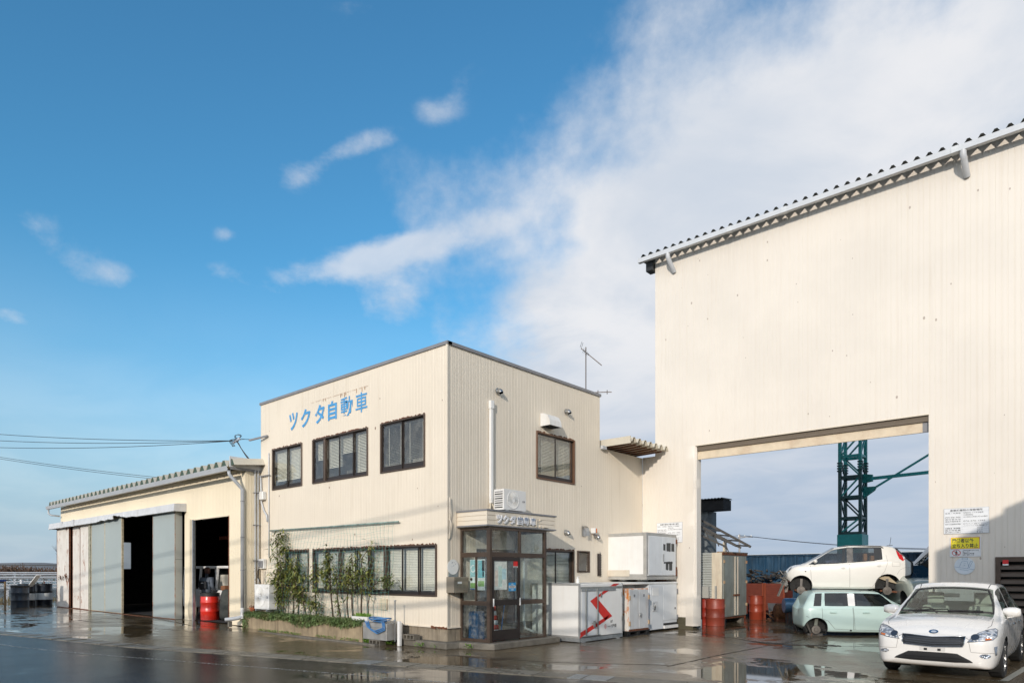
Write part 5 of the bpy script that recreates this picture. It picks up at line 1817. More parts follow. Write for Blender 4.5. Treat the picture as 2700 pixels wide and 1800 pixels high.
# 4: box on top, standing on wheels
for i, (x, y) in enumerate(((.35, 6.95), (.98, 6.95), (.98, 8.05), (.35, 8.05))):
    t = thing('tyreless_rim', ['steel wheel lying under the top cargo box at its far corner', 'rusty steel wheel lying under the top cargo box, nearest the zigzag box', 'dark steel wheel lying under the top cargo box by the gate wall', 'steel wheel under the top cargo box against the annex wall'][i], 'wheel', (x, y, 1.461), 0, 'wheels propping the top box')
    MB().lathe([(.20, 0), (.205, .01), (.17, .03), (.165, .07), (.20, .095), (.205, .11), (.12, .11), (.12, .02)], n=26).build('rim', STEEL if i < 2 else RUST, t, smooth=True)
b4 = thing('cargo_box', 'big white cargo box on wheels atop the others, black painted-out patches', 'cargo box', (-.37, 6.62, 1.572))
W4, L4, H4 = 1.68, 1.78, 1.33
MB().box(0, W4, 0, L4, .06, H4).build('shell', WB, b4, bevel=.015)
for a in ((-.006, .08, -.008, .05, .05, H4), (W4 - .10, W4 + .008, -.009, .03, .05, H4 + .004), (.08, W4 - .1, -.008, .03, H4 - .09, H4 + .003), (.08, W4 - .1, -.007, .03, .05, .12), (W4 - .02, W4 + .008, .03, L4, H4 - .08, H4 + .003), (W4 - .02, W4 + .008, L4 - .05, L4 + .008, .05, H4 - .08), (W4 - .02, W4 + .007, .03, .09, .12, H4 - .08)):
    MB().box(*a).build('edge_rail', mat('dirty alu rail', (.46, .45, .42), .5, metal=.3, var=.15, dirt_amt=.3), b4)
MB().box(0, W4 + .006, 0, L4, -.04, .05).build('base_frame', mat('dirty alu rail', (.4, .4, .4)), b4)
MB().box(.36, 1.12, -.028, -.008, .05, .24).build('wheel_arch_panel', mat('bare cream panel', (.62, .56, .46), .5, dirt_amt=.4, dirt=(.4, .2, .08)), b4, bevel=.006)
for a, b in ((.10, .92), (.93, 1.72)):
    dx = MB().box(W4 + .003, W4 + .018, a, b, .09, H4 - .10).build('door', WBG, b4, bevel=.004)
    if a > .5:
        FB = lambda u, d, z: (W4 + .018 + d, u, z)
        for u0, u1, z0, z1 in ((.945, 1.08, .83, 1.02), (1.14, 1.40, .81, 1.06), (1.44, 1.63, .82, 1.05), (.98, 1.52, .44, .50), (1.10, 1.26, .25, .44), (1.30, 1.50, .24, .45)):
            mb = MB()
            n_ = 9
            top = [(u0 + (u1 - u0) * i / n_, z1 + random.uniform(-.012, .012)) for i in range(n_ + 1)]
            bot = [(u1 - (u1 - u0) * i / n_, z0 + random.uniform(-.02, .012)) for i in range(n_ + 1)]
            mb.add([FB(u, .0015, z) for u, z in top + bot], [tuple(range(2 * n_ + 2))])
            mb.build('black_paint_patch', mat('brushed black paint', (.035, .04, .042), .5, var=.3, scale=12), dx)
        MB().box(W4 + .019, W4 + .04, .935, .965, .5, .72).build('handle', STEEL, dx)
for y, z in ((1.74, 1.05), (1.74, .2), (1.74, .06)):
    MB().box(W4 - .01, W4 + .03, y, y + .06, z, z + .14).build('hinge', RUST, b4)
# beacon on the wall
t = thing('warning_beacon', 'small orange beacon lamp on the annex wall above the boxes', 'beacon', (.02, 5.66, 2.88))
MB().box(0, .16, 0, .05, 0, .15).build('housing', WHITE, t, bevel=.006)
MB().box(.01, .15, .05, .13, .01, .14).build('lens', mat('orange lens', (.75, .17, .01), .3), t, bevel=.01)
# ================================================================ YARD BEHIND THE GATE
# grey refrigerated container with double doors
ct = thing('container', 'weathered grey container with rusty double doors behind the gate', 'container', (1.55, 11.18, .22))
CG = mat('stained grey container sheet', (.30, .32, .29), .5, metal=.25, var=.2, scale=2, dirt_amt=.6, streak=1, dirt=(.22, .19, .11))
MB().box(-5.0, -.02, .0, 1.98, 0, 2.2).build('shell', mat('grey corrugated container', (.40, .42, .40), .5, var=.1, dirt_amt=.3, streak=1), ct)
for k in range(26):
    z = .04 + k * .083
    MB().prism([(0, 0), (-.025, .02), (-.025, .045), (0, .065)], lambda u, v, w: (w, u, z + v), -4.9, -.36).build('side_rib', mat('pale ribbed side', (.44, .46, .43), .5, var=.1), ct)
MB().box(-.36, .0, -.035, .0, 0, 2.2).build('corner_post', mat('cream corner post', (.72, .64, .50), .5, var=.1, dirt_amt=.4, dirt=(.3, .14, .06), streak=1), ct)
for a, b in ((.05, 1.0), (1.02, 1.95)):
    d_ = MB().box(.0, .03, a, b, .02, 2.12).build('door', CG, ct, bevel=.005)
    for z in (.35, 1.15, 1.85):
        MB().box(.03, .06, (a - .02) if a < .5 else b - .06, (a + .06) if a < .5 else b + .02, z, z + .1).build('hinge', mat('rusty hinge', (.5, .34, .2), .7, rust=.5), d_)
for y in (.90, 1.14):
    MB().cyl((.055, y, .05), (.055, y, 2.08), .018, n=8).build('lock_rod', mat('pale lock rod', (.6, .52, .42), .5, rust=.2), ct)
    MB().box(.04, .09, y - .1, y + .1, .72, .78).build('lock_handle', RUST, ct)
MB().box(-.1, .05, -.02, 2.0, 2.12, 2.2).build('header', RUST, ct)
MB().box(-.2, .02, .0, 2.1, 2.2, 2.24).build('roof_sheet', mat('rusty roof sheet', (.3, .24, .18), .8, rust=.6, rscale=4), ct)
MB().box(-.9, .0, .1, 1.9, -.05, 0).build('sill', RUST, ct)
for y in (.15, 1.7):
    MB().box(-.6, -.05, y, y + .2, -.22, -.05).build('block', CONCG, ct)
drum('oil_drum', 'faded red drum with two hoops just inside the gate opening', (1.68, 10.35, 0), ORED, False, r=.30, group='red drums in the yard')
drum('oil_drum', 'red drum half hidden behind the faded drum at the gate', (1.28, 10.55, 0), mat('red drum paint b', (.30, .026, .014), .4, var=.15), False, r=.29, group='red drums in the yard')
drum('oil_drum', 'dark maroon drum pressed against the gate post', (1.0, 10.2, 0), mat('maroon drum paint', (.13, .02, .018), .5, var=.2), False, r=.29, group='red drums in the yard')
drum('oil_drum', 'slim orange-red drum standing past the grey container', (1.42, 14.4, 0), mat('orange drum paint', (.28, .045, .02), .4, var=.15), False, r=.25, lidm=WHITED, group='red drums in the yard')
tag(MB().box(1.60, 1.78, 9.05, 9.2, .0, .28).build('small_case', mat('pale grey case', (.45, .48, .49), .5), None, bevel=.01), 'small pale grey case on the ground by the gate post', 'case')
tag(MB().box(1.0, 1.35, 10.55, 10.65, .9, 1.28).box(1.5, 1.54, 10.7, 10.78, .88, 1.3).build('scrap_sheet', mat('pale scrap panel', (.42, .42, .38), .6, rust=.2), None), 'pale scrap panel stuck upright in the drum', 'scrap')
# lean-to rack over the container
rk = thing('rack_roof', 'open steel rack with slatted roof over the container', 'rack', (0, 11.4, 0))
DRK = mat('dark rack steel', (.09, .085, .08), .6)
zr = lambda x: 2.64 + .56 * (1.95 - x)
for y in (0, 1.2):
    MB().bar((-.3, y, zr(-.3)), (1.95, y, zr(1.95)), .06, .08).build('beam', DRK, rk)
    MB().bar((-.3, y, zr(-.3) - .42), (1.6, y, zr(1.6) - .22), .05, .06).build('beam', DRK, rk)
for k in range(7):
    x = -.2 + k * .34
    MB().bar((x, 0, zr(x) - .03), (x, 1.2, zr(x) - .03), .05, .05).build('cross_bar', DRK, rk)
    if k < 6:
        MB().bar((x, 0, zr(x) - .05), (x + .17, 0, zr(x + .17) - .34), .03, .03).build('lacing', DRK, rk)
MB().bar((1.5, .05, 2.42), (1.5, .05, 2.78), .09, .06).build('bracket', mat('cream corner post', (.72, .64, .5)), rk)
for x in (-.1, 1.3):
    MB().bar((x, .6, 2.42), (x, .6, zr(x) - .1), .06, .06).build('leg', MATS['dark rack steel'], rk)
# dark workshop whose eave shows past the post
t = thing('dark_shed', 'dark weathered shed with ribbed eave behind the gate post', 'shed', (-.2, 14.0, 0))
teeth(MB(), lambda u, w, z: (u, w, z), -3.5, .52, .134, .05, -.05, .8, 4.56, 4.57).build('roof', mat('dark eave sheet', (.03, .032, .034), .7), t)
MB().box(-3, .5, .05, .75, 4.15, 4.55).build('fascia', mat('black stained fascia', (.018, .018, .02), .8), t)
MB().box(-3, -.22, .2, 1.0, 0, 4.15).build('wall', mat('grey shed wall', (.16, .18, .19), .7, var=.2), t)
# blue sheet-steel fence
bf = thing('blue_fence', 'tall blue sheet-steel fence with peeling paint behind the yard', 'fence', (-1.6, 17.0, 0))
BLF = mat('weathered blue steel', (.015, .058, .115), .5, var=.35, scale=1.6, dirt_amt=.55, dirt=(.12, .20, .27), streak=1, rust=.12, rscale=1.6)
for k in range(13):
    ribbed(lambda u, d, z: (u, -d, z), k * .9, k * .9 + .89, 0, 2.40, [], pitch=.3, depth=.04).build('panel', BLF, bf)
    MB().box(k * .9 - .03, k * .9 + .04, -.10, -.05, 0, 2.44).build('post', BLF, bf)
MB().box(0, 11.7, -.08, .04, 2.40, 2.48).build('top_rail', BLF, bf)
MB().box(0, 11.7, -.09, -.05, 1.0, 1.06).build('mid_rail', BLF, bf)
# red mesh bins
for i, (x, lab) in enumerate(((.55, 'dark red steel stillage bin full of scrap by the blue fence'), (1.35, 'second dark red stillage bin nearest the stacked wrecks'))):
    t = thing('stillage_bin', lab, 'bin', (x, 15.4, .15), 0, 'dark red stillage bins')
    RB = mat('dark red bin steel', (.15, .03, .015), .6, var=.25, scale=5)
    MB().box(0, .76, 0, .9, 0, 1.18).build('shell', RB, t)
    for j in range(14):
        MB().box(-.004, .764, -.012, 0, .08 + j * .078, .10 + j * .078).build('mesh_bar', mat('dark red wire', (.16, .028, .014), .6), t)
    for xx in (0, .72):
        MB().box(xx, xx + .06, -.03, .0, -.15, 1.2).build('post', mat('orange-red post', (.24, .05, .02), .5), t)
SCRP = mat('mixed scrap', (.06, .058, .055), .6, metal=.3, var=.6, scale=8, rust=.5, rscale=6)


def scrap(name, label, x0, x1, y0, y1, z0, h, n, m=SCRP, smin=.06, smax=.3):
    mb = MB()
    for i in range(n):
        x, y = random.uniform(x0, x1), random.uniform(y0, y1)
        z = z0 + random.random() ** 1.5 * h
        a, e = random.uniform(0, 6.28), random.uniform(-.6, .6)
        l_ = random.uniform(smin, smax)
        d = Vector((math.cos(a) * math.cos(e), math.sin(a) * math.cos(e), math.sin(e))) * l_
        mb.bar((x, y, z), (x + d.x, y + d.y, z + d.z), random.uniform(.03, .16), random.uniform(.01, .08))
    o = mb.build(name, m, None)
    return tag(o, label, 'scrap', kind='stuff')


scrap('scrap_pile', 'tangled dark scrap metal heaped on the red bins', .5, 2.1, 15.4, 16.2, 1.3, .5, 90)
scrap('rusty_debris', 'rusty engine parts and debris on the ground before the blue fence', 2.0, 3.6, 13.9, 15.2, .02, .35, 120, mat('rusty engine parts', (.13, .055, .025), .8, var=.7, scale=10))
tag(MB().add([(2.0, 14.6, 1.55), (2.9, 14.9, 1.55), (2.95, 14.9, 1.85), (2.0, 14.6, 1.6), (2.0, 15.4, 1.55), (2.9, 15.6, 1.55), (2.95, 15.6, 1.85), (2.0, 15.4, 1.6)], [(0, 1, 2, 3), (7, 6, 5, 4), (3, 2, 6, 7), (0, 4, 5, 1), (1, 5, 6, 2), (0, 3, 7, 4)]).build('blue_skip', BLF, None) if 0 else MB().box(.95, 1.75, 16.0, 16.4, 1.30, 1.62).build('blue_tray', BLF, None, bevel=.02), 'tilted blue steel tray on the scrap heap', 'tray')
t = thing('rusty_tank', 'rusty brown tank lying by the wrecks', 'tank', (2.65, 13.9, .35), R(35))
MB().lathe([(0, -.35), (.22, -.34), (.30, -.28), (.30, .28), (.22, .34), (0, .35)], (0, 0, 0), 'X', 20).build('shell', mat('rusty tank steel', (.20, .085, .035), .8, var=.6, scale=8), t, smooth=True)
MB().box(-.3, .3, -.2, .2, -.35, -.24).build('cradle', RUST, t)
t = thing('blue_drum', 'light blue drum lying on its side behind the mint wreck', 'drum', (3.3, 13.2, .62), R(35))
MB().lathe([(0, -.42), (.24, -.42), (.25, -.4), (.25, -.15), (.262, -.13), (.25, -.11), (.25, .11), (.262, .13), (.25, .15), (.25, .4), (.24, .42), (0, .42)], (0, 0, 0), 'X', 24).build('shell', mat('light blue drum paint', (.10, .22, .36), .35, metal=.3, var=.1), t, smooth=True)
MB().box(-.3, .3, -.22, .22, -.62, -.22).build('stand', SCRP, t)
for i, (x, y, w_, h_, lab) in enumerate(((2.02, 14.2, .62, .62, 'large black steel sheet leaning on the red bin'), (2.5, 14.5, .5, .4, 'smaller black steel sheet leaning beside the large one'))):
    o = MB().add([(0, 0, 0), (w_, .12, 0), (w_ - .22, .35, h_), (-.18, .23, h_), (0, .012, 0), (w_, .132, 0), (w_ - .22, .362, h_), (-.18, .242, h_)], [(0, 1, 2, 3), (7, 6, 5, 4), (0, 4, 5, 1), (1, 5, 6, 2), (2, 6, 7, 3), (3, 7, 4, 0)]).build('steel_sheet', mat('dark plate steel', (.05, .052, .058), .5, var=.2), None)
    o.location = (x, y, 0)
    tag(o, lab, 'steel sheet')
# teal lattice tower
tw = thing('lattice_tower', 'teal steel lattice tower rising behind the gate', 'tower', (3.92, 17.6, 0), 0)
TEAL = mat('teal steel paint', (.03, .38, .37), .45, var=.15, dirt_amt=.15, dirt=(.02, .05, .05))
TEALD = mat('grimy teal steel', (.022, .085, .09), .5, var=.4, scale=3)
S = .36
for sx in (-1, 1):
    for sy in (-1, 1):
        MB().bar((sx * S, sy * S, 5.7), (sx * S, sy * S, 12.0), .11, .11).build('chord', TEAL, tw)
        MB().bar((sx * S, sy * S, 3.2), (sx * S, sy * S, 5.7), .11, .11).build('chord', TEALD, tw)
        for k in range(4):
            MB().box(sx * S - .085, sx * S + .085, sy * S - .085, sy * S + .085, 5.62 + k * .1, 5.67 + k * .1).build('flange_bolt', TEALD, tw)
zs = [3.25, 3.83, 4.63, 5.40, 6.19, 6.97, 7.75, 8.53, 9.3]
for i, z in enumerate(zs):
    m_ = TEALD if i <= 3 else TEAL
    for sy in (-1, 1):
        MB().bar((-S, sy * S, z), (S, sy * S, z), .08, .10).build('ring_beam', m_, tw)
        MB().bar((sy * S, -S, z), (sy * S, S, z), .08, .09).build('ring_beam', m_, tw)
    if i < len(zs) - 1:
        a, b = (-1, 1) if i % 2 == 0 else (1, -1)
        for sy in (-1, 1):
            MB().bar((a * S, sy * S, z), (b * S, sy * S, zs[i + 1]), .055, .055).build('diagonal', TEAL if i != 1 else TEALD, tw)
            MB().bar((sy * S, a * S, z), (sy * S, b * S, zs[i + 1]), .055, .055).build('diagonal', TEALD if i < 4 else TEAL, tw)
MB().box(-.44, .44, -.44, .44, 0, 3.2).build('base_column', TEAL, tw)
MB().bar((.40, .0, 5.30), (8.0, 3.0, 5.9), .07, .12).build('tie_beam', TEAL, tw)
MB().bar((.38, .0, 4.72), (6.0, 2.2, 8.6), .07, .08).build('brace', TEAL, tw)
MB().prism([(.36, 4.55), (.78, 4.85), (.85, 5.0), (.36, 5.0)], lambda u, v, w: (u, w, v), -.05, .05).build('gusset', TEAL, tw)
MB().prism([(.36, 5.15), (.7, 5.2), (.7, 5.45), (.36, 5.5)], lambda u, v, w: (u, w, v), -.07, .07).build('gusset', TEAL, tw)
MB().bar((2.0, .8, 9.6), (8.0, 3.0, 6.6), .08, .10).build('brace', TEAL, tw)
# far warehouse, pole and lines
wh = thing('warehouse', 'long pale grey warehouse far behind the yard', 'warehouse', (-46, 112, 0), R(41.5))
WG = mat('pale grey warehouse sheet', (.42, .46, .50), .7, var=.06, scale=.4)
mb = MB()
prf = [(-20, 4.6), (0, 5.3), (20, 5.7), (40, 6.3), (48, 6.2), (62, 5.6), (90, 5.3)]
mb.add([(x, 0, 0) for x, z in prf] + [(x, 0, z) for x, z in prf] + [(x, 25, z + .4) for x, z in prf], [(i, i + 1, i + 8, i + 7) for i in range(6)] + [(i + 7, i + 8, i + 15, i + 14) for i in range(6)])
mb.build('wall', WG, wh)
for k in range(22):
    MB().box(-18 + k * 4.8, -17.4 + k * 4.8, -.3, -.05, 2.5, 4.5).build('downpipe', mat('pale pipe', (.55, .57, .6), .6), wh)
MB().box(-18, 90, -.4, -.06, 4.5, 4.62).build('gutter', GREY, wh)
MB().box(9.2, 11.4, -.5, -.05, 2.9, 4.6).build('door', WHITE, wh)
up = thing('utility_pole', 'thin concrete utility pole far behind the yard', 'pole', (-19.6, 62.5, 0), R(41.5))
PO = mat('pole concrete', (.33, .31, .29), .8)
MB().cyl((0, 0, 0), (0, 0, 6.1), .13, .09, n=10).build('shaft', PO, up)
MB().bar((-.2, 0, 5.8), (1.5, 0, 5.8), .08, .08).build('crossarm', PO, up)
for x in (-.1, .6, 1.3):
    MB().cyl((x, 0, 5.84), (x, 0, 6.02), .05, n=8).build('insulator', WHITE, up)


def cable(name, label, a, b, sag, r=.012, n=16, group=None, m=None):
    a, b = Vector(a), Vector(b)
    pts = [a.lerp(b, i / n) + Vector((0, 0, -4 * sag * (i / n) * (1 - i / n))) for i in range(n + 1)]
    o = MB().tube(pts, r, 5).build(name, m or MATS['cable black'], None)
    return tag(o, label, 'cable', group)


mat('cable black', (.02, .02, .022), .5)
for k, (dx, dz) in enumerate(((0, .05), (.6, 0), (1.2, -.1))):
    bx = Vector((-19.6, 62.5, 0)) + Vector((math.cos(R(41.5)), math.sin(R(41.5)), 0)) * dx
    cable('power_line', '%s far line right of the thin utility pole' % ('upper', 'middle', 'lower')[k], (bx.x, bx.y, 5.95 + dz), (bx.x + 36, bx.y + 18, 4.9 + dz), 1.2, .02, group='lines past the far pole')
    cable('power_line', '%s far line left of the thin utility pole' % ('upper', 'middle', 'lower')[k], (bx.x, bx.y, 5.95 + dz), (bx.x - 33, bx.y - 8, 6.3 + dz), 1.3, .02, group='lines past the far pole')
# ================================================================ CARS


def half_section(s_):
    x, sh, zb, zs, zt, ws, wm, wt, cr = s_
    h = zt - cr - zs
    wb = wm * .955 if h > .2 else wm * .93
    L_ = lambda a, b, t: a + (b - a) * t
    P = [(0, zb, 0), (ws * .6, zb, 0), (ws, zb + .012, 0), (L_(ws, wm, .8), zb + .30 * (zs - zb), 0), (wm, zb + .66 * (zs - zb), 0), (wm * .99, zs - .045, 0),
         (wb, zs, 0), (L_(wb, wt, .07), zs + .06 * h, .06), (L_(wb, wt, .90), zs + .93 * h, .93), (wt, zs + h, 1), (wt * .72, zt - cr * .4, 1), (0, zt, 1)]
    return [(x + sh * t, y, z) for y, z, t in P]


def car_shell(secs, front_b, rear_b, side_win, top_win):
    """returns bmesh with face layer 'g': 0 body, 1.. glass groups"""
    bm = bmesh.new()
    lay = bm.faces.layers.int.new('g')
    cv = bm.verts.layers.float.new('crease_vert')
    ce = bm.edges.layers.float.new('crease_edge')
    rings = []
    for s_ in secs:
        H = half_section(s_)
        ring = H + [(x, -y, z) for x, y, z in H[10:0:-1]]
        rings.append(ring)

    def shrink(ring, f, dx):
        zc = sum(p[2] for p in ring) / len(ring)
        return [(p[0] + dx, p[1] * f, zc + (p[2] - zc) * f) for p in ring]
    full = []
    for f, k in ((.25, 1.0), (.55, .93), (.82, .72), (.95, .38)):
        full.append(shrink(rings[0], f, -rear_b * k))
    full += rings
    for f, k in ((.95, .38), (.82, .72), (.55, .93), (.25, 1.0)):
        full.append(shrink(rings[-1], f, front_b * k))
    V = [[bm.verts.new(p) for p in r_] for r_ in full]
    n = len(full[0])
    for i in range(len(full) - 1):
        si = i - 4
        for k in range(n):
            f = bm.faces.new((V[i][k], V[i][(k + 1) % n], V[i + 1][(k + 1) % n], V[i + 1][k]))
            for gi, (a, b) in enumerate(side_win):
                if a <= si < b and k in (7, 14):
                    f[lay] = 1 + gi * 2 + (k == 14)
            for gi, (a, b) in enumerate(top_win):
                if a <= si < b and k in (9, 10, 11, 12):
                    f[lay] = 20 + gi
    for v in bm.verts:
        gs = [f[lay] for f in v.link_faces]
        for gI in set(gs) - {0}:
            if gs.count(gI) == 1:
                v[cv] = .75
    cr_rows = {2: .5, 20: .5, 6: .35, 16: .35, 9: .3, 13: .3}
    for i in range(len(V) - 1):
        for k, c_ in cr_rows.items():
            e = bm.edges.get((V[i][k], V[i + 1][k]))
            if e:
                e[ce] = c_
    bm.faces.new(V[0])
    bm.faces.new(list(reversed(V[-1])))
    bmesh.ops.recalc_face_normals(bm, faces=bm.faces)
    return bm, lay


def smooth_mesh(bm, sub=2):
    me = bpy.data.meshes.new('tmp')
    bm.to_mesh(me)
    o = bpy.data.objects.new('tmp', me)
    COL.objects.link(o)
    md = o.modifiers.new('s', 'SUBSURF')
    md.levels = sub
    md.render_levels = sub
    md.boundary_smooth = 'PRESERVE_CORNERS'
    dg = bpy.context.evaluated_depsgraph_get()
    dg.update()
    m2 = bpy.data.meshes.new_from_object(o.evaluated_get(dg))
    bpy.data.objects.remove(o)
    return m2


def link_mesh(name, me, m, parent, smooth=True):
    me.materials.clear()
    for mm in (m if isinstance(m, (list, tuple)) else [m]):
        me.materials.append(mm)
    if smooth:
        for p in me.polygons:
            p.use_smooth = True
    me.name = name
    o = bpy.data.objects.new(name, me)
    COL.objects.link(o)
    o.parent = parent
    return o


def make_car(name, label, cat, loc, heading, secs, fb, rb, side_win, top_win, arches, paint, glassm, scale=1.0, open_groups=(), tilt=0):
    t = thing(name, label, cat, loc, R(heading))
    t.rotation_euler = (0, R(tilt), R(heading))
    t.scale = (scale,) * 3
    bm, lay = car_shell(secs, fb, rb, side_win, top_win)
    groups = sorted(set(f[lay] for f in bm.faces) - {0})
    for gI in groups:
        b2 = bm.copy()
        l2 = b2.faces.layers.int['g']
        bmesh.ops.delete(b2, geom=[f for f in b2.faces if f[l2] != gI], context='FACES')
        if gI not in open_groups:
            link_mesh('window' if gI < 20 else 'windscreen', smooth_mesh(b2, 2), glassm, t)
        b2.free()
    whole = bm.copy()
    full = smooth_mesh(whole, 2)
    whole.free()
    bvh = BVHTree.FromPolygons([v.co.copy() for v in full.vertices], [tuple(p.vertices) for p in full.polygons])
    bmesh.ops.delete(bm, geom=[f for f in bm.faces if f[lay]], context='FACES')
    me = smooth_mesh(bm, 2)
    bm.free()
    bm = bmesh.new()
    bm.from_mesh(me)
    for ax, az, ar in arches:
        rm = []
        for f in bm.faces:
            c = f.calc_center_median()
            if (c.x - ax) ** 2 + (c.z - az) ** 2 < ar * ar and abs(c.y) > .42 and c.z < az + ar:
                rm.append(f)
        vs = set(v for f in rm for v in f.verts)
        bmesh.ops.delete(bm, geom=rm, context='FACES')
        for v in vs:
            if v.is_valid and any(e.is_boundary for e in v.link_edges) and abs(v.co.y) > .48:
                d = Vector((v.co.x - ax, 0, v.co.z - az))
                if d.length > .01 and v.co.z > az - ar * .5:
                    d = d.normalized() * ar
                    v.co.x, v.co.z = ax + d.x, az + d.z
    bm.to_mesh(me)
    bm.free()
    body = link_mesh('body', me, paint, t)
    for ax, az, ar in arches:
        for s_ in (-1, 1):
            mb = MB()
            vs, fs = [], []
            wo = .58
            pr_ = [(ar + .012, .02 + .0), (ar + .012, wo)]
            N_ = 20
            yo = None
            for i in range(N_ + 1):
                a = R(-35) + R(250) * i / N_
                for yy in (.42, 0.70 if secs[0][6] < .78 else .84):
                    vs.append((ax + (ar + .004) * math.cos(a), s_ * yy, az + (ar + .004) * math.sin(a)))
                if i:
                    fs.append((2 * i - 2, 2 * i - 1, 2 * i + 1, 2 * i))
            b0 = len(vs)
            vs.append((ax, s_ * .42, az))
            for i in range(N_):
                fs.append((b0, 2 * i, 2 * i + 2))
            mb.add(vs, fs)
            mb.build('wheel_well', mat('wheel well black', (.016, .016, .015), .8, var=.5, scale=12), t)
    return t, bvh, body


def proj(bvh, axis, a, b, off, side=1):
    """axis 'F': front view, (a,b)=(y,z); 'B': rear view; 'S': side view, (a,b)=(x,z), side=+1/-1; 'T': top, (x,y)"""
    if axis == 'F':
        o, d = Vector((5, a, b)), Vector((-1, 0, 0))
    elif axis == 'B':
        o, d = Vector((-5, a, b)), Vector((1, 0, 0))
    elif axis == 'T':
        o, d = Vector((a, b, 5)), Vector((0, 0, -1))
    else:
        o, d = Vector((a, 5 * side, b)), Vector((0, -side, 0))
    h = bvh.ray_cast(o, d)
    if h[0] is None:
        return None
    n = h[1]
    if n.dot(d) > 0:
        n = -n
    return h[0] + n * off


def patch(name, bvh, axis, poly, off, m, parent, side=1, cuts=4, thick=0):
    bm = bmesh.new()
    f = bm.faces.new([bm.verts.new((a, b, 0)) for a, b in poly])
    bmesh.ops.triangulate(bm, faces=[f])
    for _ in range(cuts):
        long_ = [e for e in bm.edges if e.calc_length() > .045]
        if not long_:
            break
        bmesh.ops.subdivide_edges(bm, edges=long_, cuts=1)
        bmesh.ops.triangulate(bm, faces=[f for f in bm.faces if len(f.verts) > 3])
    bad = []
    for v in bm.verts:
        p = proj(bvh, axis, v.co.x, v.co.y, off, side)
        if p is None:
            bad.append(v)
        else:
            v.co = p
    bmesh.ops.delete(bm, geom=bad, context='VERTS')
    bmesh.ops.recalc_face_normals(bm, faces=bm.faces)
    me = bpy.data.meshes.new(name)
    bm.to_mesh(me)
    bm.free()
    return link_mesh(name, me, m, parent)


def strip(name, bvh, axis, line, w, off, m, parent, side=1, r=None):
    pts = []
    for (a0, b0), (a1, b1) in zip(line[:-1], line[1:]):
        n = max(2, int(math.hypot(a1 - a0, b1 - b0) / .03))
        for i in range(n):
            pts.append((a0 + (a1 - a0) * i / n, b0 + (b1 - b0) * i / n))
    pts.append(line[-1])
    P = [proj(bvh, axis, a, b, off, side) for a, b in pts]
    P = [p for p in P if p is not None]
    if len(P) < 2:
        return None
    return MB().tube(P, w / 2, 5).build(name, m, parent, smooth='all')


def carpaint(name, col, rough=.28, coat=.8):
    return mat(name, col, rough, var=.025, scale=2, coat=coat, dirt_amt=.10, dirt=tuple(x * .72 for x in col), obj=True)


SEAM = mat('panel gap', (.10, .10, .10), .8)
SEAMW = mat('soft panel gap', (.30, .29, .27), .8)
CHROME = mat('chrome', (.72, .74, .76), .08, metal=1.0, var=.03)
LAMP = glass('lamp cover', tint=(.96, .97, .98), refl=1.2, dirt=.02)
CARGL = glass('car glass', tint=(.80, .88, .84), refl=.7, dirt=.06)
CARGLD = glass('dark car glass', tint=(.18, .20, .21), refl=.8, dirt=.05)
AMBER = mat('amber lens', (.62, .16, .03), .25, coat=.5)
TRIM = mat('black car trim', (.015, .015, .016), .45)
BRK = mat('brake disc', (.13, .115, .10), .6, metal=.5, var=.3, rust=.3, rscale=9)


def lampmat():
    m = bpy.data.materials.new('faceted lamp')
    m.use_nodes = True
    t_ = m.node_tree
    N = NT(t_)
    b = t_.nodes['Principled BSDF']
    g = N.n('ShaderNodeTexCoord').outputs['Object']
    vo = N.n('ShaderNodeTexVoronoi', ins={'Vector': N.mapping(g, scale=(1, 1.0, 1.3)), 'Scale': 24})
    c = N.n('ShaderNodeSeparateColor', ins={0: vo.outputs['Color']}).outputs[0]
    t_.links.new(N.mix(N.ramp(c, .15, .85), (.30, .34, .40), (.92, .93, .95)), b.inputs['Base Color'])
    b.inputs['Metallic'].default_value = .55
    b.inputs['Roughness'].default_value = .16
    b.inputs['Coat Weight'].default_value = 1
    bn = N.n('ShaderNodeBump', ins={'Strength': .8, 'Distance': .03, 'Height': vo.outputs['Distance']})
    t_.links.new(bn.outputs[0], b.inputs['Normal'])
    MATS['faceted lamp'] = m
    return m


LAMPIN = lampmat()


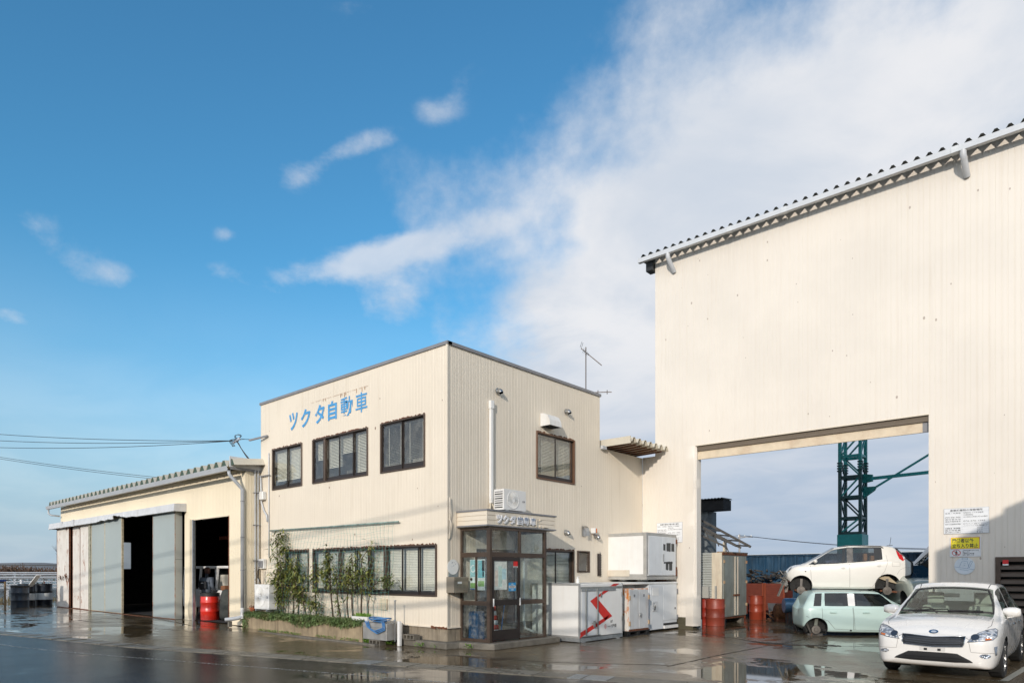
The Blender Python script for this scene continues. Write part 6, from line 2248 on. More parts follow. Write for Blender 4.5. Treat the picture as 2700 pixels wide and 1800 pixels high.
def wheel(parent, x, y, r=.325, w=.21, spokes=5, steer=0):
    s_ = 1 if y > 0 else -1
    e = MB().lathe([(r * .66, -w * .42), (r * .90, -w * .5), (r, -w * .36), (r, w * .36), (r * .90, w * .5), (r * .66, w * .42)], (0, 0, 0), 'Y', 36, closed=True).build('tyre', mat('tyre rubber', (.018, .018, .018), .75, var=.2, bump=.3, bscale=80), None, smooth=True)
    e.name = 'wheel'
    e.location = (x, y, r)
    e.rotation_euler = (0, 0, steer)
    e.parent = parent
    rm = MB().lathe([(r * .70, -w * .40), (r * .70, w * .40), (r * .655, w * .44), (r * .62, w * .3), (r * .60, -w * .35)], (0, 0, 0), 'Y', 32, closed=True)
    mb2 = MB()
    for k in range(spokes):
        a = 2 * math.pi * k / spokes
        for da in (-.17, .17):
            mb2.bar((r * .12 * math.cos(a), s_ * w * .36, r * .12 * math.sin(a)), (r * .64 * math.cos(a + da), s_ * w * .40, r * .64 * math.sin(a + da)), .035, .03, up=(0, 1, 0))
    mb2.lathe([(0, s_ * w * .40), (r * .16, s_ * w * .39), (r * .18, s_ * w * .30)], (0, 0, 0), 'Y', 16)
    rim = rm.build('rim', mat('alloy rim', (.5, .5, .5), .25, metal=.9), e, smooth=True)
    mb2.build('spokes', MATS['alloy rim'], e)
    MB().lathe([(0, 0), (r * .5, 0)], (0, s_ * w * .1, 0), 'Y', 24).build('brake_disc', BRK, e)
    return e


def seat(parent, x, y, m, z=.45, h=.62):
    mb = MB().box(x - .25, x + .25, y - .25, y + .25, z - .15, z)
    o = mb.build('seat', m, parent, bevel=.05, seg=2)
    MB().add([(x - .22, y - .25, z - .05), (x - .05, y - .25, z - .05), (x - .05, y + .25, z - .05), (x - .22, y + .25, z - .05), (x - .36, y - .22, z + h), (x - .24, y - .22, z + h), (x - .24, y + .22, z + h), (x - .36, y + .22, z + h)], [(0, 3, 2, 1), (4, 5, 6, 7), (0, 1, 5, 4), (1, 2, 6, 5), (2, 3, 7, 6), (3, 0, 4, 7)]).build('seat_back', m, parent, bevel=.05, seg=2)
    MB().box(x - .36, x - .25, y - .14, y + .14, z + h + .03, z + h + .25).build('headrest', m, parent, bevel=.045, seg=3)
    return o


# ---------------------------------------------------------------- white car in front
Z = [(-2.22, .10, .32, .84, 1.00, .66, .78, .60, .05), (-2.08, .25, .26, .90, 1.16, .74, .84, .64, .06), (-1.80, .36, .22, .95, 1.47, .78, .875, .60, .06),
     (-1.00, .08, .20, .95, 1.545, .80, .8925, .62, .055), (-.92, .08, .20, .95, 1.55, .80, .8925, .62, .055), (.10, .0, .20, .94, 1.555, .80, .8925, .63, .055), (.18, -.01, .20, .94, 1.55, .80, .8925, .63, .055),
     (1.06, -.70, .20, .94, 1.48, .80, .8925, .60, .06), (1.32, -.10, .20, .945, 1.02, .80, .8925, .72, .05), (1.75, 0, .20, .905, .985, .80, .885, .66, .06), (2.02, 0, .19, .815, .895, .80, .865, .62, .06), (2.17, 0, .19, .735, .805, .77, .815, .58, .055), (2.22, 0, .20, .675, .735, .73, .77, .55, .045)]
WHP = carpaint('pearl white car paint', (.85, .825, .785))
car, bv, body = make_car('white_car', 'white estate car parked nose out before the louvred door', 'car', (9.20, 4.44, 0), -90, Z, .11, .06, [(3, 3), (4, 5), (6, 7), (2, 3)], [(7, 8), (0, 2)], [(1.39, .325, .36), (-1.39, .325, .36)], WHP, CARGL)
for y in (-.77, .77):
    wheel(car, 1.39, y)
    wheel(car, -1.39, y)
# front face
for s_ in (-1, 1):
    hl = [(s_ * y, z) for y, z in ((.475, .625), (.53, .705), (.60, .765), (.70, .81), (.80, .835), (.83, .81), (.83, .72), (.79, .67), (.66, .645))]
    h = patch('headlight', bv, 'F', hl, .004, LAMPIN, car)
    cx_, cz_ = .66, .75
    patch('lens', bv, 'F', [(s_ * (.565 + .055 * math.cos(a)), .70 + .045 * math.sin(a)) for a in [i * .52 for i in range(12)]], .010, mat('dark lens glass', (.12, .14, .17), .06, metal=.7), h)
    patch('indicator', bv, 'F', [(s_ * .70, .66), (s_ * .77, .672), (s_ * .77, .697), (s_ * .70, .687)], .009, AMBER, h)
    strip('headlight_rim', bv, 'F', hl + [hl[0]], .010, .005, mat('lamp rim grey', (.16, .17, .18), .4), h)
    f = patch('fog_lamp', bv, 'F', [(s_ * (.70 + .07 * math.cos(a)), .415 + .035 * math.sin(a)) for a in [i * .52 for i in range(12)]], .005, LAMPIN, car)
    strip('bumper_crease', bv, 'F', [(s_ * .49, .65), (s_ * .52, .47), (s_ * .86, .46)], .007, .0, SEAMW, car)
    strip('hood_gap', bv, 'F', [(s_ * .43, .70), (s_ * .49, .665)], .008, .001, SEAM, car)
    strip('hood_gap', bv, 'T', [(1.98, s_ * .70), (1.86, s_ * .74), (1.45, s_ * .72)], .007, .001, SEAM, car)
    strip('hood_crease', bv, 'T', [(2.1, s_ * .40), (1.75, s_ * .50), (1.4, s_ * .60)], .010, .000, WHP, car)
    strip('roof_gap', bv, 'T', [(.40, s_ * .52), (0, s_ * .555), (-1.2, s_ * .54)], .014, .0, SEAM, car)
    m_ = MB().add([(0, 0, 0)], []) if 0 else MB().lathe([(0, -.13), (.06, -.12), (.085, -.04), (.085, .06), (.06, .12), (0, .13)], (0, 0, 0), 'Y', 16)
    mo = m_.build('door_mirror', WHP, car, smooth='all')
    mo.location = (.84, s_ * .91, 1.05)
    mo.scale = (.8, 1.0, 1.0)
    MB().bar((.82, s_ * .85, .97), (.84, s_ * .95, 1.0), .08, .05).build('mirror_arm', WHP, car)
    strip('door_gap', bv, 'S', [(1.02, .30), (1.02, .90)], .008, .001, SEAM, car, s_)
    strip('door_gap', bv, 'S', [(.14, .28), (.14, .93)], .008, .001, SEAM, car, s_)
    strip('door_gap', bv, 'S', [(-.9, .5), (-.95, .93)], .008, .001, SEAM, car, s_)
    strip('window_trim', bv, 'S', [(1.0, .955), (.1, .965), (-1.0, .975)], .02, .002, TRIM, car, s_)
    for x in (.30, -.72):
        MB().bar((x, s_ * .905, .84), (x + .2, s_ * .905, .84), .025, .03).build('door_handle', CHROME, car, bevel=.006)
vt = patch('side_marker', bv, 'F', [(.80, .56), (.835, .57), (.83, .43), (.815, .42)], .008, CHROME, car)
gr = patch('grille', bv, 'F', [(-.44, .705), (-.2, .695), (0, .682), (.2, .695), (.44, .705), (.435, .60), (.41, .545), (0, .52), (-.41, .545), (-.435, .60)], .003, mat('grille black', (.012, .014, .018), .4), car)
for k in range(5):
    z0 = .55 + k * .034
    strip('grille_bar', bv, 'F', [(-.40, z0 + .018), (-.2, z0 + .004), (0, z0 - .008), (.2, z0 + .004), (.40, z0 + .018)], .009, .008, mat('grille bar grey', (.20, .22, .25), .25, metal=.8), gr)
strip('grille_rim', bv, 'F', [(-.44, .705), (-.2, .695), (0, .682), (.2, .695), (.44, .705), (.435, .60), (.41, .545), (0, .52), (-.41, .545), (-.435, .60), (-.42, .665)], .012, .006, CHROME, gr)
patch('lower_intake', bv, 'F', [(-.34, .435), (-.2, .44), (.2, .44), (.34, .435), (.52, .335), (.55, .305), (.3, .29), (-.3, .29), (-.55, .305), (-.52, .335)], .004, mat('intake black', (.012, .012, .013), .6), car)
for z0 in (.33, .365):
    strip('intake_slat', bv, 'F', [(-.40, z0), (.40, z0)], .010, .010, TRIM, car)
bd = patch('badge', bv, 'F', [(.068 * math.cos(a), .757 + .030 * math.sin(a)) for a in [i * .42 for i in range(15)]], .010, CHROME, car)
patch('badge_field', bv, 'F', [(.04 * math.cos(a) + .004, .754 + .017 * math.sin(a)) for a in [i * .52 for i in range(12)]], .014, mat('badge silver', (.62, .66, .72), .3, metal=.4), bd)
patch('plate_recess', bv, 'F', [(-.18, .455), (.18, .455), (.18, .54), (-.18, .54)], .002, mat('plate recess white', (.66, .64, .61), .4), car)
for y in (-.115, .075):
    patch('plate_bracket', bv, 'F', [(y, .465), (y + .045, .465), (y + .045, .50), (y, .50)], .010, TRIM, car)
# windscreen surround, wipers, cabin
cow = [(1.20, -.66), (1.34, -.40), (1.39, 0), (1.34, .40), (1.20, .66)]
patch('cowl', bv, 'T', [(1.17, -.70), (1.30, -.45), (1.355, 0), (1.30, .45), (1.17, .70), (1.10, .68), (1.22, .4), (1.26, 0), (1.22, -.4), (1.10, -.68)], .006, TRIM, car)
for a in (((1.27, -.55), (1.20, .05)), ((1.27, .05), (1.19, .55))):
    strip('wiper', bv, 'T', list(a), .022, .018, TRIM, car)
for s_ in (-1, 1):
    strip('screen_edge', bv, 'T', [(1.14, s_ * .69), (.80, s_ * .645), (.42, s_ * .545)], .035, .004, TRIM, car)
strip('screen_edge', bv, 'T', [(.41, -.54), (.40, 0), (.41, .54)], .03, .002, TRIM, car)
SEATM = mat('grey-green seat cloth', (.34, .37, .32), .9, var=.1)
seat(car, .05, .38, SEATM, .55, .55)
seat(car, .05, -.38, SEATM, .55, .55)
MB().box(-1.4, -1.1, -.6, .6, .45, 1.15).build('rear_bench', SEATM, car, bevel=.06, seg=2)
MB().box(.72, 1.15, -.70, .70, .60, .92).build('dashboard', mat('dark dash', (.06, .065, .06), .8), car, bevel=.05, seg=2)
mb = MB().tube([(.62 + .05 * math.sin(a), -.38 + .18 * math.cos(a), .93 + .16 * math.sin(a)) for a in [i * .315 for i in range(21)]], .016, 7)
mb.build('steering_wheel', TRIM, car, smooth='all')
MB().box(.50, .53, -.12, .12, 1.28, 1.35).build('rear_view_mirror', mat('dark dash', (.06, .06, .06)), car, bevel=.01)
MB().box(-2.0, 1.2, -.74, .74, .26, .30).build('cabin_floor', DARK, car)
MB().box(.90, .93, -.62, -.50, .93, .98).build('red_tag', PREDM, car)
for s_ in (-1, 1):
    patch('tail_lamp', bv, 'B', [(s_ * .52, .78), (s_ * .74, .80), (s_ * .74, .98), (s_ * .56, .98)], .006, PREDM, car)

# ---------------------------------------------------------------- mint wreck on the ground
Mn = [(-1.50, .14, .26, .80, 1.16, .54, .65, .53, .05), (-1.41, .12, .18, .81, 1.25, .61, .71, .56, .05), (-1.28, .08, .13, .82, 1.265, .63, .725, .565, .05), (-1.08, .05, .12, .82, 1.275, .65, .7375, .58, .05), (-1.00, .04, .12, .82, 1.28, .66, .7375, .58, .05), (-.34, 0, .12, .82, 1.285, .66, .7375, .585, .05), (-.23, 0, .12, .82, 1.285, .66, .7375, .585, .05),
      (.84, -.40, .12, .83, 1.26, .66, .7375, .56, .05), (1.02, -.05, .12, .83, .90, .66, .7375, .60, .04), (1.35, 0, .14, .80, .87, .65, .73, .56, .05), (1.60, 0, .18, .72, .80, .60, .68, .50, .05), (1.68, 0, .2, .62, .70, .56, .63, .46, .05)]
MINT = carpaint('mint car paint', (.50, .64, .60), .34, .5)
mc, bm_, _ = make_car('mint_wreck', 'pale mint boxy wreck without wheels under the white one', 'car', (5.93, 10.14, -.03), 32.6, Mn, .05, .05, [(2, 3), (4, 5), (6, 7)], [(7, 8)], [(-1.195, .24, .29), (1.195, .24, .29)], MINT, CARGLD)
for s_ in (-1, 1):
    for x in (-1.195, 1.195):
        h = MB().lathe([(0, .08), (.05, .075), (.06, .05), (.115, .045), (.12, .0), (.10, -.04)], (0, 0, 0), 'Y', 22).build('wheel_hub', BRK, mc, smooth=True)
        h.location = (x, s_ * .60, .19)
        h.rotation_euler = (0, 0, 0 if s_ > 0 else math.pi)
        MB().bar((x - .25, s_ * .5, .45), (x - .1, s_ * .56, .08), .05, .05).build('strut', mat('oily steel', (.05, .045, .04), .5, metal=.5), mc)
        MB().bar((x + .05, s_ * .52, .5), (x, s_ * .56, .2), .06, .06).build('strut', mat('pale strut', (.25, .26, .22), .5), mc)
        MB().box(x - .2, x + .2, s_ * .45 - .1, s_ * .45 + .1, .0, .08).build('axle_block', SCRP, mc)
S_ = -1
strip('door_gap', bm_, 'S', [(-1.06, .80), (-1.05, .50), (-.90, .44), (-.72, .22), (-.24, .20), (-.27, .80)], .008, .001, SEAM, mc, S_)
strip('door_gap', bm_, 'S', [(-.20, .20), (-.26, .82)], .008, .001, SEAM, mc, S_)
strip('door_gap', bm_, 'S', [(-.24, .20), (.74, .20), (.74, .80), (.68, .88)], .008, .001, SEAM, mc, S_)
strip('bumper_gap', bm_, 'S', [(-1.46, .56), (-1.40, .54)], .01, .001, SEAM, mc, S_)
strip('body_crease', bm_, 'S', [(-1.2, .76), (-.2, .765), (.8, .77)], .012, -.002, MINT, mc, S_)
strip('drip_rail', bm_, 'S', [(-1.2, 1.235), (0, 1.245), (.5, 1.235)], .018, .001, SEAMW, mc, S_)
for x0 in (-.86, -.02):
    MB().box(x0, x0 + .17, -.765, -.735, .655, .70).build('door_handle', mat('mint handle', (.40, .54, .50), .3, coat=.5), mc, bevel=.012, seg=2)
patch('side_indicator', bm_, 'S', [(.90, .60), (.94, .60), (.94, .625), (.90, .625)], .006, CHROME, mc, S_)
patch('sill_tape', bm_, 'S', [(-.33, .13), (-.28, .13), (-.28, .20), (-.33, .20)], .004, TRIM, mc, S_)
for x0, x1 in ((-1.03, -.98), (-.38, -.20)):
    patch('pillar_cover', bm_, 'S', [(x0, .86), (x1, .86), (x1, 1.19), (x0, 1.19)], .003, WHP if x0 > -.9 else MINT, mc, S_)
MB().box(-1.0, .8, -.55, .55, .14, .2).build('cabin_floor', DARK, mc)
MB().box(-.9, -.45, -.5, .4, .75, .92).build('loose_panel', MINT, mc)
MB().add([(-.1, -.55, .8), (.35, -.5, .8), (.35, -.4, .95), (-.1, -.5, 1.0)], [(0, 1, 2, 3)]).build('loose_panel', WHITED, mc)
seat(mc, .3, .35, mat('wreck seat grey', (.05, .05, .05), .9), .35, .5)

# ---------------------------------------------------------------- white wreck on top, facing the other way
Wk = [(-1.78, .32, .28, .98, 1.36, .56, .66, .52, .05), (-1.66, .26, .22, 1.02, 1.45, .62, .71, .55, .05), (-1.46, .16, .19, 1.05, 1.49, .65, .735, .57, .05), (-1.05, .02, .18, 1.04, 1.515, .66, .7375, .575, .05), (-.80, .0, .18, 1.005, 1.525, .66, .7375, .58, .05), (-.22, 0, .18, .96, 1.53, .66, .7375, .585, .05), (-.13, -.01, .18, .93, 1.53, .66, .7375, .585, .05),
      (1.04, -.80, .18, .885, 1.46, .66, .7375, .55, .05), (1.14, -.05, .18, .89, .945, .66, .735, .60, .035), (1.36, 0, .26, .87, .925, .64, .71, .54, .045), (1.50, 0, .40, .76, .84, .56, .65, .48, .05), (1.56, 0, .46, .68, .75, .48, .58, .42, .045)]
WHK = carpaint('cream white wreck paint', (.76, .73, .67), .32, .6)
wk, bw, _ = make_car('white_wreck', 'white compact wreck without wheels stacked on the mint wreck', 'car', (5.44, 10.58, 1.10), 203.0, Wk, .04, .08, [(3, 4), (4, 5), (6, 7)], [(7, 8)], [(-1.18, .30, .335), (1.18, .28, .315)], WHK, glass('grey car glass', tint=(.5, .54, .54), refl=.7, dirt=.04), scale=.94)
for s_ in (-1, 1):
    for x in (-1.18, 1.18):
        h = MB().lathe([(0, .07), (.03, .07), (.035, .05), (.12, .045), (.125, .0), (.10, -.04)], (0, 0, 0), 'Y', 24).build('wheel_hub', BRK, wk, smooth=True)
        h.location = (x, s_ * .60, .14)
        h.rotation_euler = (0, 0, 0 if s_ > 0 else math.pi)
        MB().bar((x - .02, s_ * .5, .48), (x, s_ * .56, .16), .07, .07).build('strut', MATS['oily steel'], wk)
        MB().bar((x - .28, s_ * .5, .10), (x + .18, s_ * .56, .14), .05, .05).build('strut', RUST, wk)
    if True:
        mb = MB()
        mb.prism([(-1.48, .34), (-1.25, .56), (-1.0, .60), (-.95, .52), (-1.2, .42)], lambda u, v, w: (u, s_ * w, v), .46, .50)
        mb.build('well_liner', mat('tan liner', (.45, .37, .25), .7, dirt_amt=.4), wk)
S_ = 1
strip('door_gap', bw, 'S', [(.92, .90), (.90, .45), (.88, .24), (-.17, .23), (-.16, .94)], .007, .001, SEAM, wk, S_)
strip('door_gap', bw, 'S', [(-.17, .23), (-.78, .25), (-.90, .45), (-1.10, .72), (-1.18, .98), (-1.14, 1.2)], .007, .001, SEAMW, wk, S_)
strip('fuel_flap', bw, 'S', [(-1.30, .86), (-1.50, .86), (-1.50, .99), (-1.30, .99), (-1.30, .86)], .006, .001, SEAMW, wk, S_)
strip('bumper_gap', bw, 'S', [(-1.42, .62), (-1.50, .76), (-1.62, .82), (-1.78, .83)], .006, .001, SEAMW, wk, S_)
for x in (.02, -.95):
    patch('handle_recess', bw, 'S', [(x + .055 * math.cos(a), .82 + .05 * math.sin(a) + .06 * (x < -.5)) for a in [i * .63 for i in range(10)]], .003, mat('handle recess white', (.62, .60, .56), .4), wk, S_)
    MB().bar((x - .06, .742, .81 + .06 * (x < -.5)), (x + .06, .742, .81 + .06 * (x < -.5)), .018, .02).build('door_handle', WHK, wk, bevel=.005)
patch('side_indicator', bw, 'S', [(1.04, .70), (1.08, .70), (1.08, .73), (1.04, .73)], .004, CHROME, wk, S_)
strip('window_trim', bw, 'S', [(.95, .94), (.2, .965), (-.2, .985), (-.8, 1.03), (-1.03, 1.09)], .02, .003, TRIM, wk, S_)
strip('window_trim', bw, 'S', [(.22, 1.44), (-.2, 1.485), (-1.02, 1.455), (-1.08, 1.40)], .028, .003, TRIM, wk, S_)
patch('pillar_cover', bw, 'S', [(-.09, 1.0), (-.26, 1.0), (-.26, 1.44), (-.09, 1.44)], .003, TRIM, wk, S_)
for s_ in (-1, 1):
    tl = patch('tail_lamp', bw, 'S', [(-1.40, 1.43), (-1.54, 1.44), (-1.66, 1.10), (-1.58, 1.01), (-1.48, 1.09), (-1.43, 1.24)], .010, mat('red tail lens', (.62, .02, .015), .2, coat=.8), wk, s_)
    patch('reverse_lens', bw, 'S', [(-1.57, 1.17), (-1.615, 1.17), (-1.65, 1.10), (-1.60, 1.06)], .016, mat('clear tail lens', (.75, .74, .72), .2, coat=.6), tl, s_)
patch('tailgate_opening', bw, 'B', [(-.50, 1.36), (.50, 1.36), (.56, 1.0), (.50, .62), (-.50, .62), (-.56, 1.0)], .004, DARK, wk)
strip('tailgate_seal', bw, 'B', [(-.50, 1.36), (.50, 1.36), (.57, 1.0), (.51, .60), (-.51, .60), (-.57, 1.0), (-.50, 1.36)], .075, .012, TRIM, wk)
MB().lathe([(0, -.10), (.05, -.09), (.06, 0), (.05, .07), (0, .09)], (.80, .84, 1.02), 'Y', 14).build('door_mirror', WHK, wk, smooth='all')
MB().bar((-1.25, .2, 1.49), (-1.40, .2, 1.50), .1, .015).build('antenna_base', TRIM, wk)
MB().cyl((-1.33, .2, 1.50), (-1.36, .2, 1.74), .006, n=5).build('antenna', TRIM, wk)
OR = mat('orange-tan seat', (.52, .24, .11), .9)
seat(wk, -.32, .35, OR, .50, .50)
seat(wk, -.62, -.30, OR, .50, .46)
MB().box(.1, .5, .1, .55, .88, 1.05).build('cabin_clutter', mat('bluish clutter', (.10, .12, .2), .7, var=.6, scale=10), wk, bevel=.04)
MB().box(-1.4, .9, -.55, .55, .20, .25).build('cabin_floor', DARK, wk)
# torn front: radiator support and dangling panel
mb = MB()
for i in range(26):
    a = Vector((1.50 + random.uniform(-.04, .14), random.uniform(-.5, .62), random.uniform(.22, .72)))
    d = Vector((random.uniform(-.1, .15), random.uniform(-.3, .3), random.uniform(-.25, .2)))
    mb.bar(a, a + d, random.uniform(.02, .07), random.uniform(.01, .04))
o = mb.build('torn_front', mat('torn metal', (.30, .28, .25), .5, metal=.4, var=.6, scale=10, rust=.4, rscale=8), wk)
o['kind'] = 'stuff'
MB().add([(1.62, .50, .40), (1.66, .20, .38), (1.84, .25, -.06), (1.80, .55, -.06), (1.64, .51, .40), (1.68, .21, .38), (1.86, .26, -.06), (1.82, .56, -.06)], [(0, 1, 2, 3), (7, 6, 5, 4), (0, 4, 5, 1), (1, 5, 6, 2), (2, 6, 7, 3), (3, 7, 4, 0)]).build('dangling_radiator', mat('radiator grey', (.22, .21, .17), .6, var=.3), wk)
patch('headlamp_stub', bw, 'S', [(1.42, .86), (1.50, .78), (1.54, .70), (1.46, .80)], .01, TRIM, wk, 1)

# ---------------------------------------------------------------- wrecks and vans behind


def far_car(name, label, cat, loc, heading, secs, paint, sides, tops, arches, gl=CARGLD, scale=1):
    return make_car(name, label, cat, loc, heading, secs, .05, .05, sides, tops, arches, paint, gl, scale)


Vn = [(-1.68, .05, .3, .95, 1.68, .60, .70, .60, .05), (-1.60, .05, .25, .95, 1.76, .64, .735, .62, .05), (-1.45, .04, .2, .95, 1.78, .66, .74, .63, .05), (-.55, .02, .2, .95, 1.80, .66, .74, .64, .05), (-.45, .02, .2, .95, 1.80, .66, .74, .64, .05), (.55, -.05, .2, .95, 1.79, .66, .74, .63, .05), (.65, -.07, .2, .95, 1.79, .66, .74, .63, .05), (1.35, -.45, .2, .95, 1.74, .66, .74, .60, .05), (1.55, -.05, .22, .93, 1.0, .64, .72, .58, .04), (1.68, 0, .26, .75, .82, .60, .66, .5, .05)]
sv, bs, _ = far_car('silver_van', 'silver van wreck with open tailgate behind the gate pillar', 'van', (8.35, 12.6, .85), 203, Vn, carpaint('silver blue paint', (.34, .38, .42), .35), [(2, 3), (4, 5), (6, 7)], [(7, 8)], [(-1.15, .3, .33), (1.15, .3, .33)])
strip('fuel_flap', bs, 'S', [(-1.28, .80), (-1.46, .80), (-1.46, .92), (-1.28, .92), (-1.28, .80)], .008, .001, SEAM, sv, 1)
MB().box(-1.6, -.9, -.3, .35, 1.80, 1.84).build('roof_junk', TRIM, sv)
MB().lathe([(0, -.02), (.16, -.02), (.17, .02), (0, .03)], (-1.45, .3, 2.0), 'Y', 18).build('steering_wheel_junk', TRIM, sv, smooth=True)
MB().cyl((-1.45, .3, 1.84), (-1.45, .3, 1.95), .03, n=8).build('junk_stem', TRIM, sv)
tag(MB().box(6.9, 9.0, 12.0, 13.3, .0, 1.0).build('scrap_stack', SCRP, None), 'dark crushed scrap bale under the silver van', 'scrap bale')
pg, bp, _ = far_car('green_wreck', 'pale green wreck front with one clear headlight by the pillar', 'car', (7.2, 11.55, .75), -62, Mn, carpaint('pale sage paint', (.40, .43, .37), .4), [(2, 3), (4, 5), (6, 7)], [(7, 8)], [(-1.195, .24, .29), (1.195, .24, .29)], scale=.95)
for s_ in (-1, 1):
    patch('headlight', bp, 'F', [(s_ * (.46 + .12 * math.cos(a)), .60 + .085 * math.sin(a)) for a in [i * .42 for i in range(15)]], .02, LAMPIN, pg)
patch('missing_bumper', bp, 'F', [(-.6, .18), (.6, .18), (.62, .48), (.3, .52), (-.3, .52), (-.62, .48)], .012, SCRP, pg)
tag(MB().box(6.3, 7.9, 10.9, 12.4, 0, .70).build('scrap_stack', SCRP, None), 'dark crushed scrap bale under the pale green wreck', 'scrap bale')
t = thing('torn_seat', 'black torn car seat tipped on the wrecks by the pillar', 'seat', (7.35, 11.3, 1.72), R(25))
mb = MB().tube([(-.1, 0, 0), (.15, 0, .12), (.42, 0, .32), (.66, 0, .42)], [.16, .21, .22, .12], 12)
mb.build('cushion', mat('torn black cloth', (.012, .012, .012), .85, bump=.8, bscale=6), t, smooth='all')
MB().cyl((-.2, -.1, -.05), (-.2, .1, -.05), .05, n=8).build('red_buckle', mat('dull red plastic', (.25, .05, .04), .5), t)
cv, bc, _ = far_car('cream_van', 'cream van roof showing behind the white wreck', 'van', (5.1, 14.6, .35), 205, Vn, carpaint('cream van paint', (.62, .56, .44), .4), [(2, 3), (4, 5), (6, 7)], [(7, 8)], [(-1.15, .3, .33), (1.15, .3, .33)])
gc, bg_, _ = far_car('dark_car', 'dark grey car squeezed between mint wreck and white car', 'car', (8.0, 8.75, .0), 120, Mn, carpaint('charcoal paint', (.03, .032, .035), .3), [(2, 3), (4, 5), (6, 7)], [(7, 8)], [(-1.195, .24, .29), (1.195, .24, .29)]) if False else (None, None, None)
# ================================================================ LEFT BACKGROUND
# drums and junk at the end of the shed
DG = mat('dark navy drum', (.02, .03, .045), .4, var=.2)
drum('plastic_drum', 'dark navy plastic drum beside the striped drums', (-27.3, -2.1, .11), DG, True, r=.36, h=1.05)
for i, (x, y, lab) in enumerate(((-28.6, -1.55, 'black drum with a broad white band, nearest the dark drum'), (-28.9, -.75, 'black drum with a broad white band by the chain fence'))):
    t = drum('striped_drum', lab, (x, y, .11), mat('black drum paint', (.018, .02, .025), .35), False, r=.36, h=1.1, group='black and white drums')
    MB().lathe([(.362, .30), (.377, .31), (.377, .62), (.362, .63)], n=28).build('white_band', WHITE, t, smooth=True)
t = thing('plank', 'pale plank leaning on the dark drum', 'plank', (-27.0, -1.7, 1.1))
MB().bar((-.3, 0, .0), (.35, .2, .55), .22, .03).build('board', WHITED, t)
t = thing('pipe_rack', 'rusty steel rack with sacks beside the drums', 'rack', (-26.6, -3.6, .11), R(12))
RKM = mat('rusty rack steel', (.22, .15, .08), .7, rust=.4)
for x in (-1.1, 1.0):
    for y in (-.4, .4):
        MB().bar((x, y, 0), (x, y, 1.25), .06, .06).build('post', RKM, t)
for z in (.25, 1.22):
    for y in (-.4, .4):
        MB().bar((-1.1, y, z), (1.0, y, z), .05, .06).build('rail', RKM, t)
MB().box(-1.2, 1.0, -.45, .45, 1.25, 1.33).build('top_board', mat('blue tarp', (.02, .06, .2), .6), t)
t = thing('bulk_sack', 'large crumpled beige sack in the rusty rack', 'sack', (-26.3, -3.5, .40), R(12))
MB().lathe([(.30, 0), (.42, .12), (.40, .4), (.43, .62), (.36, .78), (.25, .82), (0, .78)], n=18).build('sack_body', mat('beige sack cloth', (.40, .29, .20), .9, var=.2, bump=.8, bscale=5), t, smooth='all')
# yellow loader cut off by the frame
t = thing('wheel_loader', 'yellow machine with black tyre at the picture edge', 'loader', (-23.3, -4.55, .11), R(10))
MB().lathe([(.24, -.16), (.46, -.18), (.50, -.10), (.50, .10), (.46, .18), (.24, .16)], (-.15, 0, .50), 'Y', 28, closed=True).build('tyre', BLACK, t, smooth=True)
MB().lathe([(0, -.1), (.25, -.1), (.25, .1), (0, .1)], (-.15, 0, .50), 'Y', 20).build('rim', mat('loader yellow', (.55, .36, .03), .5), t)
MB().prism([(-1.7, .5), (-.6, .5), (-.2, .95), (.0, 1.05), (.0, 1.25), (-.5, 1.5), (-1.7, 1.5)], lambda u, v, w: (u, w, v), -.5, .5).build('body', MATS['loader yellow'], t, bevel=.04, seg=2)
MB().tube([(-.1, -.5, 1.0), (.25, -.45, 1.05), (.35, -.3, .9), (.2, -.2, .8)], .09, 10).build('boom_arm', MATS['loader yellow'], t, smooth='all')
MB().box(-1.2, -.8, -.2, .2, 1.5, 2.3).build('cab_post', mat('dark red cab', (.2, .02, .02), .5), t)
# chain-link fence with rusty post, dry grass
cf = thing('chain_fence', 'chain-link fence with a rusty post past the drums', 'fence', (-32, -8, 0))
CW = mat('chain wire', (.25, .24, .22), .5, metal=.5)
for k in range(9):
    MB().cyl((0, k * 2.4 - 4, 0), (0, k * 2.4 - 4, 1.5), .03, n=6).build('post', CW, cf)
mb = MB()
for k in range(150):
    y = -4 + k * .13
    mb.bar((0, y, .1), (0, y + 1.35, 1.45), .008, .008)
    mb.bar((0, y + 1.35, .1), (0, y, 1.45), .008, .008)
o = mb.build('mesh', CW, cf)
o['kind'] = 'stuff'
MB().bar((0, -4, 1.48), (0, 16, 1.48), .04, .04).build('top_rail', CW, cf)
MB().cyl((-.5, 1.6, 0), (-.5, 1.6, 2.35), .09, n=8).build('gate_post', mat('rusty gate post', (.35, .22, .14), .8, rust=.4), cf)
MB().bar((-.5, -9, 2.17), (-.5, 16, 2.17), .05, .05).build('upper_rail', CW, cf)
mb = MB()
for i in range(2600):
    x, y = random.uniform(-37, -32.2), random.uniform(-6, 12)
    leaf(mb, (x, y, .08), Vector((random.uniform(-.4, .4), random.uniform(-.4, .4), 1)), random.uniform(.2, .5), .03, .3)
tag(mb.build('dry_grass', mat('dry grass', (.26, .20, .08), .9, var=.4, scale=4), None, fix=False), 'dry yellow grass verge behind the chain fence', 'grass', kind='stuff')
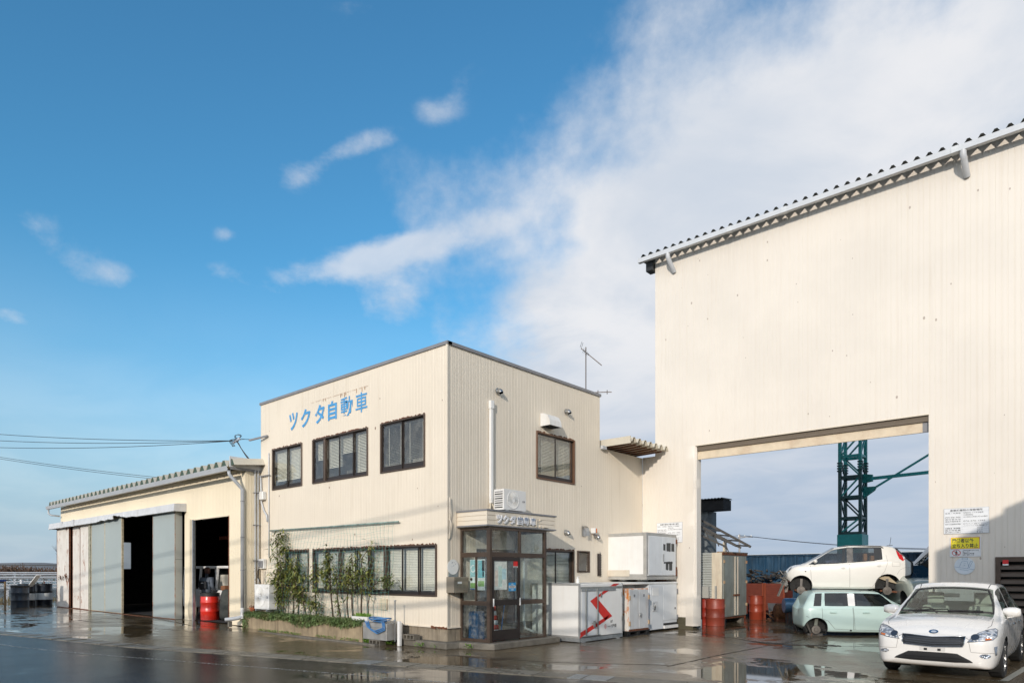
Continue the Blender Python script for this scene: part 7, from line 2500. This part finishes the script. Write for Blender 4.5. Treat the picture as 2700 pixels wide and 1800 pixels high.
# highway: banked strip with white railings
hw = grid_sheet('highway', [-80, -70, -52, -41], [-60, 0, 80], lambda x, y: (x, y, .14 if x > -60 else .13), ROADM)
tag(hw, 'grey highway beyond the fence', 'road', kind='structure')
WR = mat('white railing paint', (.72, .73, .74), .5)
for i, (x, zs_, lab) in enumerate(((-40, (1.03, .83), 'low white guard rail on the near side of the highway'), (-46, (1.17,), 'single white guard rail on the highway lane edge'), (-50, (1.47, 1.36), 'white double guard rail in the middle of the highway'), (-56, (1.81, 1.65), 'white double guard rail on the far side of the highway'))):
    t = thing('guard_rail', lab, 'guard rail', (x, 0, 0))
    for z in zs_:
        MB().box(-.03, .03, -40, 60, z - .045, z + .045).build('rail', WR, t)
    for k in range(26):
        MB().box(-.12, -.05, -38 + k * 3.8, -37.88 + k * 3.8, 0, zs_[0] + .05).build('post', WR, t)
t = thing('marker_post', 'short white marker post beside the highway', 'post', (-41.5, 1.1, .13))
MB().cyl((0, 0, 0), (0, 0, 1.2), .09, n=8).build('shaft', WR, t)
t = thing('lane_marker', 'orange rubber lane marker on the highway', 'marker', (-43, 2.7, .13))
MB().lathe([(.16, 0), (.16, .06), (.06, .08), (.05, 1.05), (0, 1.07)], n=10).build('shaft', mat('orange rubber', (.7, .13, .05), .5), t)
# wintry hedge and far bank
HB = mat('bare brown twig', (.11, .065, .04), .9, var=.5, scale=3)
mb = MB()
for i in range(9000):
    y = random.uniform(-30, 60)
    h = .95 + .45 * max(0, math.sin(y * .35 + 1)) + .35 * max(0, math.sin(y * .8))
    x = -84 + random.gauss(0, 1.6)
    z = .9 + random.random() ** .8 * (h + .1)
    d = Vector((random.uniform(-1, 1), random.uniform(-1, 1), random.uniform(.3, 1.6))).normalized() * random.uniform(.3, .8)
    mb.bar((x, y, z), (x + d.x, y + d.y, z + d.z), .05, .05)
tag(mb.build('winter_hedge', HB, None, fix=False), 'brown leafless hedge along the far side of the highway', 'hedge', kind='stuff')
mb = MB()
for i in range(1500):
    y = random.gauss(4, 3.5) if i % 2 else random.gauss(20, 5)
    leaf(mb, (-82 + random.gauss(0, .6), y, .5 + random.random() * 1.3), rdir(), .5, .25)
tag(mb.build('green_bush', mat('dark green bush', (.04, .06, .018), .8, var=.5), None, fix=False), 'dark green bush patches before the brown hedge', 'bush', kind='stuff')
mb = MB()
n_ = 90
vs, fs = [], []
for i in range(n_ + 1):
    y = -300 + 900 * i / n_
    h = 5 + 2.0 * math.sin(y * .02) + 1.2 * math.sin(y * .07 + 1)
    vs += [(-420, y, 0), (-440, y, h), (-600, y, h + 1)]
    if i:
        a, b = 3 * i - 3, 3 * i
        fs += [(a, a + 1, b + 1, b), (a + 1, a + 2, b + 2, b + 1)]
mb.add(vs, fs)
tag(mb.build('far_bank', mat('hazy far bank', (.20, .20, .20), .95, var=.2, scale=.05), None, smooth='all'), 'low hazy wooded bank on the horizon', 'bank', kind='structure')
t = thing('bare_tree', 'thin leafless tree beside the shed end', 'tree', (-70, 11.0, .3))
mb = MB()


def twig(p, d, l_, r_, dep):
    e = p + d * l_
    mb.tube([p, e], [r_, r_ * .6], 4)
    if dep:
        for k in range(3):
            nd = (d + Vector((random.uniform(-.7, .7), random.uniform(-.7, .7), random.uniform(-.1, .4)))).normalized()
            twig(p.lerp(e, random.uniform(.5, 1)), nd, l_ * .68, r_ * .55, dep - 1)


twig(Vector((0, 0, 0)), Vector((.05, .1, 1)), 2.0, .07, 4)
mb.build('branches', HB, t)
# ================================================================ CABLES, POLES, NEIGHBOUR HOUSE
pol = thing('power_pole', 'concrete power pole across the road', 'pole', (-38, -9.5, 0))
MB().cyl((0, 0, 0), (0, 0, 11), .17, .11, n=12).build('shaft', PO, pol)
MB().bar((-.8, 0, 10.4), (.8, 0, 10.4), .08, .08).build('crossarm', PO, pol)
end = (-9.4, -.35, 5.92)
for k, (dz, dy, sag) in enumerate(((0, 0, .55), (-.12, .1, .62), (.12, -.1, .5))):
    cable('service_cable', '%s service cable strung to the office corner' % ('middle', 'lower', 'upper')[k], (-38, -9.5 + dy, 9.6 + dz * 4), end, sag, .010, 24, 'cables to the office corner')
for k, dz in enumerate((0, .09)):
    cable('lower_cable', '%s of two cables passing low behind the shed roof' % ('lower', 'upper')[k], (-45, -6, 10.2 + dz), (-17.5, 4.0, 5.55 + dz), .35, .011, 20, 'pair of low cables')
t = thing('cable_splice', 'knot of cable splices and loops by the office corner', 'cable', end)
mb = MB()
for k in range(5):
    c = Vector((random.uniform(-.25, .2), random.uniform(-.1, .1), random.uniform(-.1, .15)))
    mb.tube([c + Vector((.13 * math.cos(a), .05 * math.sin(2 * a), .11 * math.sin(a))) for a in [i * .55 for i in range(10)]], .010, 5)
mb.build('loops', MATS['cable black'], t)
for k in range(4):
    x = -.22 + k * .12
    MB().cyl((x, 0, -.03 + .03 * k), (x + .1, 0, -.05 + .02 * k), .03, n=8).build('splice_sleeve', mat('grey sleeve', (.45, .46, .5), .5), t)
for k in range(4):
    cable('drop_wire', '%s drop wire from splice to the conduit heads' % ('first', 'second', 'third', 'fourth')[k], (end[0] + .05 * k, end[1], end[2] - .03 * k), (-8.46 + .05 * (k % 2), -.22 + .1 * (k // 2), 5.08), .05 + .04 * k, .011, 10, 'drop wires at the office corner')
cable('stay_wire', 'thin stay wire from splice to corner bracket', end, (-8.7, -.24, 5.87), -.03, .008, 6)
cable('stay_wire', 'second stay wire above it at the corner bracket', (end[0] - .1, end[1], end[2] + .12), (-8.7, -.24, 5.89), .02, .006, 6)
# power lines along the road behind the camera; they cast the soft bands on the walls
for k, (v_, z) in enumerate(((-15, 9.2), (-15.3, 8.7), (-15.1, 7.4), (-14.8, 6.9))):
    a, b = road_pt(-45, v_), road_pt(60, v_)
    cable('street_cable', ['upper street cable across the road', 'second street cable across the road', 'thick telephone cable across the road', 'lowest street cable across the road'][k], (a[0], a[1], z + .3), (b[0], b[1], z), .5, .03 if k < 2 else .05, 30)
# neighbour's house at the right of the camera (its roof edge throws the stepped shadow)
nh = thing('neighbour_house', 'two-storey house with tiled gable roof beside the yard entrance', 'house', (13.45, -3.0, 0), R(24.5))
NW = mat('beige house render', (.42, .37, .30), .8, var=.1)
MB().box(1.4, 8.0, -7, -.4, 0, 6.3).build('wall', NW, nh)
MB().prism([(1.4, 6.3), (8.0, 6.3), (4.5, 8.5)], lambda u, v, w: (u, w, v), -7, -.42).build('gable', NW, nh)
TL = mat('grey roof tile', (.09, .095, .10), .5, var=.2)
for s_ in (0, 1):
    for k in range(11):
        x0 = k * .41
        z0 = 5.98 + k * .262
        x1 = x0 + .47
        if s_:
            x0, x1 = 9.0 - x0, 9.0 - x1
        MB().add([(x0, -7.4, z0), (x1, -7.4, z0 + .20), (x1, 0, z0 + .20), (x0, 0, z0), (x0, -7.4, z0 + .16), (x1, -7.4, z0 + .34), (x1, 0, z0 + .34), (x0, 0, z0 + .16)], [(0, 1, 2, 3), (7, 6, 5, 4), (0, 4, 5, 1), (1, 5, 6, 2), (2, 6, 7, 3), (3, 7, 4, 0)]).build('tile_course', TL, nh)
for z in (1.2, 4.1):
    w_ = MB().box(1.385, 1.41, -3.5, -1.8, z, z + 1.2).build('window', BRONZE, nh)
    MB().box(1.38, 1.384, -3.4, -1.9, z + .08, z + 1.12).build('pane', GLASS, w_)
# houses across the road behind the camera, seen only in the glass
for i, (u, v, w_, h_, c) in enumerate(((-16, -24, 9, 5.6, (.5, .48, .44)), (-3, -25, 8, 5.2, (.36, .33, .3)), (9, -27, 10, 5.8, (.55, .53, .5)))):
    p_ = road_pt(u, v)
    t = thing('street_house', ['pale rendered house across the road', 'brown rendered house across the road', 'white rendered house across the road'][i], 'house', p_, RA)
    MB().box(0, w_, -7, 0, 0, h_).build('wall', mat('house render %d' % i, c, .8), t)
    MB().prism([(-7.6, h_), (.6, h_), (-3.5, h_ + 2.0)], lambda u_, v_, w: (w, u_, v_), -.5, w_ + .5).build('roof', TL, t)
    for k in range(3):
        q = MB().box(.8 + k * 2.6, 2.4 + k * 2.6, .0, .04, 3.2, 4.4).build('window', DARKBR, t)
        MB().box(.85 + k * 2.6, 2.35 + k * 2.6, .041, .045, 3.25, 4.35).build('pane', GLASS, q)
